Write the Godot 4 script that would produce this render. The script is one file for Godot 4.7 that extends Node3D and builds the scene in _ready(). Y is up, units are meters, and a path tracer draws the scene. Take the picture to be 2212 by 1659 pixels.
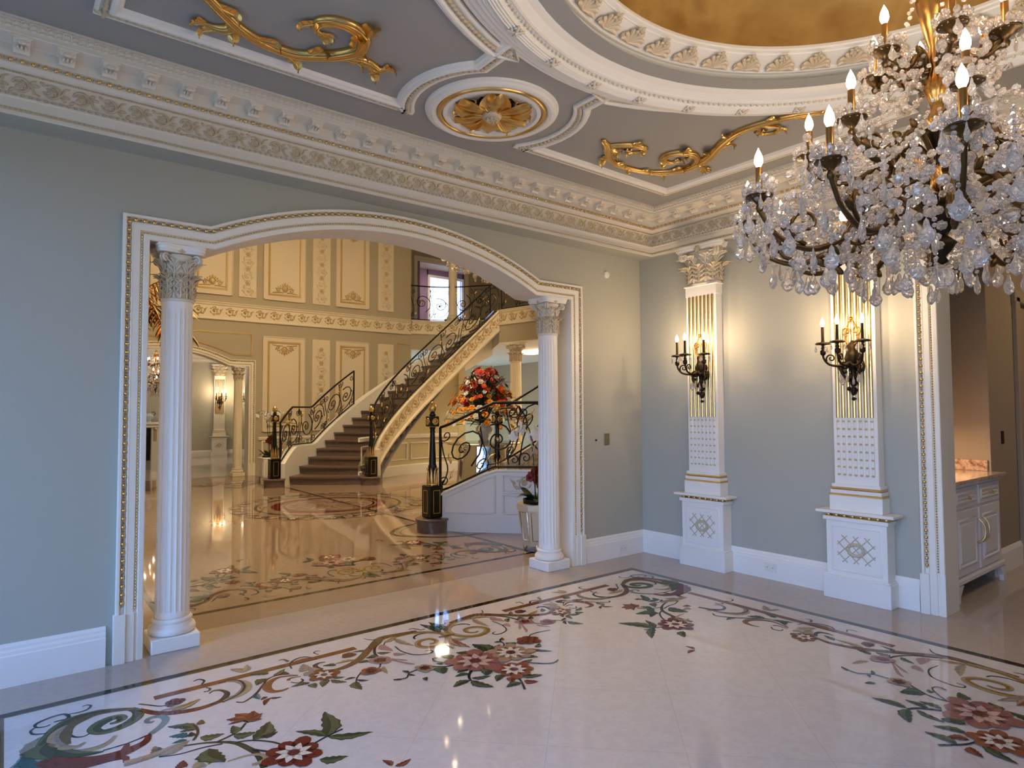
extends Node3D
# Ornate dining room with an arched opening to a stair hall.  x runs right along the arch wall, z comes towards the viewer.

const CAM := Vector3(-5.357, 1.5, 4.539)
const CEIL := 3.56
const DOME := Vector3(-2.6, 0.0, 3.62)

var M := {}
var taken := {}
var shapes := {}

func _ready() -> void:
	var cam := Camera3D.new()
	cam.name = "camera"
	cam.fov = 61.861
	cam.near = 0.05
	cam.far = 120.0
	cam.basis = Basis(Vector3.UP, -0.669) * Basis(Vector3.RIGHT, 0.0416) * Basis(Vector3.BACK, -0.0049)
	cam.position = CAM
	add_child(cam)
	cam.current = true
	var env := Environment.new()
	env.background_mode = Environment.BG_SKY
	var sky_look := ProceduralSkyMaterial.new()
	sky_look.sky_top_color = Color(0.43, 0.62, 0.91)
	sky_look.sky_horizon_color = Color(0.69, 0.82, 1.0)
	sky_look.ground_bottom_color = Color(0.3, 0.34, 0.36)
	sky_look.ground_horizon_color = Color(0.5, 0.58, 0.62)
	env.sky = Sky.new()
	env.sky.sky_material = sky_look
	env.background_energy_multiplier = SKY_ENERGY
	env.tonemap_mode = Environment.TONE_MAPPER_LINEAR
	env.tonemap_exposure = EXPOSURE
	env.sdfgi_enabled = true
	env.ssao_enabled = true
	env.ssil_enabled = true
	var around := WorldEnvironment.new()
	around.name = "surroundings"
	around.environment = env
	add_child(around)
	make_materials()
	make_shell()
	make_crown()
	make_casings()
	make_ceiling()
	make_floor()
	make_foyer_shell()
	make_stairs()
	make_columns()
	make_pilasters()
	make_sconces()
	make_chandelier()
	make_foyer_things()
	make_far_room()
	make_pantry()
	make_small_things()

const SKY_ENERGY := 8.2
const EXPOSURE := 1.42
const BULB_ENERGY := 0.04
const SCONCE_ENERGY := 0.10
const FOYER_ENERGY := 5.4

# ---------------------------------------------------------------- mesh building
class B:
	var v := PackedVector3Array()
	var n := PackedVector3Array()
	var xf := Transform3D.IDENTITY

	func tri(a: Vector3, b: Vector3, c: Vector3) -> void:
		a = xf * a
		b = xf * b
		c = xf * c
		var m := (c - a).cross(b - a).normalized()
		v.append(a); v.append(b); v.append(c)
		n.append(m); n.append(m); n.append(m)

	func quad(a: Vector3, b: Vector3, c: Vector3, d: Vector3) -> void:
		tri(a, b, c)
		tri(a, c, d)

	# rows of points joined into a smooth surface; repeat a row for a crease
	func grid(rows: Array, wrap := false, flip := false) -> void:
		var nr := rows.size()
		var nc: int = rows[0].size()
		var p := PackedVector3Array()
		p.resize(nr * nc)
		for i in nr:
			var row: PackedVector3Array = rows[i]
			for j in nc:
				p[i * nc + j] = xf * row[j]
		var m := PackedVector3Array()
		m.resize(nr * nc)
		var last := nc if wrap else nc - 1
		var order := PackedInt32Array()
		for i in nr - 1:
			for j in last:
				var a := i * nc + j
				var b := i * nc + (j + 1) % nc
				var c := a + nc
				var d := b + nc
				if flip:
					var t := a; a = b; b = t
					t = c; c = d; d = t
				var f := (p[d] - p[a]).cross(p[b] - p[a])
				if f.length_squared() > 1e-18:
					m[a] += f; m[b] += f; m[d] += f
					order.append(a); order.append(b); order.append(d)
				f = (p[c] - p[a]).cross(p[d] - p[a])
				if f.length_squared() > 1e-18:
					m[a] += f; m[d] += f; m[c] += f
					order.append(a); order.append(d); order.append(c)
		for k in order:
			v.append(p[k])
			n.append(m[k].normalized())

	func lathe(prof: Array, seg := 24, lobes := 0, amp := 0.0) -> void:
		var rows := []
		for q in prof:
			var row := PackedVector3Array()
			for j in seg:
				var a := TAU * j / seg
				var r: float = q[0]
				if lobes:
					r *= 1.0 + amp * cos(a * lobes)
				row.append(Vector3(cos(a) * r, q[1], sin(a) * r))
			rows.append(row)
		grid(rows, true)

	# round bar along a path; rad is a number or one number per point; wide squashes it across `up`
	func tube(path: PackedVector3Array, rad: Variant, seg := 8, squash := 1.0, up := Vector3.ZERO) -> void:
		var rows := []
		var k := path.size()
		var side := Vector3.ZERO
		for i in k:
			var t := (path[mini(i + 1, k - 1)] - path[maxi(i - 1, 0)]).normalized()
			if up != Vector3.ZERO:
				side = up.cross(t)
			elif side == Vector3.ZERO:
				side = t.cross(Vector3(0.31, 0.9, 0.3))
			side = (side - t * side.dot(t)).normalized()
			var over := t.cross(side)
			var r: float = rad if rad is float else rad[i]
			var row := PackedVector3Array()
			for j in seg:
				var a := TAU * j / seg
				row.append(path[i] + side * cos(a) * r + over * sin(a) * r * squash)
			if i == 0:
				rows.append(_dot(path[i], seg))
			rows.append(row)
			if i == k - 1:
				rows.append(_dot(path[i], seg))
		grid(rows, true)

	func _dot(p: Vector3, seg: int) -> PackedVector3Array:
		var row := PackedVector3Array()
		for j in seg:
			row.append(p)
		return row

	func ball(c: Vector3, r: float, nlat := 6, nlon := 8, s := Vector3.ONE) -> void:
		var rows := []
		for i in nlat + 1:
			var f := PI * i / nlat - PI / 2
			var row := PackedVector3Array()
			for j in nlon:
				var a := TAU * j / nlon
				row.append(c + Vector3(cos(f) * cos(a), sin(f), cos(f) * sin(a)) * r * s)
			rows.append(row)
		grid(rows, true)

	func box(c: Vector3, s: Vector3, bev := 0.0) -> void:
		var h := s / 2
		var e := minf(bev, minf(h.x, minf(h.y, h.z)) * 0.9)
		if e <= 0.0:
			for ax in 3:
				for sg in [-1.0, 1.0]:
					_face(c, h, h, ax, sg)
			return
		for ax in 3:
			for sg in [-1.0, 1.0]:
				_face(c, h, h - Vector3(e, e, e), ax, sg)
		for ax in 3:
			var b1 := (ax + 1) % 3
			var c1 := (ax + 2) % 3
			for s1 in [-1.0, 1.0]:
				for s2 in [-1.0, 1.0]:
					var p := []
					for w in [[0, -1.0], [0, 1.0], [1, 1.0], [1, -1.0]]:
						var q := Vector3.ZERO
						q[ax] = (h[ax] - e) * w[1]
						q[b1] = (h[b1] - (e if w[0] else 0.0)) * s1
						q[c1] = (h[c1] - (0.0 if w[0] else e)) * s2
						p.append(c + q)
					if s1 * s2 > 0:
						quad(p[0], p[1], p[2], p[3])
					else:
						quad(p[3], p[2], p[1], p[0])
		for sx in [-1.0, 1.0]:
			for sy in [-1.0, 1.0]:
				for sz in [-1.0, 1.0]:
					var sg := Vector3(sx, sy, sz)
					var pa := c + (h - Vector3(0, e, e)) * sg
					var pb := c + (h - Vector3(e, 0, e)) * sg
					var pc := c + (h - Vector3(e, e, 0)) * sg
					if sx * sy * sz > 0:
						tri(pa, pc, pb)
					else:
						tri(pa, pb, pc)

	func _face(c: Vector3, h: Vector3, inner: Vector3, ax: int, sg: float) -> void:
		var b1 := (ax + 1) % 3
		var c1 := (ax + 2) % 3
		var p := []
		for w in [[-1.0, -1.0], [1.0, -1.0], [1.0, 1.0], [-1.0, 1.0]]:
			var q := Vector3.ZERO
			q[ax] = h[ax] * sg
			q[b1] = inner[b1] * w[0]
			q[c1] = inner[c1] * w[1]
			p.append(c + q)
		if sg > 0:
			quad(p[3], p[2], p[1], p[0])
		else:
			quad(p[0], p[1], p[2], p[3])

	# flat polygon in x,y pushed from z0 to z1
	func plate(poly: PackedVector2Array, z0: float, z1: float) -> void:
		var ids := Geometry2D.triangulate_polygon(poly)
		for k in range(0, ids.size(), 3):
			var a := poly[ids[k]]
			var b := poly[ids[k + 1]]
			var c := poly[ids[k + 2]]
			if (b - a).cross(c - a) < 0:
				var t := b; b = c; c = t
			tri(Vector3(a.x, a.y, z1), Vector3(c.x, c.y, z1), Vector3(b.x, b.y, z1))
			tri(Vector3(a.x, a.y, z0), Vector3(b.x, b.y, z0), Vector3(c.x, c.y, z0))
		var turn := 1.0 if Geometry2D.is_polygon_clockwise(poly) else -1.0
		for k in poly.size():
			var a := poly[k]
			var b := poly[(k + 1) % poly.size()]
			if turn > 0:
				quad(Vector3(a.x, a.y, z0), Vector3(b.x, b.y, z0), Vector3(b.x, b.y, z1), Vector3(a.x, a.y, z1))
			else:
				quad(Vector3(b.x, b.y, z0), Vector3(a.x, a.y, z0), Vector3(a.x, a.y, z1), Vector3(b.x, b.y, z1))

	# moulding: profile (across, out) drawn along a path lying square to `up`, corners mitred
	func mould(prof: Array, path: PackedVector3Array, up: Vector3, closed := false) -> void:
		var k := path.size()
		var sides := PackedVector3Array()
		for i in k:
			sides.append(B.mitre(path, i, up, closed))
		var steps := k + 1 if closed else k
		for q in prof.size() - 1:
			var rows := []
			for e in [prof[q], prof[q + 1]]:
				var row := PackedVector3Array()
				for i in steps:
					row.append(path[i % k] + sides[i % k] * e[0] + up * e[1])
				rows.append(row)
			grid(rows)
		if not closed:
			for i in [0, k - 1]:
				var pts := []
				for e in prof:
					pts.append(path[i] + sides[i] * e[0] + up * e[1])
				for q in range(1, pts.size() - 1):
					tri(pts[0], pts[q], pts[q + 1])

	static func mitre(path: PackedVector3Array, i: int, up: Vector3, closed: bool) -> Vector3:
		var k := path.size()
		var t1 := Vector3.ZERO
		var t2 := Vector3.ZERO
		if i > 0 or closed:
			t1 = (path[i] - path[(i + k - 1) % k]).normalized()
		if i < k - 1 or closed:
			t2 = (path[(i + 1) % k] - path[i]).normalized()
		if t1 == Vector3.ZERO:
			t1 = t2
		if t2 == Vector3.ZERO:
			t2 = t1
		var n1 := up.cross(t1)
		var n2 := up.cross(t2)
		return (n1 + n2) / maxf(0.2, 1.0 + n1.dot(n2))

	func mesh() -> ArrayMesh:
		var a := []
		a.resize(Mesh.ARRAY_MAX)
		a[Mesh.ARRAY_VERTEX] = v
		a[Mesh.ARRAY_NORMAL] = n
		var m := ArrayMesh.new()
		if v.size():
			m.add_surface_from_arrays(Mesh.PRIMITIVE_TRIANGLES, a)
		return m


# ---------------------------------------------------------------- nodes
func numbered(called: String) -> String:
	if not taken.has(called):
		taken[called] = 0
		return called
	taken[called] += 1
	return "%s_%03d" % [called, taken[called]]

func thing(called: String, label: String, category: String, at := Vector3.ZERO, group := "", parent: Node3D = self) -> Node3D:
	var o := Node3D.new()
	o.name = numbered(called)
	o.position = at
	add_child(o)
	tag(o, label, category, group)
	return o

func tag(o: Node3D, label: String, category: String, group := "") -> void:
	o.set_meta("label", label)
	if category:
		o.set_meta("category", category)
	if group:
		o.set_meta("group", group)

func part(parent: Node3D, called: String, shape: Variant, look: Material, label := "") -> MeshInstance3D:
	var o := MeshInstance3D.new()
	o.name = called
	o.mesh = shape.mesh() if shape is B else shape
	o.material_override = look
	parent.add_child(o, true)
	if label:
		o.set_meta("label", label)
	return o

func put(parent: Node3D, called: String, shape: Mesh, look: Material, xf: Transform3D) -> MeshInstance3D:
	var o := part(parent, called, shape, look)
	o.transform = xf
	return o

func struct(called: String, shape: Variant, look: Material, label := "") -> MeshInstance3D:
	var o := MeshInstance3D.new()
	o.name = called
	o.mesh = shape.mesh() if shape is B else shape
	o.material_override = look
	add_child(o)
	o.set_meta("kind", "structure")
	if label:
		o.set_meta("label", label)
	return o

func solo(called: String, shape: Variant, look: Material, label: String, category: String, group := "") -> MeshInstance3D:
	var o := part(self, numbered(called), shape, look)
	tag(o, label, category, group)
	return o

func many(parent: Node3D, called: String, shape: Mesh, look: Material, where: Array) -> void:
	var mm := MultiMesh.new()
	mm.transform_format = MultiMesh.TRANSFORM_3D
	mm.mesh = shape
	mm.instance_count = where.size()
	for i in where.size():
		mm.set_instance_transform(i, where[i])
	var o := MultiMeshInstance3D.new()
	o.name = called
	o.multimesh = mm
	o.material_override = look
	o.set_meta("kind", "stuff")
	parent.add_child(o, true)

func lamp(parent: Node3D, at: Vector3, energy: float, tint: Color, size := 0.02) -> void:
	var l := OmniLight3D.new()
	l.name = "glow"
	l.position = at
	l.light_energy = energy
	l.light_color = tint
	l.light_size = size
	l.omni_range = 30.0
	l.omni_attenuation = 2.0
	l.shadow_enabled = true
	parent.add_child(l, true)

# ---------------------------------------------------------------- curves
func smooth(pts: PackedVector3Array, per := 5) -> PackedVector3Array:
	var out := PackedVector3Array()
	var k := pts.size()
	for i in k - 1:
		var a := pts[maxi(i - 1, 0)]
		var b := pts[i]
		var c := pts[i + 1]
		var d := pts[mini(i + 2, k - 1)]
		for j in per:
			out.append(b.cubic_interpolate(c, a, d, float(j) / per))
	out.append(pts[k - 1])
	return out

func spread(w: Array, k: int) -> Array:
	var out := []
	for i in k:
		var f := float(i) / maxi(k - 1, 1) * (w.size() - 1)
		var a := mini(int(f), w.size() - 2) if w.size() > 1 else 0
		out.append(lerpf(w[a], w[mini(a + 1, w.size() - 1)], f - a))
	return out

func pts3(flat: Array, y := 0.0) -> PackedVector3Array:
	var out := PackedVector3Array()
	for i in range(0, flat.size(), 2):
		out.append(Vector3(flat[i], y, flat[i + 1]))
	return out

func spiral(c: Vector3, ux: Vector3, uy: Vector3, r0: float, r1: float, a0: float, turns: float, k := 28) -> PackedVector3Array:
	var out := PackedVector3Array()
	for i in k:
		var f := float(i) / (k - 1)
		var a := a0 + TAU * turns * f
		var r := r0 * pow(r1 / r0, f)
		out.append(c + ux * cos(a) * r + uy * sin(a) * r)
	return out

func frame(at: Vector3, x: Vector3, y: Vector3, s := 1.0) -> Transform3D:
	var bx := x.normalized()
	var bz := bx.cross(y).normalized()
	return Transform3D(Basis(bx * s, bz.cross(bx) * s, bz * s), at)

func along(path: PackedVector3Array, step: float, first := 0.5) -> Array:
	var out := []
	var want := step * first
	var gone := 0.0
	for i in path.size() - 1:
		var d := path[i + 1] - path[i]
		var l := d.length()
		while want <= gone + l and l > 0:
			out.append([path[i] + d * ((want - gone) / l), d / l])
			want += step
		gone += l
	return out

func offset(path: PackedVector3Array, up: Vector3, s: float, h := 0.0, closed := false) -> PackedVector3Array:
	var out := PackedVector3Array()
	for i in path.size():
		out.append(path[i] + B.mitre(path, i, up, closed) * s + up * h)
	return out

# carved leaf standing in x,y with its face to +z: lobed edge, raised rib, tip curling forward
func acanthus(w: float, h: float, curl: float, lobes := 4, deep := 0.25, plain := false) -> ArrayMesh:
	var key := "ac%.3f%.3f%.3f%d%s" % [w, h, curl, lobes, plain]
	if shapes.has(key):
		return shapes[key]
	var b := B.new()
	for side in [1.0, -1.0]:
		var rows := []
		for i in 15:
			var t := i / 14.0
			var y := h * t
			var z := 0.0
			if t > 0.55:
				var q := (t - 0.55) / 0.45 * 1.9
				y = h * 0.55 + h * 0.26 * sin(q)
				z = curl * (1.0 - cos(q)) * 0.75
			var half := w * 0.5 * (0.45 + 0.75 * sin(PI * minf(t * 0.62 + 0.18, 1.0))) * (1.0 - pow(t, 6.0) * 0.9)
			half *= 1.0 - deep * (0.5 + 0.5 * cos(t * TAU * lobes))
			var row := PackedVector3Array()
			for j in 5:
				var s := j / 4.0
				row.append(Vector3(half * s, y + half * 0.16 * s * s, z + w * 0.16 * (1.0 - s) * (1.0 - s) - w * 0.07 * sin(s * 2.6) * cos(t * TAU * lobes) * s))
			rows.append(row)
		b.xf = Transform3D(Basis.from_scale(Vector3(side, 1, 1)), Vector3.ZERO)
		b.grid(rows, false, side > 0)
	# raised lobes springing from the rib
	b.xf = Transform3D.IDENTITY
	var rib := PackedVector3Array()
	var rr := []
	for i in 9:
		rib.append(leaf_rib(h, curl, i / 8.0) + Vector3(0, 0, w * 0.16))
		rr.append(w * lerpf(0.10, 0.05, i / 8.0))
	b.tube(rib, rr, 6)
	for side in ([] if plain else [1.0, -1.0]):
		for k in lobes:
			var t := 0.06 + 0.78 * k / lobes
			var reach := w * 0.52 * (0.5 + 0.7 * sin(PI * minf(t * 0.62 + 0.28, 1.0)))
			var p0 := leaf_rib(h, curl, t) + Vector3(0, 0, w * 0.12)
			var p1 := leaf_rib(h, curl, minf(t + 0.10, 1.0)) + Vector3(side * reach * 0.55, 0, w * 0.15)
			var p2 := leaf_rib(h, curl, minf(t + 0.17, 1.0)) + Vector3(side * reach, 0, w * 0.13)
			var p3 := p2 + Vector3(side * w * 0.06, -w * 0.02, w * 0.12)
			b.tube(PackedVector3Array([p0, p1, p2, p3]), [w * 0.05, w * 0.10, w * 0.085, w * 0.02], 6)
	shapes[key] = b.mesh()
	return shapes[key]

func leaf_rib(h: float, curl: float, t: float) -> Vector3:
	if t <= 0.55:
		return Vector3(0, h * t, 0)
	var q := (t - 0.55) / 0.45 * 1.9
	return Vector3(0, h * 0.55 + h * 0.26 * sin(q), curl * (1.0 - cos(q)) * 0.75)

func ball_mesh(r: float, nlat := 6, nlon := 8, s := Vector3.ONE) -> ArrayMesh:
	var key := "ball%.4f%d%d%s" % [r, nlat, nlon, s]
	if not shapes.has(key):
		var b := B.new()
		b.ball(Vector3.ZERO, r, nlat, nlon, s)
		shapes[key] = b.mesh()
	return shapes[key]

# little carved flower facing +z
func rosette_mesh(r: float, petals := 6, rows := 2) -> ArrayMesh:
	var key := "ros%.4f%d%d" % [r, petals, rows]
	if not shapes.has(key):
		var b := B.new()
		for q in rows:
			for i in petals:
				var a := TAU * (i + 0.5 * q) / petals
				var rr := r * (1.0 - 0.35 * q)
				b.xf = Transform3D(Basis(Vector3.BACK, a), Vector3(cos(a) * rr * 0.55, sin(a) * rr * 0.55, r * 0.12 * (1 + q)))
				b.ball(Vector3.ZERO, rr * 0.5, 5, 8, Vector3(1.0, 0.62, 0.34))
		b.xf = Transform3D.IDENTITY
		b.ball(Vector3(0, 0, r * 0.3), r * 0.24, 5, 8)
		shapes[key] = b.mesh()
	return shapes[key]

# ---------------------------------------------------------------- materials
func paint(called: String, c: Color, rough: float, metal := 0.0) -> StandardMaterial3D:
	var m := StandardMaterial3D.new()
	m.resource_name = called
	m.albedo_color = c
	m.roughness = rough
	m.metallic = metal
	M[called] = m
	return m

func noise_tex(seed_: int, freq: float, cols: Array, size := 512, octaves := 5, kind := FastNoiseLite.TYPE_SIMPLEX_SMOOTH) -> NoiseTexture2D:
	var f := FastNoiseLite.new()
	f.seed = seed_
	f.frequency = freq
	f.noise_type = kind
	f.fractal_octaves = octaves
	var t := NoiseTexture2D.new()
	t.width = size
	t.height = size
	t.seamless = true
	t.noise = f
	var g := Gradient.new()
	var offs := PackedFloat32Array()
	var cc := PackedColorArray()
	for i in cols.size():
		offs.append(float(i) / (cols.size() - 1))
		cc.append(cols[i])
	g.offsets = offs
	g.colors = cc
	t.color_ramp = g
	return t

func stone(called: String, cols: Array, rough: float, scale: float, seed_: int, freq := 0.012) -> void:
	var m := paint(called, Color.WHITE, rough)
	m.albedo_texture = noise_tex(seed_, freq, cols)
	m.uv1_triplanar = true
	m.uv1_world_triplanar = true
	m.uv1_scale = Vector3(scale, scale, scale)

func make_materials() -> void:
	paint("wall", Color(0.685, 0.69, 0.65), 0.75)
	paint("trim", Color(0.935, 0.93, 0.915), 0.42)
	paint("carved", Color(0.88, 0.85, 0.79), 0.5)
	paint("glaze", Color(0.80, 0.75, 0.65), 0.42, 0.2)
	paint("ceiling", Color(0.625, 0.625, 0.615), 0.8)
	paint("gold", Color(0.92, 0.79, 0.53), 0.24, 1.0)
	paint("leaf_gold", Color(0.88, 0.73, 0.45), 0.26, 1.0)
	paint("old_brass", Color(0.56, 0.51, 0.36), 0.4, 0.5)
	paint("cornice", Color(0.905, 0.875, 0.82), 0.45)
	paint("casing", Color(0.92, 0.91, 0.875), 0.42)
	paint("soft_gold", Color(0.84, 0.76, 0.60), 0.35, 0.7)
	paint("dome_gold", Color(0.82, 0.69, 0.43), 0.42, 0.45)
	M["dome_gold"].albedo_texture = noise_tex(7, 0.02, [Color(0.66, 0.58, 0.46), Color(1, 1, 1), Color(0.80, 0.74, 0.64), Color(1, 0.98, 0.92)])
	M["dome_gold"].uv1_triplanar = true
	M["dome_gold"].uv1_scale = Vector3(0.16, 0.16, 0.16)
	paint("bronze", Color(0.36, 0.28, 0.17), 0.32, 0.9)
	paint("dark_bronze", Color(0.20, 0.16, 0.11), 0.42, 0.85)
	paint("brass", Color(0.84, 0.62, 0.34), 0.22, 1.0)
	paint("iron", Color(0.045, 0.03, 0.035), 0.38, 0.3)
	paint("black", Color(0.02, 0.02, 0.024), 0.22)
	paint("foyer_wall", Color(0.69, 0.66, 0.585), 0.7)
	paint("hall_wall", Color(0.83, 0.80, 0.66), 0.7)
	paint("panel", Color(0.87, 0.83, 0.75), 0.6)
	paint("foyer_trim", Color(0.89, 0.86, 0.785), 0.5)
	paint("foyer_gold", Color(0.78, 0.69, 0.50), 0.45, 0.3)
	paint("white", Color(0.93, 0.93, 0.92), 0.4)
	paint("plastic", Color(0.9, 0.9, 0.88), 0.3)
	paint("hole", Color(0.12, 0.12, 0.12), 0.5)
	paint("lilac", Color(0.55, 0.47, 0.60), 0.7)
	paint("pantry_wall", Color(0.60, 0.545, 0.48), 0.75)
	paint("cabinet", Color(0.87, 0.88, 0.89), 0.18)
	paint("soil", Color(0.10, 0.08, 0.06), 0.9)
	paint("leaf", Color(0.06, 0.14, 0.075), 0.3)
	paint("foliage", Color(0.17, 0.27, 0.13), 0.5)
	paint("gilt_carving", Color(0.86, 0.80, 0.70), 0.45, 0.1)
	paint("stem", Color(0.20, 0.26, 0.10), 0.5)
	paint("petal_white", Color(0.93, 0.92, 0.92), 0.5)
	paint("petal_red", Color(0.50, 0.05, 0.06), 0.45)
	paint("petal_orange", Color(0.92, 0.36, 0.10), 0.5)
	paint("petal_yellow", Color(0.93, 0.62, 0.05), 0.5)
	paint("petal_pink", Color(0.72, 0.24, 0.27), 0.5)
	paint("porcelain", Color(0.75, 0.80, 0.88), 0.12)
	for k in ["petal_white", "petal_red", "petal_orange", "petal_yellow", "petal_pink"]:
		M[k].backlight_enabled = true
		M[k].backlight = M[k].albedo_color * 0.35
	paint("mirror", Color(0.86, 0.86, 0.84), 0.04, 1.0)
	stone("marble", [Color(0.665, 0.61, 0.57), Color(0.705, 0.655, 0.615), Color(0.685, 0.635, 0.595), Color(0.72, 0.675, 0.635)], 0.045, 0.8, 11, 0.02)
	stone("marble_white", [Color(0.785, 0.765, 0.755), Color(0.825, 0.81, 0.805), Color(0.80, 0.782, 0.775), Color(0.83, 0.815, 0.81)], 0.045, 0.8, 12, 0.02)
	stone("marble_hall", [Color(0.575, 0.50, 0.44), Color(0.62, 0.545, 0.485), Color(0.60, 0.525, 0.465), Color(0.635, 0.565, 0.505)], 0.045, 0.8, 16, 0.02)
	stone("tread", [Color(0.36, 0.30, 0.275), Color(0.44, 0.375, 0.345), Color(0.40, 0.335, 0.31)], 0.3, 0.8, 13, 0.02)
	stone("splash", [Color(0.28, 0.2, 0.17), Color(0.66, 0.5, 0.43), Color(0.8, 0.68, 0.6), Color(0.42, 0.32, 0.28)], 0.2, 1.3, 14, 0.02)
	stone("counter", [Color(0.50, 0.40, 0.37), Color(0.75, 0.68, 0.65), Color(0.6, 0.52, 0.5)], 0.1, 1.5, 15, 0.03)
	var inlays := {"G": Color(0.225, 0.27, 0.20), "O": Color(0.40, 0.34, 0.24), "B": Color(0.47, 0.28, 0.17), "R": Color(0.40, 0.20, 0.18), "T": Color(0.66, 0.59, 0.46), "N": Color(0.15, 0.155, 0.20), "S": Color(0.46, 0.53, 0.55), "E": Color(0.13, 0.34, 0.36), "K": Color(0.57, 0.53, 0.50), "Y": Color(0.58, 0.45, 0.20), "P": Color(0.66, 0.52, 0.53), "D": Color(0.44, 0.19, 0.16), "C": Color(0.56, 0.34, 0.25), "Q": Color(0.60, 0.40, 0.37), "X": Color(0.67, 0.56, 0.47), "W": Color(0.88, 0.84, 0.79), "V": Color(0.80, 0.68, 0.64), "H": Color(0.34, 0.39, 0.27), "Z": Color(0.10, 0.088, 0.085), "J": Color(0.68, 0.645, 0.625)}
	for k in inlays:
		stone("in" + k, [inlays[k] * 0.86, inlays[k], inlays[k] * 1.14], 0.045, 2.0, 20, 0.03)
		M["in" + k].albedo_texture = stone_grain()
		M["in" + k].albedo_color = inlays[k]
	var g := paint("crystal", Color(1.0, 0.97, 0.94, 0.2), 0.0)
	g.transparency = BaseMaterial3D.TRANSPARENCY_ALPHA
	g.refraction_enabled = true
	g.refraction_scale = 0.06
	var p := paint("pane", Color(0.9, 0.95, 1.0, 0.06), 0.02)
	p.transparency = BaseMaterial3D.TRANSPARENCY_ALPHA
	var e := paint("bulb", Color(1, 0.95, 0.85), 0.3)
	e.emission_enabled = true
	e.emission = Color(1.0, 0.90, 0.74)
	e.emission_energy_multiplier = 14.0
	var e2 := paint("bulb_warm", Color(1, 0.93, 0.8), 0.3)
	e2.emission_enabled = true
	e2.emission = Color(1.0, 0.85, 0.62)
	e2.emission_energy_multiplier = 14.0

var grain: NoiseTexture2D
func stone_grain() -> NoiseTexture2D:
	if grain == null:
		grain = noise_tex(20, 0.03, [Color(0.8, 0.8, 0.8), Color(1, 1, 1), Color(0.9, 0.88, 0.86)], 512, 5)
	return grain

# ---------------------------------------------------------------- dining room shell
# outer edge of an arched casing, in local x,y with x measured from the left outer edge
func arch_outer() -> PackedVector3Array:
	var p := PackedVector3Array([Vector3(0, 0, 0), Vector3(0, 2.725, 0), Vector3(0.497, 2.725, 0)])
	var half := 1.4315
	var rise := 0.331
	var r := (half * half + rise * rise) / (2 * rise)
	var a0 := asin(half / r)
	for i in range(1, 32):
		var a := -a0 + 2 * a0 * i / 32.0
		p.append(Vector3(0.497 + half + r * sin(a), 2.725 + rise - r + r * cos(a), 0))
	p.append(Vector3(0.497 + 2 * half, 2.725, 0))
	p.append(Vector3(3.917, 2.725, 0))
	p.append(Vector3(3.917, 0, 0))
	return p

func arch_wall(x0: float, x1: float, top: float, at_x: float, thick: float) -> B:
	var inner := offset(arch_outer(), Vector3.FORWARD, 0.145)
	var poly := PackedVector2Array([Vector2(x0, 0)])
	for q in inner:
		poly.append(Vector2(q.x + at_x, maxf(q.y, 0.0)))
	poly.append(Vector2(x1, 0))
	poly.append(Vector2(x1, top))
	poly.append(Vector2(x0, top))
	var b := B.new()
	b.plate(poly, -thick, 0.0)
	return b

const XW := -6.9
const ZS := 7.25

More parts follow.
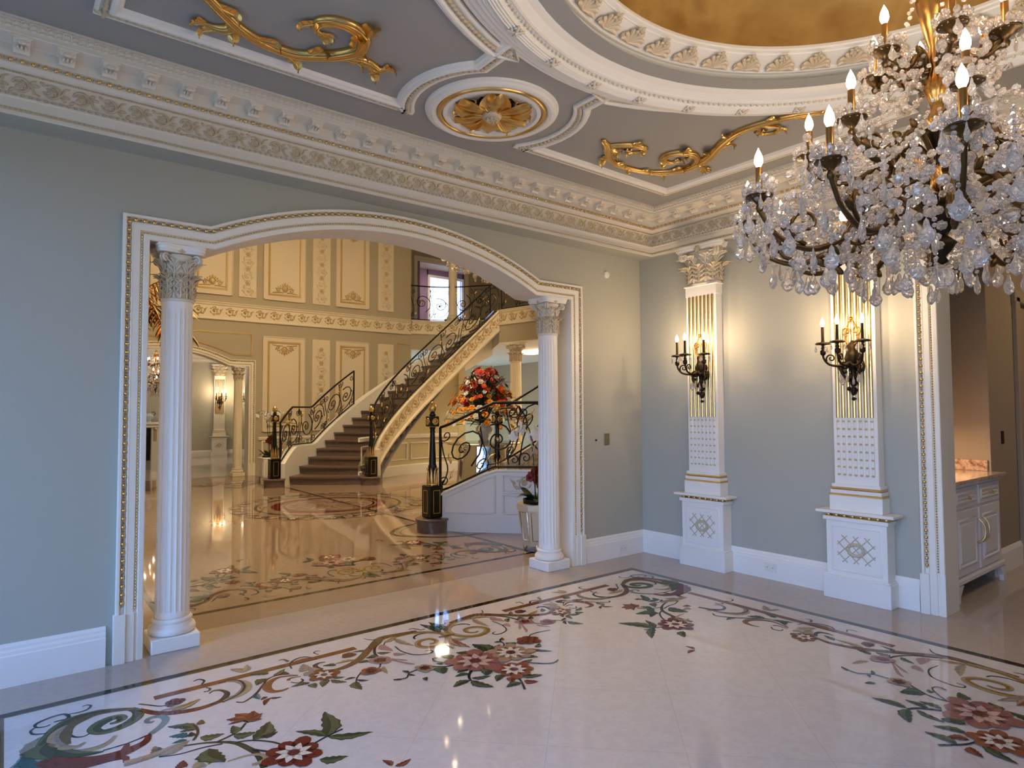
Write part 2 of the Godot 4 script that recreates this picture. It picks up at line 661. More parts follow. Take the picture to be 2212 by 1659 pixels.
func make_shell() -> void:
	struct("wall_left", arch_wall(XW - 0.3, 0.25, 3.6, -4.815, 0.3), M.wall, "grey painted wall with the arched opening to the stair hall")
	var b := arch_wall(0.0, ZS + 0.3, 3.6, 2.66, 0.25)
	var o := struct("wall_right", b, M.wall, "grey painted wall with two gilded pilasters")
	o.transform = Transform3D(Basis(Vector3.BACK, Vector3.UP, Vector3.LEFT), Vector3.ZERO)
	b = B.new()
	b.box(Vector3((XW - 0.3) / 2, 1.8, ZS + 0.15), Vector3(-XW + 0.3, 3.6, 0.3))
	struct("wall_back", b, M.wall)
	# window wall behind the viewer
	b = B.new()
	var holes := [[0.35, 2.05], [2.75, 4.45], [5.15, 6.85]]
	var z := 0.0
	for h in holes + [[ZS, ZS]]:
		b.box(Vector3(XW - 0.15, 1.8, (z + h[0]) / 2), Vector3(0.3, 3.6, h[0] - z))
		z = h[1]
	for h in holes:
		b.box(Vector3(XW - 0.15, 0.1, (h[0] + h[1]) / 2), Vector3(0.3, 0.2, h[1] - h[0]))
		b.box(Vector3(XW - 0.15, 3.325, (h[0] + h[1]) / 2), Vector3(0.3, 0.55, h[1] - h[0]))
	struct("wall_front", b, M.wall)
	var n := 1
	for h in holes:
		b = B.new()
		var zc: float = (h[0] + h[1]) / 2
		var w: float = h[1] - h[0]
		for e in [[0.2, 0.26], [3.0, 3.05]]:
			b.box(Vector3(XW - 0.15, (e[0] + e[1]) / 2, zc), Vector3(0.1, e[1] - e[0], w), 0.008)
		for s in [-1, 0, 1]:
			b.box(Vector3(XW - 0.15, 1.62, zc + s * (w / 2 - 0.03)), Vector3(0.1, 2.8, 0.06), 0.008)
		b.box(Vector3(XW - 0.15, 2.3, zc), Vector3(0.08, 0.05, w), 0.008)
		var f := struct("window_%d" % n, b, M.trim)
		b = B.new()
		b.box(Vector3(XW - 0.15, 1.62, zc), Vector3(0.008, 2.8, w - 0.02))
		part(f, "pane", b, M.pane)
		n += 1
	# boxed beam that carries the crown along the arch wall and the pilaster wall
	b = B.new()
	b.box(Vector3(XW / 2, 3.35, 0.105), Vector3(-XW, 0.482, 0.21))
	b.box(Vector3(-0.025, 3.35, (ZS + 0.21) / 2), Vector3(0.05, 0.482, ZS - 0.21))
	struct("trim_1", b, M.wall, "boxed soffit above the walls")
	# baseboards
	var prof := [[0, 0], [0.024, 0], [0.024, 0.165], [0.019, 0.172], [0.019, 0.188], [0.012, 0.2], [0.012, 0.214], [0.005, 0.232], [0, 0.232]]
	for d in [["baseboard_left", [[XW, 0, 0], [-4.86, 0, 0]]], ["baseboard_left_002", [[-0.87, 0, 0], [0, 0, 0]]], ["baseboard_right", [[0, 0, 0], [0, 0, 2.64]]], ["baseboard_back", [[0, 0, ZS], [XW, 0, ZS]]], ["baseboard_right_002", [[0, 0, 6.6], [0, 0, ZS]]]]:
		var p := PackedVector3Array()
		for q in d[1]:
			p.append(Vector3(q[0], q[1], q[2]))
		b = B.new()
		var flat := []
		for q in prof:
			flat.append([-q[0], q[1]])
		b.mould(flat, p, Vector3.UP)
		struct(d[0], b, M.trim)

# ---------------------------------------------------------------- crown
func make_crown() -> void:
	var path := PackedVector3Array([Vector3(XW, 3.109, 0.21), Vector3(-0.05, 3.109, 0.21), Vector3(-0.05, 3.109, ZS)])
	# across is negative into the room because the path runs to the right
	var prof := [[0, 0.0], [0.008, 0.004], [0.008, 0.022], [0.002, 0.026], [0.002, 0.038], [0.012, 0.042], [0.012, 0.088], [0.02, 0.092], [0.02, 0.1], [0.008, 0.104], [0.008, 0.118], [0.003, 0.122], [0.003, 0.222], [0.012, 0.226], [0.012, 0.236], [0.03, 0.246], [0.038, 0.262], [0.04, 0.268], [0.04, 0.292], [0.055, 0.297], [0.055, 0.362], [0.062, 0.368], [0.165, 0.372], [0.168, 0.376], [0.168, 0.398], [0.175, 0.403], [0.178, 0.408], [0.192, 0.43], [0.2, 0.438], [0.2, 0.452]]
	for q in prof:
		q[0] = -q[0]
	var b := B.new()
	b.mould(prof, path, Vector3.UP)
	var crown := struct("trim_2", b, M.cornice, "white crown cornice with gilded beads and carved frieze")
	# gold ball row, fine gold rows, pearl row and leaf row
	var bead := ball_mesh(0.0125, 5, 8)
	var rows := [["ball_moulding", -0.048, 0.281, 0.05, bead, M.gold], ["gilt_rope", -0.015, 0.231, 0.014, ball_mesh(0.0062, 3, 5), M.soft_gold], ["pearl_moulding", -0.013, 0.111, 0.034, ball_mesh(0.0085, 4, 6, Vector3(1.2, 0.9, 0.9)), M.glaze], ["gilt_bead_string", -0.006, 0.032, 0.022, ball_mesh(0.0058, 3, 5, Vector3(1.6, 1, 1)), M.soft_gold]]
	for r in rows:
		var line := offset(path, Vector3.UP, r[1], r[2])
		var where := []
		for q in along(line, r[3]):
			where.append(frame(q[0], q[1], Vector3.UP))
		many(crown, r[0], r[4], r[5], where)
	var dart := B.new()
	dart.tube(PackedVector3Array([Vector3(0, -0.012, 0), Vector3(0, 0, 0.006), Vector3(0, 0.013, 0)]), [0.002, 0.0045, 0.002], 5)
	var where2 := []
	for q in along(offset(path, Vector3.UP, -0.045, 0.281), 0.05, 1.0):
		where2.append(frame(q[0], q[1], Vector3.UP))
	many(crown, "ball_spacer", dart.mesh(), M.soft_gold, where2)
	# leaf ornament at the very top
	var leaf := acanthus(0.036, 0.055, 0.02, 2, 0.35)
	var up := PackedVector3Array()
	var line2 := offset(path, Vector3.UP, -0.172, 0.398)
	var leaves := []
	for q in along(line2, 0.036):
		var out: Vector3 = q[1].cross(Vector3.UP)
		leaves.append(Transform3D(Basis(q[1], (Vector3.UP + out * 0.55).normalized(), (out - Vector3.UP * 0.55).normalized()), q[0]))
	many(crown, "leaf_moulding", leaf, M.carved, leaves)
	# modillions: scrolled brackets under the corona
	b = B.new()
	var side := PackedVector2Array([Vector2(0, 0), Vector2(0.012, -0.052), Vector2(0.022, -0.06), Vector2(0.034, -0.05), Vector2(0.05, -0.034), Vector2(0.07, -0.028), Vector2(0.086, -0.034), Vector2(0.096, -0.026), Vector2(0.1, -0.012), Vector2(0.1, 0)])
	b.xf = Transform3D(Basis(Vector3(0, 0, 1), Vector3.UP, Vector3(-1, 0, 0)), Vector3.ZERO)
	b.plate(side, -0.036, 0.036)
	b.xf = Transform3D.IDENTITY
	b.box(Vector3(0, -0.004, 0.054), Vector3(0.096, 0.014, 0.116), 0.003)
	b.box(Vector3(0, -0.014, 0.052), Vector3(0.076, 0.008, 0.104), 0.002)
	b.ball(Vector3(0, -0.03, 0.1), 0.014, 5, 8, Vector3(1.6, 1.0, 0.5))
	for k in [-0.033, 0.033]:
		b.ball(Vector3(k, -0.04, 0.02), 0.014, 4, 8, Vector3(0.35, 1, 1))
		b.ball(Vector3(k, -0.02, 0.08), 0.01, 4, 8, Vector3(0.35, 1, 1))
	for k in [-0.018, 0.0, 0.018]:
		b.ball(Vector3(k, -0.045, 0.06), 0.012, 4, 6, Vector3(0.7, 0.8, 2.0))
	var mod := b.mesh()
	for i in 33:
		put(crown, "modillion", mod, M.cornice, Transform3D(Basis.IDENTITY, Vector3(-0.33 - 0.2 * i, 3.109 + 0.37, 0.21 + 0.055)))
	for i in 34:
		put(crown, "modillion", mod, M.cornice, Transform3D(Basis(Vector3.UP, -PI / 2), Vector3(-0.05 - 0.055, 3.109 + 0.37, 0.41 + 0.2 * i)))
	# frieze: running scrolls round little flowers
	b = B.new()
	var ring := PackedVector3Array()
	for i in 15:
		var a := -2.2 + 5.2 * i / 14.0
		ring.append(Vector3(cos(a) * 0.036, sin(a) * 0.036, 0.002))
	b.tube(ring, spread([0.004, 0.0085, 0.0085, 0.005], 15), 6)
	b.tube(smooth(PackedVector3Array([Vector3(0.03, 0.02, 0.002), Vector3(0.052, -0.004, 0.002), Vector3(0.062, -0.03, 0.002), Vector3(0.085, -0.04, 0.002)]), 3), spread([0.008, 0.007, 0.004], 10), 5)
	for q in [[0.055, 0.03, 0.7], [0.07, 0.012, 0.2], [-0.04, -0.034, -2.3]]:
		b.xf = Transform3D(Basis(Vector3.BACK, q[2]), Vector3(q[0], q[1], 0.001))
		b.ball(Vector3.ZERO, 0.017, 4, 7, Vector3(1.0, 0.55, 0.55))
	b.xf = Transform3D.IDENTITY
	var scroll := b.mesh()
	var flower := rosette_mesh(0.027, 5, 2)
	var fr := offset(path, Vector3.UP, -0.003, 0.172)
	var k := 0
	for q in along(fr, 0.1365):
		var y := Vector3.UP if k % 2 else Vector3.DOWN
		var x: Vector3 = q[1]
		var out := x.cross(Vector3.UP)
		var sc := put(crown, "frieze_scroll", scroll, M.glaze, Transform3D(Basis(x, y, out), q[0]))
		put(sc, "frieze_flower", flower, M.glaze, Transform3D.IDENTITY)
		k += 1

# ---------------------------------------------------------------- arched casings
func make_casings() -> void:
	var a := Transform3D(Basis.IDENTITY, Vector3(-4.815, 0, 0))
	var bb := Transform3D(Basis(Vector3.BACK, Vector3.UP, Vector3.LEFT), Vector3(0, 0, 2.66))
	casing("trim_3", a, 0.3, "white arched casing with rows of gilded beads")
	casing("trim_4", bb, 0.25, "white casing with gilded beads round the pantry opening")

func casing(called: String, xf: Transform3D, thick: float, label: String) -> void:
	var path := arch_outer()
	var prof := [[0, 0], [0, 0.03], [0.003, 0.034], [0.016, 0.034], [0.02, 0.03], [0.02, 0.014], [0.047, 0.014], [0.047, 0.024], [0.052, 0.028], [0.058, 0.025], [0.092, 0.023], [0.096, 0.018], [0.096, 0.014], [0.112, 0.014], [0.112, 0.02], [0.118, 0.023], [0.142, 0.021], [0.147, 0.016], [0.147, -thick - 0.002]]
	# the path runs clockwise seen from the room, so its inner side lies along FORWARD x tangent
	var b := B.new()
	var rows := []
	var sides := PackedVector3Array()
	for i in path.size():
		sides.append(B.mitre(path, i, Vector3.FORWARD, false))
	for q in prof.size() - 1:
		rows = []
		for e in [prof[q], prof[q + 1]]:
			var row := PackedVector3Array()
			for i in path.size():
				row.append(path[i] + sides[i] * e[0] + Vector3.BACK * e[1])
			rows.append(row)
		b.grid(rows, false, true)
	var o := struct(called, b, M.casing, label)
	o.transform = xf
	# gilded balls
	var ball := ball_mesh(0.0135, 6, 8)
	var disc := ball_mesh(0.0085, 4, 7, Vector3(0.28, 1.0, 1.0))
	var discs := []
	for q in along(offset(path, Vector3.FORWARD, 0.0335, -0.02), 0.0505, 7.0):
		if q[0].y < 0.3:
			continue
		put(o, "gilded_ball", ball, M.gold, Transform3D(Basis.IDENTITY, q[0]))
		for s in [-0.02, 0.02]:
			discs.append(frame(q[0] + q[1] * (s + 0.0), q[1], Vector3.BACK))
		discs.append(frame(q[0] + q[1] * 0.0253, q[1], Vector3.BACK))
	many(o, "ball_spacer", disc, M.soft_gold, discs)
	var small := []
	for q in along(offset(path, Vector3.FORWARD, 0.104, -0.017), 0.019):
		if q[0].y > 0.3:
			small.append(frame(q[0], q[1], Vector3.BACK))
	many(o, "gilt_bead_string", ball_mesh(0.0062, 4, 6, Vector3(1.35, 1, 1)), M.gold, small)
	# plain base blocks
	for x in [0.0, 3.917]:
		b = B.new()
		var s := 1.0 if x == 0.0 else -1.0
		b.box(Vector3(x + s * 0.021, 0.145, 0.017), Vector3(0.062, 0.29, 0.05), 0.002)
		b.box(Vector3(x + s * 0.075, 0.145, 0.011), Vector3(0.05, 0.29, 0.036), 0.002)
		b.box(Vector3(x + s * 0.122, 0.145, 0.007), Vector3(0.054, 0.29, 0.028), 0.002)
		part(o, "base_block", b, M.casing)

# ---------------------------------------------------------------- ceiling and dome
func make_ceiling() -> void:
	var b := B.new()
	# flat ceiling round the dome's opening
	var seg := 96
	var rows := [PackedVector3Array(), PackedVector3Array(), PackedVector3Array()]
	var r0 := 1.5
	for i in seg:
		var a := TAU * i / seg
		var d := Vector2(cos(a), sin(a))
		rows[0].append(Vector3(DOME.x + d.x * r0, CEIL, DOME.z + d.y * r0))
		rows[1].append(Vector3(DOME.x + d.x * 2.1, CEIL, DOME.z + d.y * 2.1))
		var tx := (0.25 - DOME.x) / d.x if d.x > 0 else (XW - 0.3 - DOME.x) / d.x
		var tz := (ZS + 0.3 - DOME.z) / d.y if d.y > 0 else (-0.3 - DOME.z) / d.y
		var t := minf(tx if absf(d.x) > 1e-6 else 1e9, tz if absf(d.y) > 1e-6 else 1e9)
		rows[2].append(Vector3(DOME.x + d.x * t, CEIL, DOME.z + d.y * t))
	for q in [Vector3(0.25, CEIL, -0.3), Vector3(0.25, CEIL, ZS + 0.3), Vector3(XW - 0.3, CEIL, -0.3), Vector3(XW - 0.3, CEIL, ZS + 0.3)]:
		var best := 0
		for i in seg:
			if rows[2][i].distance_to(q) < rows[2][best].distance_to(q):
				best = i
		rows[2][best] = q
	b.grid(rows, true)
	b.box(Vector3((XW + 0.0) / 2, 5.2, ZS / 2), Vector3(-XW + 0.6, 0.1, ZS + 0.6))
	var roof := struct("ceiling", b, M.ceiling, "grey painted ceiling round a gilded dome")
	# dome bowl
	b = B.new()
	b.xf = Transform3D(Basis.IDENTITY, DOME)
	var prof := []
	for i in 17:
		var a := PI / 2 * i / 16.0
		prof.append([maxf(1.375 * cos(a), 0.001), 3.69 + 0.95 * sin(a)])
	b.lathe(prof, 72)
	part(roof, "dome_bowl", b, M.dome_gold, "gilded bowl of the dome")
	# stepped ring round the dome
	b = B.new()
	b.xf = Transform3D(Basis.IDENTITY, DOME)
	var ring := [[1.37, 3.7], [1.37, 3.684], [1.375, 3.676], [1.398, 3.672], [1.402, 3.664], [1.408, 3.668], [1.5, 3.628], [1.506, 3.618], [1.515, 3.612], [1.53, 3.612], [1.535, 3.618], [1.545, 3.612], [1.575, 3.6], [1.6, 3.585], [1.615, 3.566], [1.615, 3.556], [1.655, 3.545], [1.69, 3.522], [1.692, 3.512], [1.705, 3.508], [1.712, 3.514], [1.738, 3.514], [1.740, 3.502], [1.746, 3.494], [1.753, 3.487], [1.761, 3.494], [1.769, 3.485], [1.777, 3.492], [1.785, 3.484], [1.793, 3.492], [1.801, 3.485], [1.808, 3.494], [1.814, 3.5], [1.836, 3.5], [1.838, 3.508], [1.866, 3.51], [1.87, 3.52], [1.905, 3.524], [1.925, 3.536], [1.945, 3.538], [1.95, 3.56]]
	for i in ring.size() - 1:
		b.lathe([ring[i], ring[i + 1]], 96)
	part(roof, "dome_ring", b, M.trim, "white stepped ring moulding")
	# carved leaves in the ring
	var leaf := palmette()
	var tip := rosette_mesh(0.028, 5, 1)
	for i in 44:
		var a := deg_to_rad(-0.6 + 360.0 / 44 * i)
		var out := Vector3(sin(a), 0, cos(a))
		var t := Vector3.UP.cross(out)
		var up := (-out * 0.92 + Vector3.UP * 0.4).normalized()
		var face := t.cross(up).normalized()
		if face.y > 0:
			face = -face
		var o := put(roof, "ring_leaf", leaf, M.gilt_carving, Transform3D(Basis(up.cross(face), up, face).scaled_local(Vector3(1.2, 1.12, 1.3)), DOME + out * 1.499 + Vector3(0, 3.629, 0)))
		put(o, "leaf_flower", tip, M.glaze, Transform3D(Basis.IDENTITY, Vector3(0, 0.088, 0.022)))
	# pearl string and crossed ribbons
	var where := []
	for i in 300:
		var a := TAU * i / 300
		where.append(Transform3D(Basis.IDENTITY, DOME + Vector3(cos(a) * 1.725, 3.511, sin(a) * 1.725)))
	many(roof, "pearl_moulding", ball_mesh(0.0105, 4, 6), M.carved, where)
	b = B.new()
	for s in [-1.0, 1.0]:
		var p := PackedVector3Array()
		for i in 7:
			var f := i / 6.0 * 2 - 1
			p.append(Vector3(f * 0.03, 0.010 * (1 - f * f) + 0.003, s * f * 0.036))
		b.tube(p, 0.0085, 6, 0.6, Vector3.UP)
	for q in [[0.026, 0.012], [-0.026, 0.012], [0.026, -0.012], [-0.026, -0.012], [0.0, 0.03], [0.0, -0.03]]:
		b.ball(Vector3(q[0], 0.006, q[1]), 0.011, 4, 6, Vector3(1, 0.6, 1))
	b.ball(Vector3(0, 0.014, 0), 0.011, 4, 7)
	var rib := b.mesh()
	for i in 30:
		var a := deg_to_rad(-0.8 + 12.0 * i)
		var out := Vector3(sin(a), 0, cos(a))
		put(roof, "ribbon_tie", rib, M.carved, Transform3D(Basis(out.cross(Vector3.DOWN), Vector3.DOWN, out), DOME + out * 1.777 + Vector3(0, 3.489, 0)))
	# panel mouldings: four corner panels
	for sx in [1.0, -1.0]:
		for sz in [1.0, -1.0]:
			ceiling_panel(roof, sx, sz)
	medallion()
	gilt_ornaments()

func ceiling_panel(roof: Node3D, sx: float, sz: float) -> void:
	var mx := -2.77
	var mz := 1.06
	var p := PackedVector3Array([Vector3(-5.05, CEIL, 0.70), Vector3(-3.19, CEIL, 0.70)])
	for i in 13:
		var a := deg_to_rad(lerpf(216.0, 130.0, i / 12.0))
		p.append(Vector3(mx + 0.53 * cos(a), CEIL, mz + 0.53 * sin(a)))
	p.append(Vector3(-3.11, CEIL, 1.72))
	for i in 17:
		var a := deg_to_rad(lerpf(-104.0, -158.0, i / 16.0))
		p.append(Vector3(DOME.x + 1.97 * cos(a), CEIL, DOME.z + 1.97 * sin(a)))
	p.append(Vector3(-5.05, CEIL, p[p.size() - 1].z))
	for i in p.size():
		if sx < 0:
			p[i].x = 2 * -2.75 - p[i].x
		if sz < 0:
			p[i].z = 2 * DOME.z - p[i].z
	var prof := [[0.0, 0.0], [0.0, 0.014], [0.012, 0.02], [0.02, 0.02], [0.03, 0.012], [0.062, 0.012], [0.066, 0.026], [0.076, 0.034], [0.09, 0.034], [0.1, 0.022], [0.112, 0.02], [0.122, 0.0]]
	var turn := sx * sz
	for q in prof:
		q[0] *= turn
	var b := B.new()
	b.mould(prof, p, Vector3.DOWN, true)
	var o := part(roof, "panel_moulding", b, M.trim)
	var where := []
	var shut := p.duplicate()
	shut.append(p[0])
	for q in along(offset(shut, Vector3.DOWN, turn * 0.046, 0.014), 0.036):
		where.append(frame(q[0], q[1], Vector3.DOWN))
	var leaf := B.new()
	leaf.xf = Transform3D(Basis(Vector3.UP, 0.6), Vector3.ZERO)
	leaf.ball(Vector3(0, 0.002, 0), 0.022, 4, 7, Vector3(1.0, 0.62, 0.6))
	leaf.xf = Transform3D(Basis(Vector3.UP, -0.7), Vector3(0.014, 0.002, 0.002))
	leaf.ball(Vector3(0, 0.004, 0), 0.015, 4, 6, Vector3(1.0, 0.7, 0.6))
	many(o, "leaf_moulding", leaf.mesh(), M.glaze, where)

func medallion() -> void:
	var at := Vector3(-2.77, CEIL, 1.06)
	var t := thing("ceiling_medallion", "round gilded flower medallion on the grey ceiling", "medallion", at)
	var b := B.new()
	for e in [[[0.46, 0.0], [0.455, -0.012]], [[0.455, -0.012], [0.44, -0.016]], [[0.44, -0.016], [0.43, -0.028]], [[0.43, -0.028], [0.41, -0.034]], [[0.41, -0.034], [0.39, -0.03]], [[0.39, -0.03], [0.375, -0.012]], [[0.345, -0.012], [0.335, -0.028]], [[0.335, -0.028], [0.31, -0.028]], [[0.31, -0.028], [0.30, -0.01]], [[0.30, -0.01], [0.001, -0.006]]]:
		b.lathe(e, 64)
	part(t, "rim", b, M.trim)
	b = B.new()
	b.lathe([[0.375, -0.012], [0.372, -0.03], [0.36, -0.036], [0.348, -0.03], [0.345, -0.012]], 64)
	part(t, "gold_rim", b, M.leaf_gold, "gilded inner rim")
	var petal := B.new()
	var rows := []
	for i in 9:
		var f := i / 8.0
		var row := PackedVector3Array()
		var half := 0.128 * pow(sin(PI * (0.08 + 0.80 * f)), 0.7) * (0.5 + 0.55 * f)
		for j in 9:
			var s := j / 4.0 - 1.0
			row.append(Vector3(0.05 + 0.235 * f - 0.02 * s * s * f, -0.02 - 0.035 * sin(PI * f) * (0.35 + 0.65 * absf(s)) - 0.012 * cos(s * 5.0), half * s))
		rows.append(row)
	petal.grid(rows, false, true)
	var pm := petal.mesh()
	var leaf := acanthus(0.1, 0.28, 0.03, 4, 0.3, true)
	for i in 6:
		var a := TAU * i / 6
		put(t, "petal", pm, M.leaf_gold, Transform3D(Basis(Vector3.UP, a), Vector3.ZERO))
		var d := Vector3(cos(a + 0.52), 0, -sin(a + 0.52))
		put(t, "leaf", leaf, M.leaf_gold, Transform3D(Basis(d.cross(Vector3.DOWN), d, Vector3.DOWN), Vector3(0, -0.015, 0) + d * 0.04))
	b = B.new()
	b.lathe([[0.001, -0.07], [0.02, -0.068], [0.045, -0.055], [0.062, -0.05], [0.068, -0.03], [0.062, -0.01]], 24, 0, 0.0)
	for i in 8:
		b.ball(Vector3(cos(TAU * i / 8) * 0.035, -0.06, sin(TAU * i / 8) * 0.035), 0.014, 4, 6)
	part(t, "centre_boss", b, M.glaze, "pale carved centre")

# gilded scrolls, drawn as ridged tapering stems with leaf tips
const GILT_A := [[[-4.70,1.27,-4.62,1.20,-4.50,1.09,-4.41,1.02,-4.30,0.97,-4.19,0.955,-4.08,0.97,-3.97,1.04,-3.88,1.13,-3.83,1.23,-3.85,1.33,-3.93,1.40,-4.04,1.40,-4.11,1.34,-4.10,1.26,-4.03,1.23], [0.03,0.035,0.035,0.04,0.045,0.045,0.03,0.012]], [[-3.97,1.05,-3.84,1.12,-3.73,1.13,-3.64,1.10,-3.60,1.14], [0.02,0.035,0.03,0.012]], [[-4.45,1.06,-4.46,0.99,-4.52,0.95,-4.60,0.95], [0.03,0.035,0.01]]]
const GILT_B := [[[-1.84,1.22,-1.74,1.17,-1.66,1.10,-1.55,1.02,-1.42,0.965,-1.25,0.965,-1.08,1.0,-0.97,1.07,-0.90,1.16,-0.87,1.27,-0.89,1.40], [0.02,0.04,0.03,0.022,0.03,0.04,0.035]], [[-1.72,1.18,-1.66,1.25,-1.57,1.31,-1.47,1.32,-1.43,1.26,-1.48,1.20,-1.55,1.21], [0.025,0.03,0.02,0.01]], [[-0.89,1.34,-0.97,1.44,-1.08,1.48,-1.19,1.44,-1.23,1.34,-1.17,1.25,-1.07,1.26,-1.05,1.32], [0.03,0.035,0.03,0.012]], [[-0.88,1.40,-0.93,1.53,-1.02,1.66,-1.10,1.79,-1.16,1.95,-1.14,2.15,-1.06,2.35,-0.94,2.50], [0.04,0.04,0.035,0.03,0.03,0.015]], [[-0.90,1.33,-0.80,1.36,-0.72,1.34], [0.025,0.02,0.008]], [[-1.12,2.1,-1.0,2.16,-0.93,2.1,-0.97,2.02,-1.03,2.04], [0.02,0.02,0.008]]]

func gilt_ornaments() -> void:
	for d in [["gilded acanthus scroll on the ceiling panel left of the round medallion", GILT_A], ["gilded acanthus scroll on the ceiling panel by the room corner", GILT_B]]:
		var t := thing("gilded_ceiling_ornament", d[0], "ornament", Vector3(d[1][0][0][0], CEIL, d[1][0][0][1]), "gilded ceiling scrolls")
		var org := t.position
		for s in d[1]:
			var path := PackedVector3Array()
			for q in smooth(pts3(s[0], CEIL - 0.01), 5):
				path.append(q - org)
			var b := B.new()
			var w := spread(s[1], path.size())
			for i in w.size():
				w[i] *= 0.95
			b.tube(path, w, 10, 0.75, Vector3.DOWN)
			for e in [-0.5, 0.5]:
				var edge := PackedVector3Array()
				var ew := []
				for i in path.size():
					var tt := (path[mini(i + 1, path.size() - 1)] - path[maxi(i - 1, 0)]).normalized()
					edge.append(path[i] + tt.cross(Vector3.UP) * w[i] * e + Vector3(0, -w[i] * 0.6, 0))
					ew.append(w[i] * 0.22)
				b.tube(edge, ew, 6)
			var stem := part(t, "stem", b, M.leaf_gold)
			# acanthus foliage springing from both edges of the stem
			var run := 0.0
			var side := 1.0
			for i in range(1, path.size() - 1):
				run += path[i].distance_to(path[i - 1])
				if run < 0.14:
					continue
				run = 0.0
				side = -side
				var tt := (path[i + 1] - path[i - 1]).normalized()
				var dir := tt.rotated(Vector3.UP, side * 0.55)
				var big: float = clampf(w[i] / 0.035, 0.5, 1.25)
				var leaf := acanthus(0.075, 0.165, 0.05, 3, 0.22, true)
				put(stem, "leaf", leaf, M.leaf_gold, Transform3D(Basis(dir.cross(Vector3.DOWN), dir, Vector3.DOWN).scaled(Vector3.ONE * big), path[i] + tt.cross(Vector3.UP) * side * -w[i] * 0.2 + Vector3(0, -0.006, 0)))
			var last := path.size() - 1
			var td := (path[last] - path[last - 1]).normalized()
			for k in [-0.5, 0.0, 0.5]:
				var dir := td.rotated(Vector3.UP, k)
				put(stem, "leaf", acanthus(0.075, 0.165, 0.05, 3, 0.22, true), M.leaf_gold, Transform3D(Basis(dir.cross(Vector3.DOWN), dir, Vector3.DOWN).scaled(Vector3.ONE * 0.55), path[last] - td * 0.03))

# carved fan of leaf lobes with curled side fronds, facing +z
func palmette() -> ArrayMesh:
	if shapes.has("palmette"):
		return shapes["palmette"]
	var b := B.new()
	for k in range(-3, 4):
		var a := k * 0.42
		var l := 0.1 - 0.011 * absf(k)
		var d := Vector3(sin(a), cos(a), 0)
		b.tube(smooth(PackedVector3Array([Vector3(0, 0.0, 0.006), d * l * 0.5 + Vector3(0, 0, 0.012), d * l * 0.85 + Vector3(0, 0, 0.018), d * l + Vector3(sin(a) * 0.006, -0.008, 0.026)]), 3), spread([0.006, 0.011, 0.014, 0.005], 10), 7, 0.6, Vector3.BACK)
	for s in [-1.0, 1.0]:
		b.tube(spiral(Vector3(s * 0.05, 0.02, 0.012), Vector3(s, 0, 0), Vector3.UP, 0.02, 0.006, 2.0, -1.3, 12), spread([0.008, 0.005], 12), 6)
		b.tube(PackedVector3Array([Vector3(0, 0.0, 0.008), Vector3(s * 0.03, 0.012, 0.012), Vector3(s * 0.052, 0.04, 0.012)]), [0.007, 0.009, 0.007], 6)
	shapes["palmette"] = b.mesh()
	return shapes["palmette"]

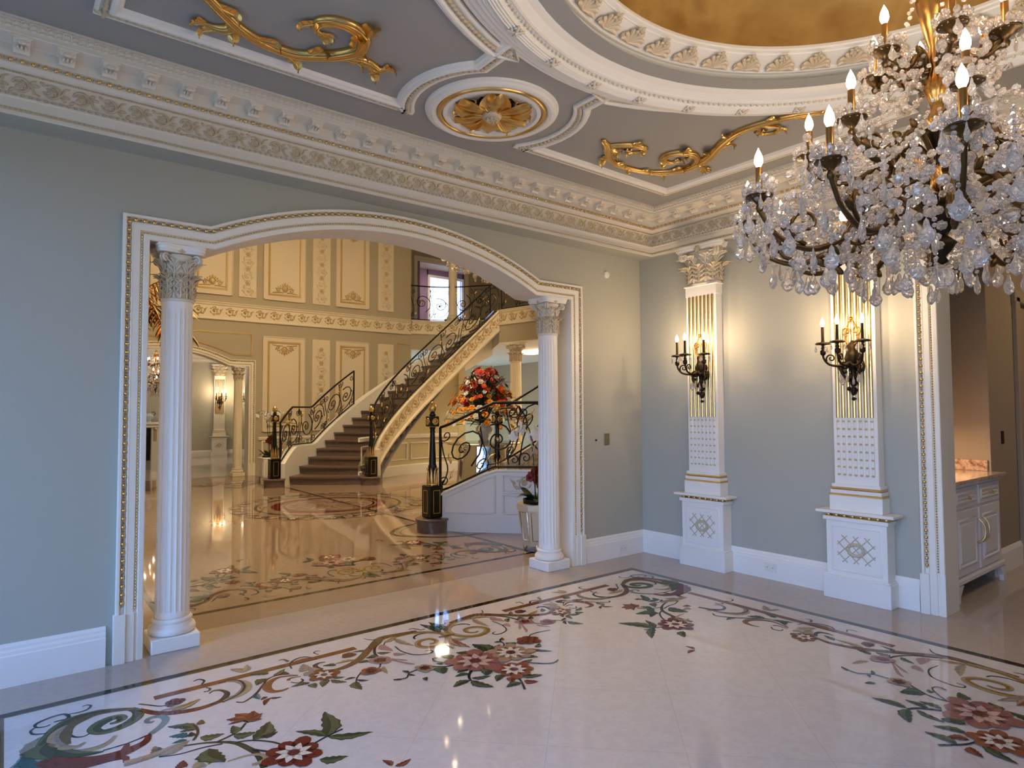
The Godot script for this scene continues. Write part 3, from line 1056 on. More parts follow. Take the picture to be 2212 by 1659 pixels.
# ---------------------------------------------------------------- floors
# Inlay drawn once for half a side: along the side from the corner, in from the border; widths in metres.
const INLAY_HALF := [
	["s","G",[0.02,0.05,0.065,0.05,0.06,0.04],[0.402,0.452,0.433,0.451,0.457,0.432,0.447,0.396,0.408,0.393,0.360,0.424,0.336,0.472,0.358,0.520,0.407,0.529,0.468,0.506,0.519,0.449,0.527,0.388,0.505,0.335]],
	["s","O",[0.02,0.06,0.1,0.12,0.06],[0.532,0.356,0.450,0.308,0.364,0.279,0.293,0.299,0.233,0.337,0.199,0.413,0.198,0.508,0.213,0.567]],
	["s","G",[0.015,0.03,0.05,0.05,0.03],[0.492,0.322,0.365,0.268,0.271,0.271,0.207,0.327,0.158,0.419,0.124,0.505]],
	["s","T",[0.01,0.04,0.05,0.04,0.01],[0.293,0.585,0.254,0.609,0.206,0.571,0.180,0.494,0.183,0.429,0.211,0.372,0.239,0.342]],
	["s","N",[0.008,0.014,0.01],[0.322,0.496,0.292,0.517,0.258,0.495,0.243,0.438,0.260,0.380]],
	["s","T",[0.015,0.04,0.05,0.03],[0.409,0.601,0.377,0.653,0.326,0.677,0.265,0.668,0.215,0.633,0.175,0.583]],
	["s","G",[0.01,0.05,0.07,0.04],[0.349,0.732,0.292,0.712,0.234,0.666,0.179,0.576,0.166,0.511]],
	["l","G",[0.13],[0.158,0.486,0.136,0.665]],
	["l","T",[0.08],[0.169,0.388,0.048,0.619]],
	["l","S",[0.16],[0.105,0.526,0.183,0.777]],
	["s","R",[0.02,0.05,0.08,0.12,0.08],[0.532,0.691,0.509,0.750,0.458,0.783,0.392,0.802,0.315,0.800,0.242,0.775,0.186,0.730,0.137,0.648]],
	["s","R",[0.02,0.05],[0.440,0.723,0.420,0.780,0.377,0.798]],
	["s","R",[0.02,0.05],[0.412,0.895,0.417,0.856,0.388,0.833,0.328,0.819]],
	["s","N",[0.01,0.012],[0.347,0.721,0.444,0.717,0.539,0.687]],
	["s","S",[0.03,0.035,0.025,0.01],[0.539,0.687,0.590,0.636,0.622,0.576,0.609,0.522,0.567,0.510,0.545,0.536,0.559,0.563,0.575,0.554]],
	["s","T",[0.05,0.04,0.02],[0.404,0.906,0.472,0.910,0.538,0.902,0.592,0.882,0.649,0.872]],
	["l","T",[0.06],[0.515,0.927,0.544,0.825]],
	["s","N",[0.006,0.014,0.008],[0.315,0.151,0.336,0.145,0.351,0.169,0.331,0.206,0.299,0.215,0.255,0.207]],
	["s","N",[0.008,0.018,0.014,0.006],[0.191,0.261,0.217,0.261,0.244,0.260,0.253,0.234,0.235,0.192,0.187,0.192,0.137,0.217,0.118,0.244,0.125,0.276,0.157,0.291,0.177,0.281]],
	["s","N",[0.006,0.012,0.006],[0.116,0.274,0.100,0.303,0.107,0.343,0.135,0.365,0.166,0.376]],
	["s","R",[0.03,0.045,0.045,0.03],[0.537,0.371,0.596,0.465,0.679,0.526,0.789,0.551,0.895,0.528]],
	["s","K",[0.03,0.06,0.05,0.01],[0.895,0.528,0.973,0.515,1.032,0.457,1.047,0.388,1.017,0.321,0.970,0.297]],
	["s","N",[0.01,0.014,0.006],[0.888,0.553,0.974,0.510,1.028,0.441,1.039,0.353,1.009,0.300,0.934,0.282]],
	["l","Y",[0.05],[0.660,0.487,0.812,0.448]],
	["l","T",[0.03],[0.617,0.453,0.734,0.459]],
	["s","N",[0.008,0.02,0.035,0.02],[0.860,0.398,0.887,0.374,0.920,0.394,0.936,0.446,0.922,0.486,0.888,0.522,0.830,0.543]],
	["s","E",[0.008,0.014,0.008],[0.841,0.356,0.864,0.362,0.879,0.334,0.864,0.308]],
	["s","N",[0.006,0.014,0.01],[0.829,0.176,0.861,0.166,0.878,0.208,0.856,0.247]],
	["f","R",[0.05,5],[0.695,0.397],"R"],
	["s","N",[0.01,0.012],[0.663,0.407,0.626,0.396,0.579,0.339,0.546,0.301]],
	["l","T",[0.055],[1.083,0.227,1.047,0.121]],
	["l","T",[0.045],[1.079,0.224,1.140,0.125]],
	["s","N",[0.006,0.014,0.016,0.01],[1.315,0.460,1.242,0.394,1.170,0.401,1.116,0.471,1.068,0.540,1.026,0.583,0.974,0.617,0.944,0.592]],
	["s","B",[0.006,0.03,0.05,0.03,0.008],[1.313,0.466,1.232,0.423,1.170,0.445,1.124,0.518,1.133,0.586,1.181,0.605,1.216,0.593]],
	["l","G",[0.06],[1.190,0.337,1.108,0.270]],
	["l","G",[0.035],[1.199,0.381,1.293,0.328]],
	["l","N",[0.05],[1.256,0.337,1.273,0.415]],
	["l","G",[0.06],[1.162,0.395,1.080,0.442]],
	["l","S",[0.04],[1.062,0.562,1.043,0.638]],
	["l","N",[0.025],[1.091,0.636,1.049,0.648]],
	["l","N",[0.025],[1.095,0.652,1.149,0.689]],
	["l","R",[0.03],[1.098,0.655,1.039,0.723]],
	["l","D",[0.06],[0.924,0.830,0.861,0.757]],
	["l","D",[0.03],[0.924,0.830,0.847,0.816]],
	["l","D",[0.08],[0.924,0.830,0.920,0.726]],
	["l","D",[0.08],[0.924,0.830,0.997,0.764]],
	["l","D",[0.045],[0.924,0.830,1.016,0.815]],
	["l","D",[0.03],[0.924,0.830,0.989,0.871]],
	["l","N",[0.05],[0.911,0.830,0.939,0.826]],
	["s","N",[0.012,0.014],[0.918,0.857,0.872,0.914,0.820,0.942,0.761,0.961]],
	["l","G",[0.05],[0.838,0.931,0.870,0.850]],
	["l","G",[0.06],[0.839,0.942,0.923,0.995]],
	["l","G",[0.06],[0.712,0.864,0.805,0.915]],
	["l","G",[0.06],[0.719,0.769,0.622,0.652]],
	["l","G",[0.04],[0.718,0.774,0.651,0.746]],
	["l","O",[0.04],[0.727,0.730,0.765,0.695]],
	["l","E",[0.05],[0.667,0.828,0.607,0.760]],
	["l","E",[0.03],[0.660,0.861,0.599,0.840]],
	["l","N",[0.04],[0.670,0.830,0.699,0.794]],
	["l","T",[0.05],[0.533,0.932,0.671,0.875]],
	["l","T",[0.06],[0.507,0.915,0.549,0.837]],
	["l","G",[0.09],[0.895,1.045,1.025,0.927]],
	["l","N",[0.04],[0.927,1.037,1.010,1.050]],
	["l","G",[0.1],[0.720,1.002,0.726,1.163]],
	["l","Y",[0.06],[0.748,1.043,0.677,1.132]],
	["l","R",[0.05],[0.569,1.087,0.617,1.042]],
	["l","T",[0.06],[0.627,1.133,0.673,1.088]],
	["s","N",[0.012,0.014],[0.681,0.878,0.711,0.824,0.721,0.761,0.715,0.719]],
	["s","G",[0.012,0.016,0.03,0.03],[0.532,0.939,0.608,0.903,0.689,0.922,0.767,0.966,0.825,1.022,0.856,1.103,0.874,1.189,0.864,1.313]],
	["s","N",[0.008,0.012],[0.532,0.939,0.612,0.969,0.695,0.973,0.778,0.994]],
	["s","N",[0.012,0.012],[0.826,1.018,0.891,1.047,0.960,1.122,0.997,1.203]],
	["s","N",[0.014,0.014],[0.872,1.134,0.906,1.179,0.938,1.214]],
	["f","D",[0.135,8],[1.002,1.274],"W"],
	["s","N",[0.012,0.012],[1.091,1.256,1.172,1.227,1.258,1.207]],
	["l","G",[0.05],[1.172,1.227,1.084,1.084]],
	["l","G",[0.09],[1.172,1.227,1.275,0.993]],
	["l","G",[0.06],[1.172,1.227,1.354,1.335]],
	["s","T",[0.02,0.03,0.02,0.01],[0.830,1.256,0.856,1.260,0.892,1.247,0.888,1.200,0.838,1.168,0.756,1.163]],
	["l","D",[0.03],[1.289,1.638,1.286,1.571]],
	["l","D",[0.03],[1.298,1.649,1.381,1.647]],
	["l","G",[0.06],[1.071,1.393,1.173,1.460]],
	["s","N",[0.008,0.016,0.014,0.006],[1.319,0.347,1.333,0.279,1.371,0.228,1.434,0.211,1.480,0.266,1.486,0.305]],
	["s","B",[0.03,0.06,0.03],[1.357,0.267,1.418,0.266,1.486,0.279]],
	["s","B",[0.006,0.014,0.02],[1.298,0.177,1.328,0.177,1.341,0.228]],
	["s","N",[0.006,0.012,0.008],[1.557,0.179,1.534,0.170,1.513,0.189,1.525,0.233]],
	["s","N",[0.008,0.03,0.02],[1.510,0.374,1.478,0.365,1.444,0.386,1.442,0.431,1.458,0.467]],
	["l","K",[0.07],[1.340,0.426,1.411,0.327]],
	["l","K",[0.07],[1.387,0.495,1.422,0.391]],
	["l","K",[0.06],[1.350,0.450,1.395,0.486]],
	["f","B",[0.09,7],[1.431,0.552],"W"],
	["l","G",[0.04],[1.330,0.607,1.231,0.583]],
	["l","G",[0.05],[1.351,0.625,1.319,0.684]],
	["l","G",[0.05],[1.430,0.632,1.355,0.693]],
	["l","G",[0.04],[1.437,0.638,1.486,0.731]],
	["l","G",[0.03],[1.455,0.609,1.508,0.659]],
	["l","G",[0.04],[1.541,0.464,1.481,0.415]],
	["l","G",[0.035],[1.787,0.375,1.706,0.319]],
	["l","G",[0.04],[1.822,0.431,1.886,0.491]],
	["l","G",[0.06],[1.788,0.499,1.732,0.462]],
	["l","G",[0.04],[1.727,0.534,1.662,0.505]],
	["l","G",[0.06],[1.537,0.748,1.503,0.864]],
	["s","R",[0.02,0.016,0.006],[1.247,0.498,1.259,0.479,1.283,0.477,1.322,0.487]],
	["s","N",[0.006,0.014,0.008],[1.250,0.529,1.279,0.567,1.311,0.550,1.310,0.520]],
	["s","O",[0.015,0.04,0.05,0.05,0.04],[1.469,0.500,1.540,0.526,1.651,0.488,1.736,0.422,1.814,0.343,1.936,0.251]],
	["l","Y",[0.04],[1.676,0.458,1.539,0.430]],
	["f","R",[0.045,5],[1.664,0.364],"R"],
	["s","O",[0.03,0.06,0.05,0.03],[1.810,0.339,1.950,0.223,2.082,0.229,2.208,0.247]],
	["l","Y",[0.04],[1.931,0.306,2.050,0.254]],
	["s","N",[0.006,0.012,0.008],[1.864,0.153,1.896,0.209,1.965,0.205]],
	["s","N",[0.018,0.018,0.01],[1.790,0.518,1.807,0.427,1.856,0.340,1.926,0.282]],
	["s","N",[0.006,0.01],[1.873,0.409,1.936,0.310,1.994,0.279]],
	["l","P",[0.06],[1.905,0.323,1.898,0.474]],
	["f","P",[0.07,5],[1.780,0.560],"R"],
	["s","P",[0.008,0.022,0.006],[1.823,0.553,1.885,0.637,1.911,0.661]],
	["s","P",[0.008,0.022,0.006],[1.820,0.558,1.884,0.701,1.914,0.738]],
	["f","C",[0.06,5],[1.661,0.671],"R"],
	["s","N",[0.01,0.01],[1.686,0.661,1.730,0.649,1.762,0.595]],
	["s","N",[0.01,0.01],[1.614,0.648,1.560,0.709,1.528,0.768]],
	["l","N",[0.025],[1.559,0.700,1.494,0.684]],
	["l","N",[0.025],[1.551,0.730,1.594,0.787]],
	["l","T",[0.035],[1.755,0.653,1.715,0.763]],
	["s","Y",[0.02,0.035,0.04,0.045,0.05,0.05,0.04],[2.152,0.510,2.185,0.518,2.217,0.486,2.207,0.438,2.161,0.420,2.104,0.443,2.079,0.508,2.121,0.561,2.190,0.579,2.256,0.556,2.310,0.481,2.314,0.381,2.252,0.310,2.155,0.253,2.029,0.253]],
	["s","N",[0.006,0.018,0.01],[2.243,0.324,2.179,0.313,2.135,0.339,2.124,0.375]],
	["s","N",[0.008,0.012,0.006],[1.958,0.410,1.950,0.513,1.984,0.611,2.051,0.648,2.097,0.641,2.099,0.607,2.068,0.599]],
	["l","T",[0.05],[2.026,0.271,2.048,0.482]],
	["l","P",[0.05],[1.896,0.505,1.940,0.579]],
	["l","G",[0.06],[2.314,0.381,2.308,0.135]],
	["l","G",[0.05],[2.314,0.360,2.372,0.165]],
	["s","R",[0.006,0.014,0.01],[2.179,0.187,2.214,0.182,2.242,0.238,2.277,0.245]]]
const INLAY_CENTRE := [
	["s","R",[0.02,0.03,0.02],[2.261,0.446,2.314,0.454,2.375,0.458]],
	["l","T",[0.05],[2.310,0.522,2.232,0.594]],
	["l","T",[0.05],[2.310,0.522,2.213,0.681]],
	["l","C",[0.05],[2.310,0.522,2.270,0.681]],
	["l","C",[0.05],[2.310,0.522,2.309,0.732]],
	["l","T",[0.05],[2.310,0.522,2.396,0.591]],
	["f","Q",[0.18,8],[2.215,0.934],"V"],
	["f","X",[0.15,9],[2.461,0.963],"W"],
	["f","C",[0.125,8],[2.317,1.177],"W"],
	["f","D",[0.085,6],[2.684,0.865],"D"],
	["l","G",[0.1],[2.368,0.853,2.378,0.694]],
	["l","G",[0.05],[2.377,0.841,2.498,0.820]],
	["l","G",[0.05],[2.348,0.845,2.267,0.779]],
	["l","G",[0.06],[2.128,0.813,2.114,0.726]],
	["l","G",[0.09],[2.028,0.895,1.955,0.952]],
	["l","G",[0.08],[2.209,1.104,2.137,1.121]],
	["l","G",[0.04],[2.114,1.012,2.038,0.996]],
	["l","G",[0.04],[2.084,1.063,2.001,1.034]],
	["l","G",[0.05],[2.033,1.138,1.914,1.142]],
	["l","G",[0.06],[2.040,1.144,2.073,1.295]],
	["l","G",[0.04],[2.059,1.117,2.158,1.168]],
	["l","G",[0.05],[2.233,1.199,2.138,1.231]],
	["l","G",[0.05],[2.288,1.259,2.393,1.344]],
	["l","G",[0.05],[2.236,1.345,2.139,1.324]],
	["l","G",[0.05],[2.524,1.049,2.539,1.122]],
	["l","G",[0.06],[2.556,0.877,2.550,0.805]],
	["l","G",[0.04],[2.641,0.983,2.708,0.962]],
	["l","G",[0.03],[2.586,0.975,2.676,1.111]],
	["l","G",[0.035],[2.418,1.115,2.501,1.133]],
	["l","G",[0.04],[2.317,1.114,2.279,1.083]],
	["l","G",[0.06],[2.240,0.819,2.211,0.742]],
	["l","G",[0.025],[1.819,0.833,1.809,0.783]],
	["l","G",[0.02],[1.817,0.847,1.828,0.889]],
	["l","G",[0.02],[1.743,0.893,1.708,0.861]],
	["l","G",[0.03],[1.871,0.950,1.838,0.988]],
	["l","G",[0.02],[2.530,0.779,2.488,0.749]],
	["l","G",[0.03],[2.032,0.851,2.023,0.811]],
	["s","N",[0.018,0.014],[2.118,1.031,2.061,1.089,2.035,1.147]],
	["s","N",[0.01,0.014],[2.270,1.244,2.253,1.317,2.199,1.419]],
	["s","N",[0.01,0.012,0.006],[2.421,1.118,2.493,1.203,2.556,1.244,2.616,1.230]],
	["s","N",[0.01,0.01],[2.105,0.894,2.042,0.891,1.966,0.829]],
	["f","T",[0.06,6],[1.925,0.835],"R"],
	["s","N",[0.008,0.01],[1.884,0.825,1.822,0.836,1.774,0.886,1.707,0.863]],
	["s","N",[0.006,0.01],[2.101,0.891,2.061,0.842,2.028,0.783,2.037,0.740,2.068,0.748]],
	["s","N",[0.008,0.01],[2.718,0.833,2.767,0.792,2.842,0.790,2.927,0.806]],
	["s","N",[0.008,0.01],[2.489,0.850,2.524,0.813,2.540,0.748,2.580,0.722]],
	["l","D",[0.05],[2.268,1.329,2.310,1.394]],
	["l","D",[0.05],[2.252,1.259,2.193,1.303]],
	["l","D",[0.03],[2.540,0.748,2.587,0.723]]]

class Lay:
	var org: Vector3
	var ds: Vector3
	var dt: Vector3
	var stretch := 1.0
	var mirror := 0.0
	func at(s: float, t: float, y: float) -> Vector3:
		var q := (2.0 * mirror - s) if mirror > 0.0 else s
		return org + ds * q * stretch + dt * t + Vector3(0, y, 0)

func flat_ring(b: B, pts: PackedVector3Array, w: Array) -> void:
	for i in pts.size() - 1:
		var ta := (pts[mini(i + 1, pts.size() - 1)] - pts[maxi(i - 1, 0)]).normalized()
		var tb := (pts[mini(i + 2, pts.size() - 1)] - pts[i]).normalized()
		var na: Vector3 = ta.cross(Vector3.UP) * w[i] * 0.5
		var nb: Vector3 = tb.cross(Vector3.UP) * w[i + 1] * 0.5
		up_quad(b, pts[i] - na, pts[i] + na, pts[i + 1] + nb, pts[i + 1] - nb)

func up_tri(b: B, p: Vector3, q: Vector3, r: Vector3) -> void:
	if (r - p).cross(q - p).y < 0:
		b.tri(p, r, q)
	else:
		b.tri(p, q, r)

func up_quad(b: B, p: Vector3, q: Vector3, r: Vector3, s: Vector3) -> void:
	up_tri(b, p, q, r)
	up_tri(b, p, r, s)

const SECOND := {"G": "H", "O": "B", "B": "C", "R": "D", "T": "K", "Y": "T", "D": "C", "K": "T", "S": "E", "C": "T"}

func leaf_flat(b: B, p: Vector3, q: Vector3, w: float, wavy := 1.0, half_only := false) -> void:
	var d := q - p
	var side := d.normalized().cross(Vector3.UP)
	var k := 9
	var pa := p
	var pb := p
	for i in range(1, k + 1):
		var f := float(i) / k
		var half := w * 0.5 * pow(sin(PI * pow(f, 0.8)), 0.9)
		var bend := side * w * 0.22 * wavy * sin(f * 4.2)
		var c := p + d * f + bend
		var tooth := 1.0 + 0.12 * (1.0 if i % 2 else -1.0) * wavy
		var na := c + side * half * tooth
		var nb := c if half_only else c - side * half * (2.0 - tooth)
		if i == 1:
			up_tri(b, p, na, nb)
		else:
			up_quad(b, pa, na, nb, pb)
		pa = na
		pb = nb

func petal_flat(b: B, p: Vector3, d: Vector3, l: float, w: float) -> void:
	var side := d.cross(Vector3.UP)
	var pa := p
	var pb := p
	for i in range(1, 8):
		var f := i / 7.0
		var half := w * 0.5 * pow(sin(PI * 0.93 * pow(f, 1.25) + 0.07), 0.7) * (1.0 if i < 7 else 0.5)
		var c := p + d * l * (f - (0.05 if i == 7 else 0.0))
		up_quad(b, pa, c + side * half, c - side * half, pb)
		pa = c + side * half
		pb = c - side * half

func draw_inlay(owner_: Node3D, items: Array, lay: Lay, joined: Dictionary, y0 := 0.0006) -> void:
	var lift := 0
	for e in items:
		var flat: Array = e[3]
		var y := y0 + 0.00045 * (lift % 4)
		lift += 1
		var b := B.new()
		var second: B = null
		var kind := "inlay_scroll"
		if e[0] == "s":
			var pts := PackedVector3Array()
			for i in range(0, flat.size(), 2):
				pts.append(lay.at(flat[i], flat[i + 1], y))
			pts = smooth(pts, 5)
			var wide := spread(e[2], pts.size())
			flat_ring(b, pts, wide)
			if e[2].max() > 0.035 and SECOND.has(e[1]):
				# two-tone marquetry: a second stone along one edge
				var edge := PackedVector3Array()
				var thin := []
				for i in pts.size():
					var tt := (pts[mini(i + 1, pts.size() - 1)] - pts[maxi(i - 1, 0)]).normalized()
					edge.append(pts[i] + tt.cross(Vector3.UP) * wide[i] * 0.26 + Vector3(0, 0.0004, 0))
					thin.append(wide[i] * 0.38)
				second = B.new()
				flat_ring(second, edge, thin)
			if e[2].max() < 0.019:
				kind = "inlay_stem"
		elif e[0] == "l":
			kind = "inlay_leaf"
			leaf_flat(b, lay.at(flat[0], flat[1], y), lay.at(flat[2], flat[3], y), e[2][0])
			if e[2][0] > 0.028 and SECOND.has(e[1]):
				second = B.new()
				leaf_flat(second, lay.at(flat[0], flat[1], y + 0.0004), lay.at(flat[2], flat[3], y + 0.0004), e[2][0] * 0.86, 1.0, true)
		else:
			kind = "inlay_flower"
			var c := lay.at(flat[0], flat[1], y + 0.002)
			var n: int = e[2][1]
			var petals := B.new()
			for i in n:
				var a: float = TAU * i / n + flat[0] * 7.0
				petal_flat(b, c, Vector3(cos(a), 0, sin(a)), e[2][0] * (1.0 + 0.14 * sin(i * 2.4)), e[2][0] * 4.6 / n)
				leaf_flat(petals, c + Vector3(0, 0.0005, 0), c + Vector3(cos(a), 0, sin(a)) * e[2][0] * 0.62 + Vector3(0, 0.0005, 0), e[2][0] * 2.2 / n, 0.3)
			var disc := B.new()
			for i in 10:
				up_tri(disc, c + Vector3(0, 0.001, 0), c + Vector3(cos(TAU * i / 10), 0, sin(TAU * i / 10)) * e[2][0] * 0.2 + Vector3(0, 0.001, 0), c + Vector3(cos(TAU * (i + 1) / 10), 0, sin(TAU * (i + 1) / 10)) * e[2][0] * 0.2 + Vector3(0, 0.001, 0))
			if joined.is_empty():
				var o := part(owner_, "inlay_flower", b, M["in" + e[1]])
				part(o, "inner_petals", petals, M["in" + e[4]])
				part(o, "flower_eye", disc, M.inR)
				continue
			merge(joined, e[4], petals)
			merge(joined, "R", disc)
		if joined.is_empty():
			var o := part(owner_, kind, b, M["in" + e[1]])
			if second:
				part(o, "second_tone", second, M["in" + SECOND[e[1]]])
		else:
			merge(joined, e[1], b)
			if second:
				merge(joined, SECOND[e[1]], second)

func merge(joined: Dictionary, key: String, b: B) -> void:
	if not joined.has(key):
		joined[key] = B.new()
	joined[key].v.append_array(b.v)
	joined[key].n.append_array(b.n)

func slab(x0: float, x1: float, z0: float, z1: float, y: float, deep := 0.1) -> B:
	var b := B.new()
	b.box(Vector3((x0 + x1) / 2, y - deep / 2, (z0 + z1) / 2), Vector3(x1 - x0, deep, z1 - z0))
	return b

func strip(b: B, x0: float, z0: float, x1: float, z1: float, w: float, y: float) -> void:
	var p := Vector3(x0, y, z0)
	var q := Vector3(x1, y, z1)
	flat_ring(b, PackedVector3Array([p, q]), [w, w])

func frame_strip(b: B, x0: float, z0: float, x1: float, z1: float, w: float, y: float) -> void:
	var h := w / 2
	strip(b, x0, z0 + h, x1, z0 + h, w, y)
	strip(b, x0, z1 - h, x1, z1 - h, w, y)
	strip(b, x0 + h, z0 + w, x0 + h, z1 - w, w, y)
	strip(b, x1 - h, z0 + w, x1 - h, z1 - w, w, y)

func make_floor() -> void:
	var f := struct("floor", slab(XW - 0.3, 0.25, -0.3, ZS + 0.3, 0.0), M.marble, "polished beige marble floor with flowered stone inlay")
	var x0 := -5.39
	var x1 := -0.645
	var z0 := 0.403
	var z1 := 6.84
	var b := B.new()
	up_quad(b, Vector3(x0 + 0.06, 0.0003, z0 + 0.06), Vector3(x1 - 0.06, 0.0003, z0 + 0.06), Vector3(x1 - 0.06, 0.0003, z1 - 0.06), Vector3(x0 + 0.06, 0.0003, z1 - 0.06))
	part(f, "inlay_field", b, M.marble_white, "paler marble field inside the dark border")
	b = B.new()
	frame_strip(b, x0, z0, x1, z1, 0.05, 0.0006)
	part(f, "inlay_border", b, M.inZ, "black stone border strip")
	b = B.new()
	frame_strip(b, x0 + 0.05, z0 + 0.05, x1 - 0.05, z1 - 0.05, 0.012, 0.0007)
	part(f, "inlay_fillet", b, M.inO, "thin brown stone fillet")
	# faint joints of the diagonal marble slabs inside the field
	b = B.new()
	var k := -12
	while k < 13:
		for s in [1.0, -1.0]:
			var c := Vector2(-2.99 + k * 0.86, 3.62)
			var lo := 0.0
			var hi := 0.0
			var d := Vector2(1, s).normalized()
			var t0 := -9.0
			var t1 := 9.0
			for ax in [[c.x, d.x, x0 + 0.75, x1 - 0.75], [c.y, d.y, z0 + 0.75, z1 - 0.75]]:
				var ta: float = (ax[2] - ax[0]) / ax[1]
				var tb: float = (ax[3] - ax[0]) / ax[1]
				t0 = maxf(t0, minf(ta, tb))
				t1 = minf(t1, maxf(ta, tb))
			if t1 > t0 + 0.05:
				strip(b, c.x + d.x * t0, c.y + d.y * t0, c.x + d.x * t1, c.y + d.y * t1, 0.0014, 0.0005)
		k += 1
	part(f, "slab_joints", b, M.inJ)
	# the brown bars of the inlay
	for d in [[0.62, 1.75, false], [2.93, 4.06, false]]:
		b = B.new()
		strip(b, d[0] - 5.33, z0 + 0.275, d[1] - 5.33, z0 + 0.275, 0.055, 0.0008)
		part(f, "inlay_bar", b, M.inB)
	var st := 3.215 / 2.3425
	for d in [[0.62, 1.75], [2.93, 4.06]]:
		b = B.new()
		strip(b, x1 - 0.275, z0 + d[0] * st, x1 - 0.275, z0 + d[1] * st, 0.055, 0.0008)
		part(f, "inlay_bar", b, M.inB)
	var side := Lay.new()
	side.org = Vector3(-5.33, 0, z0)
	side.ds = Vector3.RIGHT
	side.dt = Vector3.BACK
	draw_inlay(f, INLAY_HALF, side, {})
	draw_inlay(f, INLAY_CENTRE, side, {}, 0.0026)
	var lay2 := Lay.new()
	lay2.org = side.org
	lay2.ds = side.ds
	lay2.dt = side.dt
	lay2.mirror = 2.3425
	var rest := {"G": B.new()}
	draw_inlay(f, INLAY_HALF, lay2, rest)
	var lay3 := Lay.new()
	lay3.org = Vector3(x1, 0, z0)
	lay3.ds = Vector3.BACK
	lay3.dt = Vector3.LEFT
	lay3.stretch = st
	# the corner scroll is shared with the first side, so start past it
	draw_inlay(f, past(INLAY_HALF, 0.72), lay3, rest)
	draw_inlay(f, INLAY_CENTRE, lay3, rest, 0.0026)
	lay3.mirror = 2.3425
	draw_inlay(f, INLAY_HALF, lay3, rest)
	var lay4 := Lay.new()
	lay4.org = Vector3(x0, 0, z0)
	lay4.ds = Vector3.BACK
	lay4.dt = Vector3.RIGHT
	lay4.stretch = st
	draw_inlay(f, past(INLAY_HALF, 0.72), lay4, rest)
	for key in rest:
		var o := part(f, "inlay_pattern", rest[key], M["in" + key])
		o.set_meta("kind", "stuff")
	# stair hall, far room and pantry floors
	var ff := struct("floor_hall", slab(-6.2, 9.2, -11.5, -0.3, 0.0), M.marble_hall, "polished marble floor of the stair hall with flowered inlay")
	struct("floor_far_room", slab(-6.2, 1.2, -19.0, -11.5, 0.0), M.marble_white)
	struct("floor_pantry", slab(0.25, 6.0, -0.3, ZS + 0.3, 0.0), M.marble)
	b = B.new()
	frame_strip(b, -4.45, -10.2, -0.92, -0.68, 0.05, 0.0006)
	part(ff, "inlay_border", b, M.inZ, "black stone border strip")
	b = B.new()
	frame_strip(b, -4.40, -10.15, -0.97, -0.73, 0.012, 0.0007)
	part(ff, "inlay_fillet", b, M.inY)
	var hall := {"G": B.new()}
	var lay5 := Lay.new()
	lay5.org = Vector3(-4.45, 0, -0.68)
	lay5.ds = Vector3.RIGHT
	lay5.dt = Vector3.FORWARD
	lay5.stretch = 1.765 / 2.3425
	draw_inlay(ff, INLAY_HALF, lay5, hall)
	draw_inlay(ff, INLAY_CENTRE.slice(0, 20), lay5, hall, 0.0026)
	lay5.mirror = 2.3425
	draw_inlay(ff, INLAY_HALF, lay5, hall)
	lay5.org = Vector3(-4.45, 0, -10.2)
	lay5.dt = Vector3.BACK
	draw_inlay(ff, INLAY_HALF, lay5, hall)
	lay5.mirror = 0.0
	draw_inlay(ff, INLAY_HALF, lay5, hall)
	# centre medallion of the hall: rings and sprays
	var mid := Vector3(-1.2, 0, -5.5)
	for d in [[1.12, 0.05, "Z"], [1.04, 0.02, "Y"], [0.82, 0.14, "D"], [0.7, 0.03, "Z"], [1.5, 0.02, "Z"]]:
		b = B.new()
		var circle := PackedVector3Array()
		for i in 73:
			circle.append(mid + Vector3(cos(TAU * i / 72) * d[0], 0.001, sin(TAU * i / 72) * d[0]))
		flat_ring(b, circle, spread([d[1], d[1]], 73))
		part(ff, "inlay_ring", b, M["in" + d[2]])
	for i in 16:
		var a := TAU * i / 16
		var l := Lay.new()
		l.ds = Vector3(-sin(a), 0, cos(a))
		l.dt = Vector3(cos(a), 0, sin(a))
		l.org = mid + l.dt * 1.12 - l.ds * 0.25
		draw_inlay(ff, [["s", "N", [0.03, 0.02, 0.012], [0.0, 0.05, 0.15, 0.2, 0.35, 0.22, 0.42, 0.1, 0.3, 0.06]], ["l", "G", [0.08], [0.1, 0.15, 0.05, 0.38]], ["l", "G", [0.07], [0.25, 0.22, 0.3, 0.42]], ["l", "R", [0.06], [0.35, 0.18, 0.5, 0.3]], ["f", "D", [0.09, 6], [0.2, 0.3], "W"]], l, hall, 0.001)
		l.org = mid + l.dt * 0.12
		draw_inlay(ff, [["s", "R", [0.012, 0.04, 0.012], [0.0, 0.0, 0.08, 0.2, 0.0, 0.4, 0.12, 0.5]], ["l", "T", [0.07], [0.04, 0.2, -0.05, 0.45]]], l, hall, 0.001)
	# paired border round the foot of the near stair
	var bend := PackedVector3Array()
	for q in [[-0.55, -1.93], [-1.06, -1.95], [-1.35, -2.1], [-1.62, -2.5], [-1.4, -2.85], [-1.0, -3.05], [-0.65, -3.4], [-0.3, -4.0]]:
		bend.append(Vector3(q[0], 0.0012, q[1]))
	b = B.new()
	bend = smooth(bend, 6)
	flat_ring(b, bend, spread([0.05, 0.05], bend.size()))
	part(ff, "inlay_border", b, M.inZ)
	for i in bend.size():
		bend[i] += Vector3(0.09, 0.0, 0.05)
	b = B.new()
	flat_ring(b, bend, spread([0.015, 0.015], bend.size()))
	part(ff, "inlay_fillet", b, M.inO)
	for key in hall:
		var o := part(ff, "inlay_pattern", hall[key], M["in" + key])
		o.set_meta("kind", "stuff")

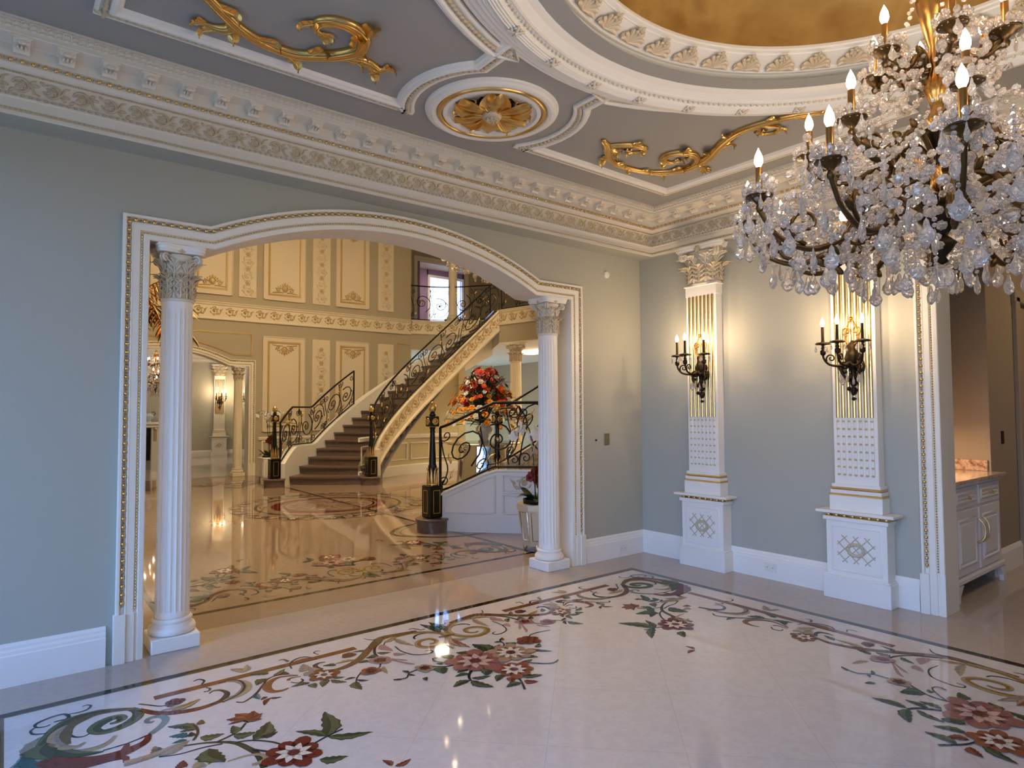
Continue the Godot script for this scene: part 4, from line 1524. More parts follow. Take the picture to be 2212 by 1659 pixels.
func past(items: Array, s: float) -> Array:
	var out := []
	for e in items:
		if e[3][0] > s and not (e[3][1] > 0.6 and e[3][0] < 1.75):
			out.append(e)
	return out

# ---------------------------------------------------------------- stair hall shell
const ZB := -11.2
const EDGE := [[3.5, -11.2], [4.15, -11.05], [4.7, -10.65], [5.3, -9.85], [4.43, -8.35], [4.6, -7.4], [4.68, -6.4], [4.7, -5.475], [4.68, -4.55], [4.6, -3.55], [4.43, -2.6], [5.3, -1.1], [4.9, -0.3]]

func make_foyer_shell() -> void:
	var b := arch_wall(-6.2, 3.5, 7.0, -4.62, 0.3)
	var back := struct("wall_hall_back", b, M.foyer_wall, "panelled cream wall of the stair hall with a second arch")
	back.position.z = ZB
	b = B.new()
	b.box(Vector3(1.5, 5.3, -0.15), Vector3(15.4, 3.4, 0.3))
	b.box(Vector3(4.85, 1.8, -0.15), Vector3(9.2, 3.6, 0.3))
	struct("wall_hall_front", b, M.foyer_wall)
	b = B.new()
	b.box(Vector3(-6.35, 3.5, -9.65), Vector3(0.3, 7.0, 19.3))
	struct("wall_hall_left", b, M.foyer_wall)
	b = B.new()
	b.box(Vector3(9.35, 3.5, -7.65), Vector3(0.3, 7.0, 15.4))
	struct("wall_hall_right", b, M.foyer_wall)
	b = B.new()
	b.box(Vector3(1.5, 7.1, -5.6), Vector3(15.6, 0.2, 11.4))
	b.box(Vector3(6.4, 7.1, -14.2), Vector3(6.0, 0.2, 6.0))
	struct("ceiling_hall", b, M.foyer_trim)
	# upper floor slab with its beam
	var poly := PackedVector2Array()
	for q in EDGE:
		poly.append(Vector2(q[0], -q[1]))
	for q in [[9.2, -0.3], [9.2, -17.0], [3.5, -17.0]]:
		poly.append(Vector2(q[0], -q[1]))
	b = B.new()
	b.xf = Transform3D(Basis(Vector3.RIGHT, Vector3.FORWARD, Vector3.UP), Vector3.ZERO)
	b.plate(poly, 3.22, 4.05)
	var up := struct("floor_upper", b, M.foyer_wall, "edge of the upper landing")
	b = B.new()
	b.xf = Transform3D(Basis(Vector3.RIGHT, Vector3.FORWARD, Vector3.UP), Vector3.ZERO)
	b.plate(poly, 3.2, 3.218)
	part(up, "landing_soffit", b, M.white, "white ceiling under the landing")
	# carved band along the landing edge
	var line := PackedVector3Array()
	for q in EDGE:
		line.append(Vector3(q[0], 3.66, q[1]))
	band(up, line.slice(3, 10), 0.39)
	band(up, line.slice(0, 4), 0.39)
	# frieze on the back wall
	var fr := PackedVector3Array([Vector3(-6.2, 3.63 - 0.0, 0.0), Vector3(3.5, 3.63, 0.0)])
	band(back, fr, 0.41)
	# panels
	for d in [[-2.95, -2.35, 1], [-2.13, -1.24, 0], [-1.11, -0.70, 1], [-0.54, 0.49, 0], [0.67, 1.14, 1], [1.29, 2.22, 0], [2.48, 2.95, 1]]:
		wall_panel(back, d[0], d[1], 4.21, 6.4, d[2] == 1)
		if d[0] > -0.6:
			wall_panel(back, d[0], d[1], 1.02, 3.32, d[2] == 1)
	# spandrel panel over the far arch
	b = B.new()
	var out := offset(arch_outer(), Vector3.FORWARD, -0.10)
	var sp := PackedVector3Array()
	for i in range(2, out.size() - 2):
		sp.append(Vector3(out[i].x - 4.62, out[i].y, 0))
	sp.append(Vector3(-0.78, out[out.size() - 2].y, 0))
	sp.append(Vector3(-0.78, 3.36, 0))
	sp.append(Vector3(-4.55, 3.36, 0))
	sp.append(Vector3(-4.55, out[1].y, 0))
	b.mould([[0, 0], [0, 0.012], [0.012, 0.018], [0.02, 0.01], [0.03, 0.014], [0.036, 0]], sp, Vector3.BACK, true)
	part(back, "spandrel_moulding", b, M.foyer_gold)
	b = B.new()
	b.mould([[0, 0], [0, 0.012], [0.012, 0.018], [0.02, 0.01], [0.03, 0.014], [0.036, 0]], PackedVector3Array([Vector3(3.1, 3.34, 0), Vector3(3.45, 3.34, 0), Vector3(3.45, 1.0, 0), Vector3(3.1, 1.0, 0)]), Vector3.BACK, true)
	part(back, "panel_moulding", b, M.foyer_gold)
	# chair rail, dado and skirting
	b = B.new()
	var rail := [[0, 0], [0, 0.02], [0.02, 0.035], [0.05, 0.03], [0.075, 0.02], [0.08, 0]]
	b.mould(rail, PackedVector3Array([Vector3(3.5, 0.9, 0), Vector3(-0.62, 0.9, 0)]), Vector3.BACK)
	b.mould([[0, 0], [0, 0.03], [0.2, 0.03], [0.23, 0.012], [0.25, 0]], PackedVector3Array([Vector3(3.5, 0.25, 0), Vector3(-0.62, 0.25, 0)]), Vector3.BACK)
	part(back, "chair_rail", b, M.foyer_trim)
	for x in [[-0.5, 0.5], [0.66, 2.2], [2.4, 3.3]]:
		b = B.new()
		b.mould([[0, 0], [0, 0.01], [0.015, 0.018], [0.03, 0.01], [0.04, 0]], PackedVector3Array([Vector3(x[0], 0.34, 0), Vector3(x[0], 0.78, 0), Vector3(x[1], 0.78, 0), Vector3(x[1], 0.34, 0)]), Vector3.BACK, true)
		part(back, "dado_moulding", b, M.foyer_trim)
	# casing of the far arch
	casing("trim_5", Transform3D(Basis.IDENTITY, Vector3(-4.62, 0, ZB)), 0.3, "cream casing of the far arch")
	# upper storey beyond the balcony: doorway into a lilac room with a window
	b = B.new()
	var z := -13.2
	b.box(Vector3(4.1, 5.5, z), Vector3(1.2, 3.0, 0.2))
	b.box(Vector3(8.0, 5.5, z), Vector3(2.6, 3.0, 0.2))
	b.box(Vector3(5.7, 6.65, z), Vector3(2.0, 0.7, 0.2))
	struct("wall_upper", b, M.foyer_wall)
	b = B.new()
	for x in [4.72, 6.68]:
		b.box(Vector3(x, 5.2, z + 0.11), Vector3(0.12, 2.3, 0.05), 0.01)
	b.box(Vector3(5.7, 6.35, z + 0.11), Vector3(2.1, 0.14, 0.06), 0.01)
	b.box(Vector3(6.3, 6.75, z + 0.12), Vector3(6, 0.08, 0.08), 0.02)
	struct("trim_6", b, M.foyer_trim)
	b = B.new()
	b.box(Vector3(6.2, 5.5, -16.9), Vector3(2.4, 3.0, 0.2))
	b.box(Vector3(9.1, 5.5, -16.9), Vector3(0.2, 3.0, 0.2))
	b.box(Vector3(8.2, 6.9, -16.9), Vector3(1.7, 0.3, 0.2))
	b.box(Vector3(8.2, 4.35, -16.9), Vector3(1.7, 0.7, 0.2))
	b.box(Vector3(4.95, 5.5, -15.1), Vector3(0.1, 3.0, 3.6))
	b.box(Vector3(9.25, 5.5, -15.1), Vector3(0.1, 3.0, 3.6))
	var lilac := struct("wall_lilac_room", b, M.lilac, "lilac wall beyond the balcony")
	b = B.new()
	for x in [7.42, 8.98]:
		b.box(Vector3(x, 5.65, -16.78), Vector3(0.1, 2.1, 0.06), 0.01)
	b.box(Vector3(8.2, 6.74, -16.78), Vector3(1.66, 0.1, 0.06), 0.01)
	var wf := struct("window_4", b, M.trim)
	b = B.new()
	b.box(Vector3(8.2, 5.72, -16.9), Vector3(1.6, 2.04, 0.01))
	part(wf, "pane", b, M.pane)
	var ll := thing("bedroom_ceiling_light", "ceiling light of the lilac room beyond the balcony", "lamp", Vector3(7.0, 6.95, -15.0))
	b = B.new()
	b.box(Vector3.ZERO, Vector3(0.8, 0.03, 0.8), 0.01)
	part(ll, "diffuser", b, M.bulb)
	area(ll, Vector3(0, -0.03, 0), Vector2(0.8, 0.8), 1.0, Color(1.0, 0.94, 0.9))
	# wall curving under the stair, with dado panels
	var rows := [PackedVector3Array(), PackedVector3Array()]
	var prof := {"skirt": [], "rail": []}
	for i in 25:
		var a := deg_to_rad(lerpf(-139.5, -78.0, i / 24.0))
		rows[0].append(Vector3(2.93 + 3.3 * cos(a), 0, -5.8 + 3.3 * sin(a)))
		var t := (rad_to_deg(a) + 139.5) / 80.0
		rows[1].append(Vector3(2.93 + 3.3 * cos(a), maxf(stringer_top(t) - 0.35, 0.3), -5.8 + 3.3 * sin(a)))
	b = B.new()
	b.grid(rows)
	var e0: Vector3 = rows[0][24]
	b.box(Vector3(e0.x + 0.1, 1.3, e0.z - 0.9), Vector3(0.2, 2.6, 1.9))
	var under := struct("wall_under_stair", b, M.hall_wall, "pale wall with dado panels under the curved stair")
	b = B.new()
	for d in [[0.0, 0.24, 0.03], [0.86, 0.95, 0.035]]:
		b.mould([[0, 0], [-d[2], 0], [-d[2], d[1] - d[0] - 0.02], [-d[2] * 0.5, d[1] - d[0]], [0, d[1] - d[0]]], raise(rows[0], d[0]), Vector3.UP)
	part(under, "chair_rail", b, M.white)
	for k in 5:
		var f := PackedVector3Array()
		for i in 6:
			var a := deg_to_rad(-136.0 + k * 11.5 + 2.0 * i * 0.92)
			f.append(Vector3(2.93 + 3.29 * cos(a), 0.36, -5.8 + 3.29 * sin(a)))
		b = B.new()
		b.tube(f, 0.016, 6)
		b.tube(raise(f, 0.38), 0.016, 6)
		for i in [0, 5]:
			b.tube(PackedVector3Array([f[i], f[i] + Vector3(0, 0.38, 0)]), 0.016, 6)
		part(under, "dado_moulding", b, M.white)
	b = B.new()
	b.box(Vector3(6.3, 1.6, -15.1), Vector3(6.0, 3.2, 0.2))
	struct("wall_under_landing", b, M.hall_wall)
	# ceiling light of the hall
	var t := thing("hall_ceiling_light", "warm square ceiling light high in the stair hall", "lamp", Vector3(-1.2, 6.96, -5.5))
	b = B.new()
	b.box(Vector3.ZERO, Vector3(2.4, 0.04, 2.4), 0.01)
	part(t, "diffuser", b, M.bulb_warm)
	area(t, Vector3(0, -0.05, 0), Vector2(2.4, 2.4), FOYER_ENERGY, Color(1.0, 0.925, 0.82))
	t = thing("hall_ceiling_light", "long ceiling light under the landing of the stair hall", "lamp", Vector3(6.6, 3.17, -7.0))
	b = B.new()
	b.box(Vector3.ZERO, Vector3(0.6, 0.03, 6.0), 0.01)
	part(t, "diffuser", b, M.bulb_warm)
	area(t, Vector3(0, -0.04, 0), Vector2(0.6, 6.0), FOYER_ENERGY * 0.35, Color(1.0, 0.9, 0.7))

func area(parent: Node3D, at: Vector3, size: Vector2, energy: float, tint: Color) -> void:
	var l := AreaLight3D.new()
	l.name = "glow"
	l.position = at
	l.rotation.x = -PI / 2
	l.area_size = size
	l.light_energy = energy
	l.light_color = tint
	l.area_normalize_energy = true
	l.area_range = 30.0
	l.shadow_enabled = true
	parent.add_child(l, true)

func raise(p: PackedVector3Array, h: float) -> PackedVector3Array:
	var out := PackedVector3Array()
	for q in p:
		out.append(q + Vector3(0, h, 0))
	return out

# carved band: path at its lower edge, face towards up x tangent
func band(parent: Node3D, path: PackedVector3Array, h: float) -> void:
	var b := B.new()
	var s := -1.0
	var prof := [[0.0, 0.0], [0.03, 0.0], [0.035, 0.02], [0.03, 0.05], [0.015, 0.055], [0.015, h - 0.08], [0.03, h - 0.075], [0.04, h - 0.05], [0.04, h - 0.03], [0.06, h - 0.02], [0.06, h], [0.0, h]]
	for q in prof:
		q[0] *= s
	b.mould(prof, path, Vector3.UP)
	var o := part(parent, "carved_band", b, M.foyer_trim)
	for q in along(offset(path, Vector3.UP, s * 0.02, h * 0.47), 0.34):
		var x: Vector3 = q[1]
		put(o, "band_scroll", band_mesh(), M.foyer_gold, Transform3D(Basis(x, Vector3.UP, x.cross(Vector3.UP)), q[0]))

func band_mesh() -> ArrayMesh:
	if shapes.has("band"):
		return shapes["band"]
	var b := B.new()
	b.tube(spiral(Vector3(-0.02, 0.01, 0), Vector3.RIGHT, Vector3.UP, 0.09, 0.02, -2.2, 1.3, 18), spread([0.012, 0.012, 0.008], 18), 5)
	b.tube(smooth(PackedVector3Array([Vector3(0.03, -0.07, 0), Vector3(0.1, -0.05, 0), Vector3(0.13, 0.03, 0), Vector3(0.17, 0.08, 0)]), 3), spread([0.012, 0.01, 0.006], 10), 5)
	var rng := RandomNumberGenerator.new()
	rng.seed = 5
	var seat := [Vector3(-0.09, 0.06, 0), Vector3(-0.1, -0.03, 0), Vector3(-0.03, -0.08, 0), Vector3(0.05, 0.05, 0), Vector3(0.0, 0.09, 0), Vector3(0.08, -0.055, 0), Vector3(0.11, 0.0, 0), Vector3(0.13, 0.04, 0), Vector3(0.05, -0.06, 0), Vector3(-0.05, 0.085, 0)]
	for i in 10:
		var a := rng.randf() * TAU
		b.xf = Transform3D(Basis(Vector3.BACK, a), seat[i])
		b.ball(Vector3.ZERO, 0.032, 4, 6, Vector3(1, 0.5, 0.35))
	b.xf = Transform3D.IDENTITY
	b.ball(Vector3(-0.02, 0.01, 0), 0.03, 4, 6)
	shapes["band"] = b.mesh()
	return shapes["band"]

func wall_panel(parent: Node3D, x0: float, x1: float, y0: float, y1: float, carved: bool) -> void:
	var b := B.new()
	var c := Vector3((x0 + x1) / 2, (y0 + y1) / 2, 0.01)
	b.box(c, Vector3(x1 - x0, y1 - y0, 0.03), 0.01)
	var o := part(parent, "carved_strip" if carved else "wall_panel", b, M.panel)
	if carved:
		var k := 0
		var y := y0 + 0.18
		while y < y1 - 0.1:
			put(o, "strip_scroll", band_mesh(), M.panel, Transform3D(Basis(Vector3.BACK, PI / 2).scaled(Vector3(1.25 if k % 2 else -1.25, 1.1, 1.3)), Vector3(c.x, y, 0.028)))
			put(o, "strip_flower", rosette_mesh(0.06, 6, 2), M.foyer_gold, Transform3D(Basis.IDENTITY, Vector3(c.x, y + 0.17, 0.028)))
			y += 0.34
			k += 1
		return
	b = B.new()
	var m := 0.16
	var pa := PackedVector3Array([Vector3(x0 + m, y0 + m, 0.025), Vector3(x0 + m, y1 - m, 0.025), Vector3(x1 - m, y1 - m, 0.025), Vector3(x1 - m, y0 + m, 0.025)])
	b.mould([[0, 0], [0, 0.01], [0.01, 0.02], [0.022, 0.02], [0.03, 0.008], [0.04, 0.012], [0.048, 0]], pa, Vector3.BACK, true)
	part(o, "panel_moulding", b, M.foyer_gold)
	b = B.new()
	var q := 0.05
	b.mould([[0, 0], [0, 0.006], [0.01, 0.012], [0.02, 0.006], [0.024, 0]], PackedVector3Array([Vector3(x0 + q, y0 + 0.02, 0.025), Vector3(x0 + 0.02, y0 + q, 0.025), Vector3(x0 + 0.02, y1 - q, 0.025), Vector3(x0 + q, y1 - 0.02, 0.025), Vector3(x1 - q, y1 - 0.02, 0.025), Vector3(x1 - 0.02, y1 - q, 0.025), Vector3(x1 - 0.02, y0 + q, 0.025), Vector3(x1 - q, y0 + 0.02, 0.025)]), Vector3.BACK, true)
	part(o, "border_moulding", b, M.panel)
	for e in [[y0 + m + 0.03, 1.0], [y1 - m - 0.03, -1.0]]:
		put(o, "cartouche", cartouche(), M.foyer_gold, Transform3D(Basis.from_scale(Vector3(1, e[1], 1)), Vector3(c.x, e[0], 0.03)))

func cartouche() -> ArrayMesh:
	if shapes.has("cart"):
		return shapes["cart"]
	var b := B.new()
	var ring := PackedVector3Array()
	for i in 17:
		ring.append(Vector3(cos(TAU * i / 16) * 0.065, 0.12 + sin(TAU * i / 16) * 0.075, 0.01))
	b.tube(ring, 0.014, 6)
	b.ball(Vector3(0, 0.12, 0.0), 0.06, 5, 8, Vector3(1, 1.1, 0.4))
	for s in [-1.0, 1.0]:
		b.tube(spiral(Vector3(s * 0.15, 0.07, 0.005), Vector3(s, 0, 0), Vector3.UP, 0.07, 0.015, 2.6, -1.3, 16), spread([0.014, 0.01], 16), 5)
		b.tube(PackedVector3Array([Vector3(s * 0.05, 0.02, 0), Vector3(s * 0.2, 0.015, 0), Vector3(s * 0.3, 0.0, 0)]), [0.014, 0.014, 0.01], 5)
		for k in 4:
			b.xf = Transform3D(Basis(Vector3.BACK, s * (0.5 - 0.4 * k)), Vector3(s * (0.06 + 0.05 * k), 0.21 - 0.035 * k, 0))
			b.ball(Vector3.ZERO, 0.03, 4, 6, Vector3(0.5, 1, 0.4))
		b.xf = Transform3D.IDENTITY
	b.ball(Vector3(0, 0.23, 0), 0.03, 4, 6, Vector3(0.7, 1.2, 0.5))
	shapes["cart"] = b.mesh()
	return shapes["cart"]

# ---------------------------------------------------------------- curved stairs
const SC := Vector3(2.93, 0, -5.8)
const R_IN := 2.96
const R_OUT := 4.72

func sag(t: float) -> float:
	return t - 0.075 * sin(PI * clampf(t, 0, 1))

func stringer_top(t: float) -> float:
	return 0.72 + 3.33 * sag(t)

func on_arc(r: float, t: float, y: float) -> Vector3:
	var a := deg_to_rad(-139.5 + 80.0 * t)
	return SC + Vector3(r * cos(a), y, r * sin(a))

func nose_t(y: float) -> float:
	var lo := -0.1
	var hi := 1.0
	for i in 30:
		var mid := (lo + hi) / 2
		if 4.05 * sag(mid) < y:
			lo = mid
		else:
			hi = mid
	return (lo + hi) / 2

func make_stairs() -> void:
	var t := thing("curved_staircase", "curved staircase with taupe stone steps and scrolled iron railings against the panelled wall", "staircase", Vector3.ZERO, "twin staircases")
	var n := 24
	var h := 4.05 / n
	for i in n:
		var ta := nose_t(i * h)
		var tb := nose_t((i + 1) * h) + 0.01
		var r0 := 3.0
		var r1 := 4.66
		if i == 0:
			ta -= 0.02
			r0 = 2.86
			r1 = 4.8
		elif i == 1:
			r0 = 2.98
			r1 = 4.72
		var y := (i + 1) * h
		var b := B.new()
		for e in [[0.0, y - 0.035, y], [0.006, 0.0 if i == 0 else y - h - 0.03, y - 0.035]]:
			var rows := []
			for k in 4:
				var yy: float = e[1] if k in [0, 3] else e[2]
				var tt: float = (ta + e[0]) if k < 2 else tb
				var row := PackedVector3Array()
				for j in 7:
					var f := j / 6.0
					var bulge := 0.03 * (4 * f * (1 - f)) if i < 3 else 0.0
					row.append(on_arc(lerpf(r0, r1, f), tt - (bulge if k < 2 else 0.0), yy))
				rows.append(row)
				rows.append(row)
			rows.append(rows[0])
			b.grid(rows)
			for j in [0, 6]:
				b.quad(rows[0][j], rows[2][j], rows[4][j], rows[6][j])
		part(t, "step", b, M.tread)
	# outer string with carved band, seen from the hall
	var b := B.new()
	var line := []
	for k in 5:
		line.append(PackedVector3Array())
	var lip_a := PackedVector3Array()
	var lip_b := PackedVector3Array()
	var soffit := [PackedVector3Array(), PackedVector3Array()]
	for i in 33:
		var f := i / 32.0
		var y := stringer_top(f)
		var lo := maxf(y - 0.52, 0.0) if f > 0.04 else maxf(y - 0.52 - (0.04 - f) * 8.0, 0.0)
		line[0].append(on_arc(R_IN + 0.06, f, y))
		line[1].append(on_arc(R_IN - 0.02, f, y))
		line[2].append(on_arc(R_IN - 0.02, f, lo))
		line[3].append(on_arc(R_IN + 0.06, f, lo))
		lip_a.append(on_arc(R_IN - 0.025, f, y - 0.02))
		lip_b.append(on_arc(R_IN - 0.025, f, lo + 0.02))
		var under := maxf(minf(lo + 0.005, 4.05 * sag(f) - 0.28), 0.0)
		soffit[0].append(on_arc(R_IN, f, under))
		soffit[1].append(on_arc(R_OUT, f, under))
	for k in 3:
		b.grid([line[k], line[k + 1]])
	b.tube(lip_a, 0.035, 8)
	b.tube(lip_b, 0.04, 8)
	var bx := on_arc(R_IN, 0.0, 0.36)
	b.box(Vector3(bx.x + 0.02, 0.36, bx.z + 0.02), Vector3(0.16, 0.72, 0.16), 0.01)
	var st := part(t, "string", b, M.foyer_trim, "cream string with carved band")
	var mid := PackedVector3Array()
	for i in 33:
		var f := 0.03 + 0.97 * i / 32.0
		mid.append(on_arc(R_IN - 0.022, f, stringer_top(f) - 0.25))
	for q in along(mid, 0.27):
		var x: Vector3 = q[1]
		var out: Vector3 = (SC - q[0]) * Vector3(1, 0, 1)
		out = (out - x * out.dot(x)).normalized()
		put(st, "band_scroll", band_mesh(), M.foyer_gold, Transform3D(Basis(x, out.cross(x), out), q[0]))
	b = B.new()
	b.grid(soffit)
	part(t, "stair_soffit", b, M.white, "white plaster underside")
	# wall-side string: low panelled knee wall
	var knee := [[-0.07, 0.45], [0.03, 0.76], [0.16, 0.76], [0.4, 1.72], [0.7, 2.9], [1.0, 4.05]]
	var ktop := PackedVector3Array()
	var kin := PackedVector3Array()
	var kbot := PackedVector3Array()
	for i in 41:
		var f := lerpf(-0.07, 1.0, i / 40.0)
		ktop.append(on_arc(4.85, f, pick(knee, f)))
		kin.append(on_arc(4.68, f, pick(knee, f)))
		kbot.append(on_arc(4.85, f, maxf(pick(knee, f) - 1.0, 0.0)))
	b = B.new()
	var kin2 := PackedVector3Array()
	for i in 41:
		kin2.append(on_arc(4.68, lerpf(-0.07, 1.0, i / 40.0), maxf(ktop[i].y - 1.0, 0.0)))
	b.grid([kbot, ktop])
	b.grid([ktop, kin])
	b.grid([kin, kin2])
	b.quad(ktop[0], kin[0], kin2[0], kbot[0])
	b.tube(ktop, 0.02, 6)
	var kw := part(t, "knee_wall", b, M.white, "white panelled knee wall")
	for d in [[-0.06, 0.035, 0.24, 0.0], [0.05, 0.16, 0.24, 0.46], [0.05, 0.16, 0.5, 0.0]]:
		var f := PackedVector3Array()
		for i in 7:
			var tt := lerpf(d[0], d[1], i / 6.0)
			f.append(on_arc(4.86, tt, d[2]))
		for i in 7:
			var tt := lerpf(d[1], d[0], i / 6.0)
			f.append(on_arc(4.86, tt, d[3] if d[3] > 0 else pick(knee, tt) - 0.06))
		f.append(f[0])
		b = B.new()
		b.tube(f, 0.014, 6)
		part(kw, "panel_moulding", b, M.white)
	var cp := on_arc(4.862, 0.105, 0.6)
	var outd := (cp - SC) * Vector3(1, 0, 1)
	outd = outd.normalized()
	for k in 2:
		put(kw, "carved_scroll", band_mesh(), M.glaze, Transform3D(Basis(Vector3.UP.cross(outd) * 0.9, Vector3.UP * 0.8, outd * 0.6), on_arc(4.862, 0.085 + 0.04 * k, 0.6)))
	# railings
	var pa := PackedVector3Array()
	for i in 49:
		var f := 0.0 + i / 48.0
		pa.append(on_arc(R_IN + 0.02, f, stringer_top(f) + 0.02))
	railing(t, pa, 0.83, false)
	var pb := PackedVector3Array()
	for i in 27:
		var f := lerpf(-0.075, 0.385, i / 26.0)
		pb.append(on_arc(4.77, f, pick(knee, f) + 0.02))
	railing(t, pb, 0.82, true)
	newel(t, on_arc(4.86, -0.085, h))
	newel(t, on_arc(R_IN + 0.03, -0.035, h))
	var twin: Node3D = t.duplicate()
	twin.name = numbered("curved_staircase")
	add_child(twin)
	twin.transform = Transform3D(Basis.from_scale(Vector3(1, 1, -1)), Vector3(0, 0, -10.95))
	twin.set_meta("label", "nearer curved staircase with black newel and white panelled knee wall beside the right column")
	# balustrade along the landing
	var g := thing("landing_balustrade", "black iron scroll balustrade on the landing at the head of the stair", "railing", Vector3(4.43, 4.05, -8.35), "upper balustrades")
	railing(g, landing_line(4, 10, g.position), 0.95, true)
	g = thing("landing_balustrade", "black iron scroll balustrade on the balcony in front of the lilac room", "railing", Vector3(3.5, 4.05, -11.2), "upper balustrades")
	railing(g, landing_line(0, 3, g.position), 0.97, true)

func landing_line(a: int, c: int, org: Vector3) -> PackedVector3Array:
	var p := PackedVector3Array()
	for k in range(a, c + 1):
		p.append(Vector3(EDGE[k][0] + (0.08 if a > 0 else 0.0), 4.07, EDGE[k][1] - (0.0 if a > 0 else 0.06)) - org)
	return smooth(p, 6)

func pick(table: Array, f: float) -> float:
	for i in table.size() - 1:
		if f <= table[i + 1][0]:
			var w := clampf((f - table[i][0]) / (table[i + 1][0] - table[i][0]), 0, 1)
			return lerpf(table[i][1], table[i + 1][1], w)
	return table[table.size() - 1][1]

# iron railing standing on a path: handrail, base rail, scrolls, gold leaves
func railing(parent: Node3D, base: PackedVector3Array, h: float, posts: bool) -> void:
	var cum := PackedFloat32Array([0.0])
	for i in base.size() - 1:
		var d := base[i + 1] - base[i]
		cum.append(cum[i] + Vector2(d.x, d.z).length())
	var total := cum[cum.size() - 1]
	var at := func(s: float, y: float) -> Vector3:
		s = clampf(s, 0, total)
		var i := 0
		while i < base.size() - 2 and cum[i + 1] < s:
			i += 1
		var f := (s - cum[i]) / maxf(cum[i + 1] - cum[i], 1e-6)
		return base[i].lerp(base[i + 1], f) + Vector3(0, y * h, 0)
	var b := B.new()
	var top := raise(base, h)
	b.tube(top, 0.026, 8, 0.7, Vector3.UP)
	part(parent, "handrail", b, M.iron)
	b = B.new()
	b.tube(raise(base, 0.02), 0.014, 6)
	part(parent, "base_rail", b, M.iron)
	if posts:
		for s in [0.0, total]:
			b = B.new()
			b.tube(PackedVector3Array([at.call(s, 0.0), at.call(s, 1.0)]), 0.018, 6)
			part(parent, "post", b, M.iron)
	var n := maxi(1, int(round(total / 0.95)))
	var L := total / n
	for k in n:
		var s0 := k * L
		var iron := B.new()
		var gold := B.new()
		var flip := 1.0 if k % 2 == 0 else -1.0
		var motifs := [[0.30, 0.52, 0.30, 0.035, -1.2, 2.1, 0.012], [0.74, 0.44, 0.235, 0.03, 2.0, -1.9, 0.012], [0.08, 0.84, 0.10, 0.02, 2.4, 1.4, 0.009], [0.56, 0.88, 0.09, 0.02, 0.6, -1.4, 0.009], [0.93, 0.85, 0.10, 0.02, 0.8, -1.4, 0.009], [0.05, 0.14, 0.10, 0.02, -2.2, -1.4, 0.009], [0.53, 0.14, 0.11, 0.02, -0.8, 1.4, 0.009], [0.94, 0.13, 0.09, 0.02, -2.4, -1.4, 0.009]]
		for m in motifs:
			var pts := PackedVector3Array()
			var steps := 26 if m[2] > 0.2 else 15
			for i in steps:
				var f := float(i) / (steps - 1)
				var a: float = m[4] + TAU * m[5] * f
				var r: float = m[2] * pow(m[3] / m[2], f)
				var yy: float = m[1] + r * sin(a) * 0.95 / h
				yy = clampf(yy, 0.03, 0.97)
				if flip < 0:
					yy = 1.0 - yy
				pts.append(at.call(s0 + m[0] * L + r * cos(a), yy))
			iron.tube(pts, spread([m[6], m[6] * 0.8], pts.size()), 5)
		for st in [[[0.0, 0.05], [0.10, 0.3], [0.04, 0.6], [0.0, 0.95]], [[0.5, 0.05], [0.6, 0.25], [0.55, 0.5], [0.5, 0.95]], [[0.6, 0.1], [0.8, 0.12], [0.95, 0.3], [1.0, 0.6]]]:
			var pts := PackedVector3Array()
			for q in st:
				pts.append(at.call(s0 + q[0] * L, q[1] if flip > 0 else 1.0 - q[1]))
			iron.tube(smooth(pts, 4), 0.009, 5)
		var sc := part(parent, "scrollwork", iron, M.iron)
		var c1: Vector3 = at.call(s0 + 0.30 * L, 0.52 if flip > 0 else 0.48)
		var c2: Vector3 = at.call(s0 + 0.74 * L, 0.44 if flip > 0 else 0.56)
		gold.ball(c2, 0.03, 5, 8)
		var ex: Vector3 = (at.call(s0 + 0.35 * L, 0.5) - at.call(s0 + 0.25 * L, 0.5)) * Vector3(1, 0, 1)
		ex = ex.normalized()
		for i in 6:
			var a := TAU * i / 6
			var dir := ex * cos(a) + Vector3.UP * sin(a)
			gold.tube(PackedVector3Array([c1, c1 + dir * 0.03, c1 + dir * 0.065]), [0.012, 0.012, 0.003], 5)
		for q in [[0.12, 0.45, 1.9], [0.5, 0.7, 1.2], [0.9, 0.5, 2.2], [0.62, 0.2, 0.7], [0.14, 0.2, 1.2]]:
			var c: Vector3 = at.call(s0 + q[0] * L, q[1] if flip > 0 else 1.0 - q[1])
			var dir := ex * cos(q[2]) + Vector3.UP * sin(q[2])
			var pts := PackedVector3Array([c - dir * 0.05, c - dir * 0.02 + ex * 0.012, c + dir * 0.03, c + dir * 0.09 + ex * 0.02])
			gold.tube(smooth(pts, 3), spread([0.006, 0.017, 0.012, 0.003], 10), 5)
		part(sc, "gold_leaves", gold, M.gold, "gilded leaves and flower")

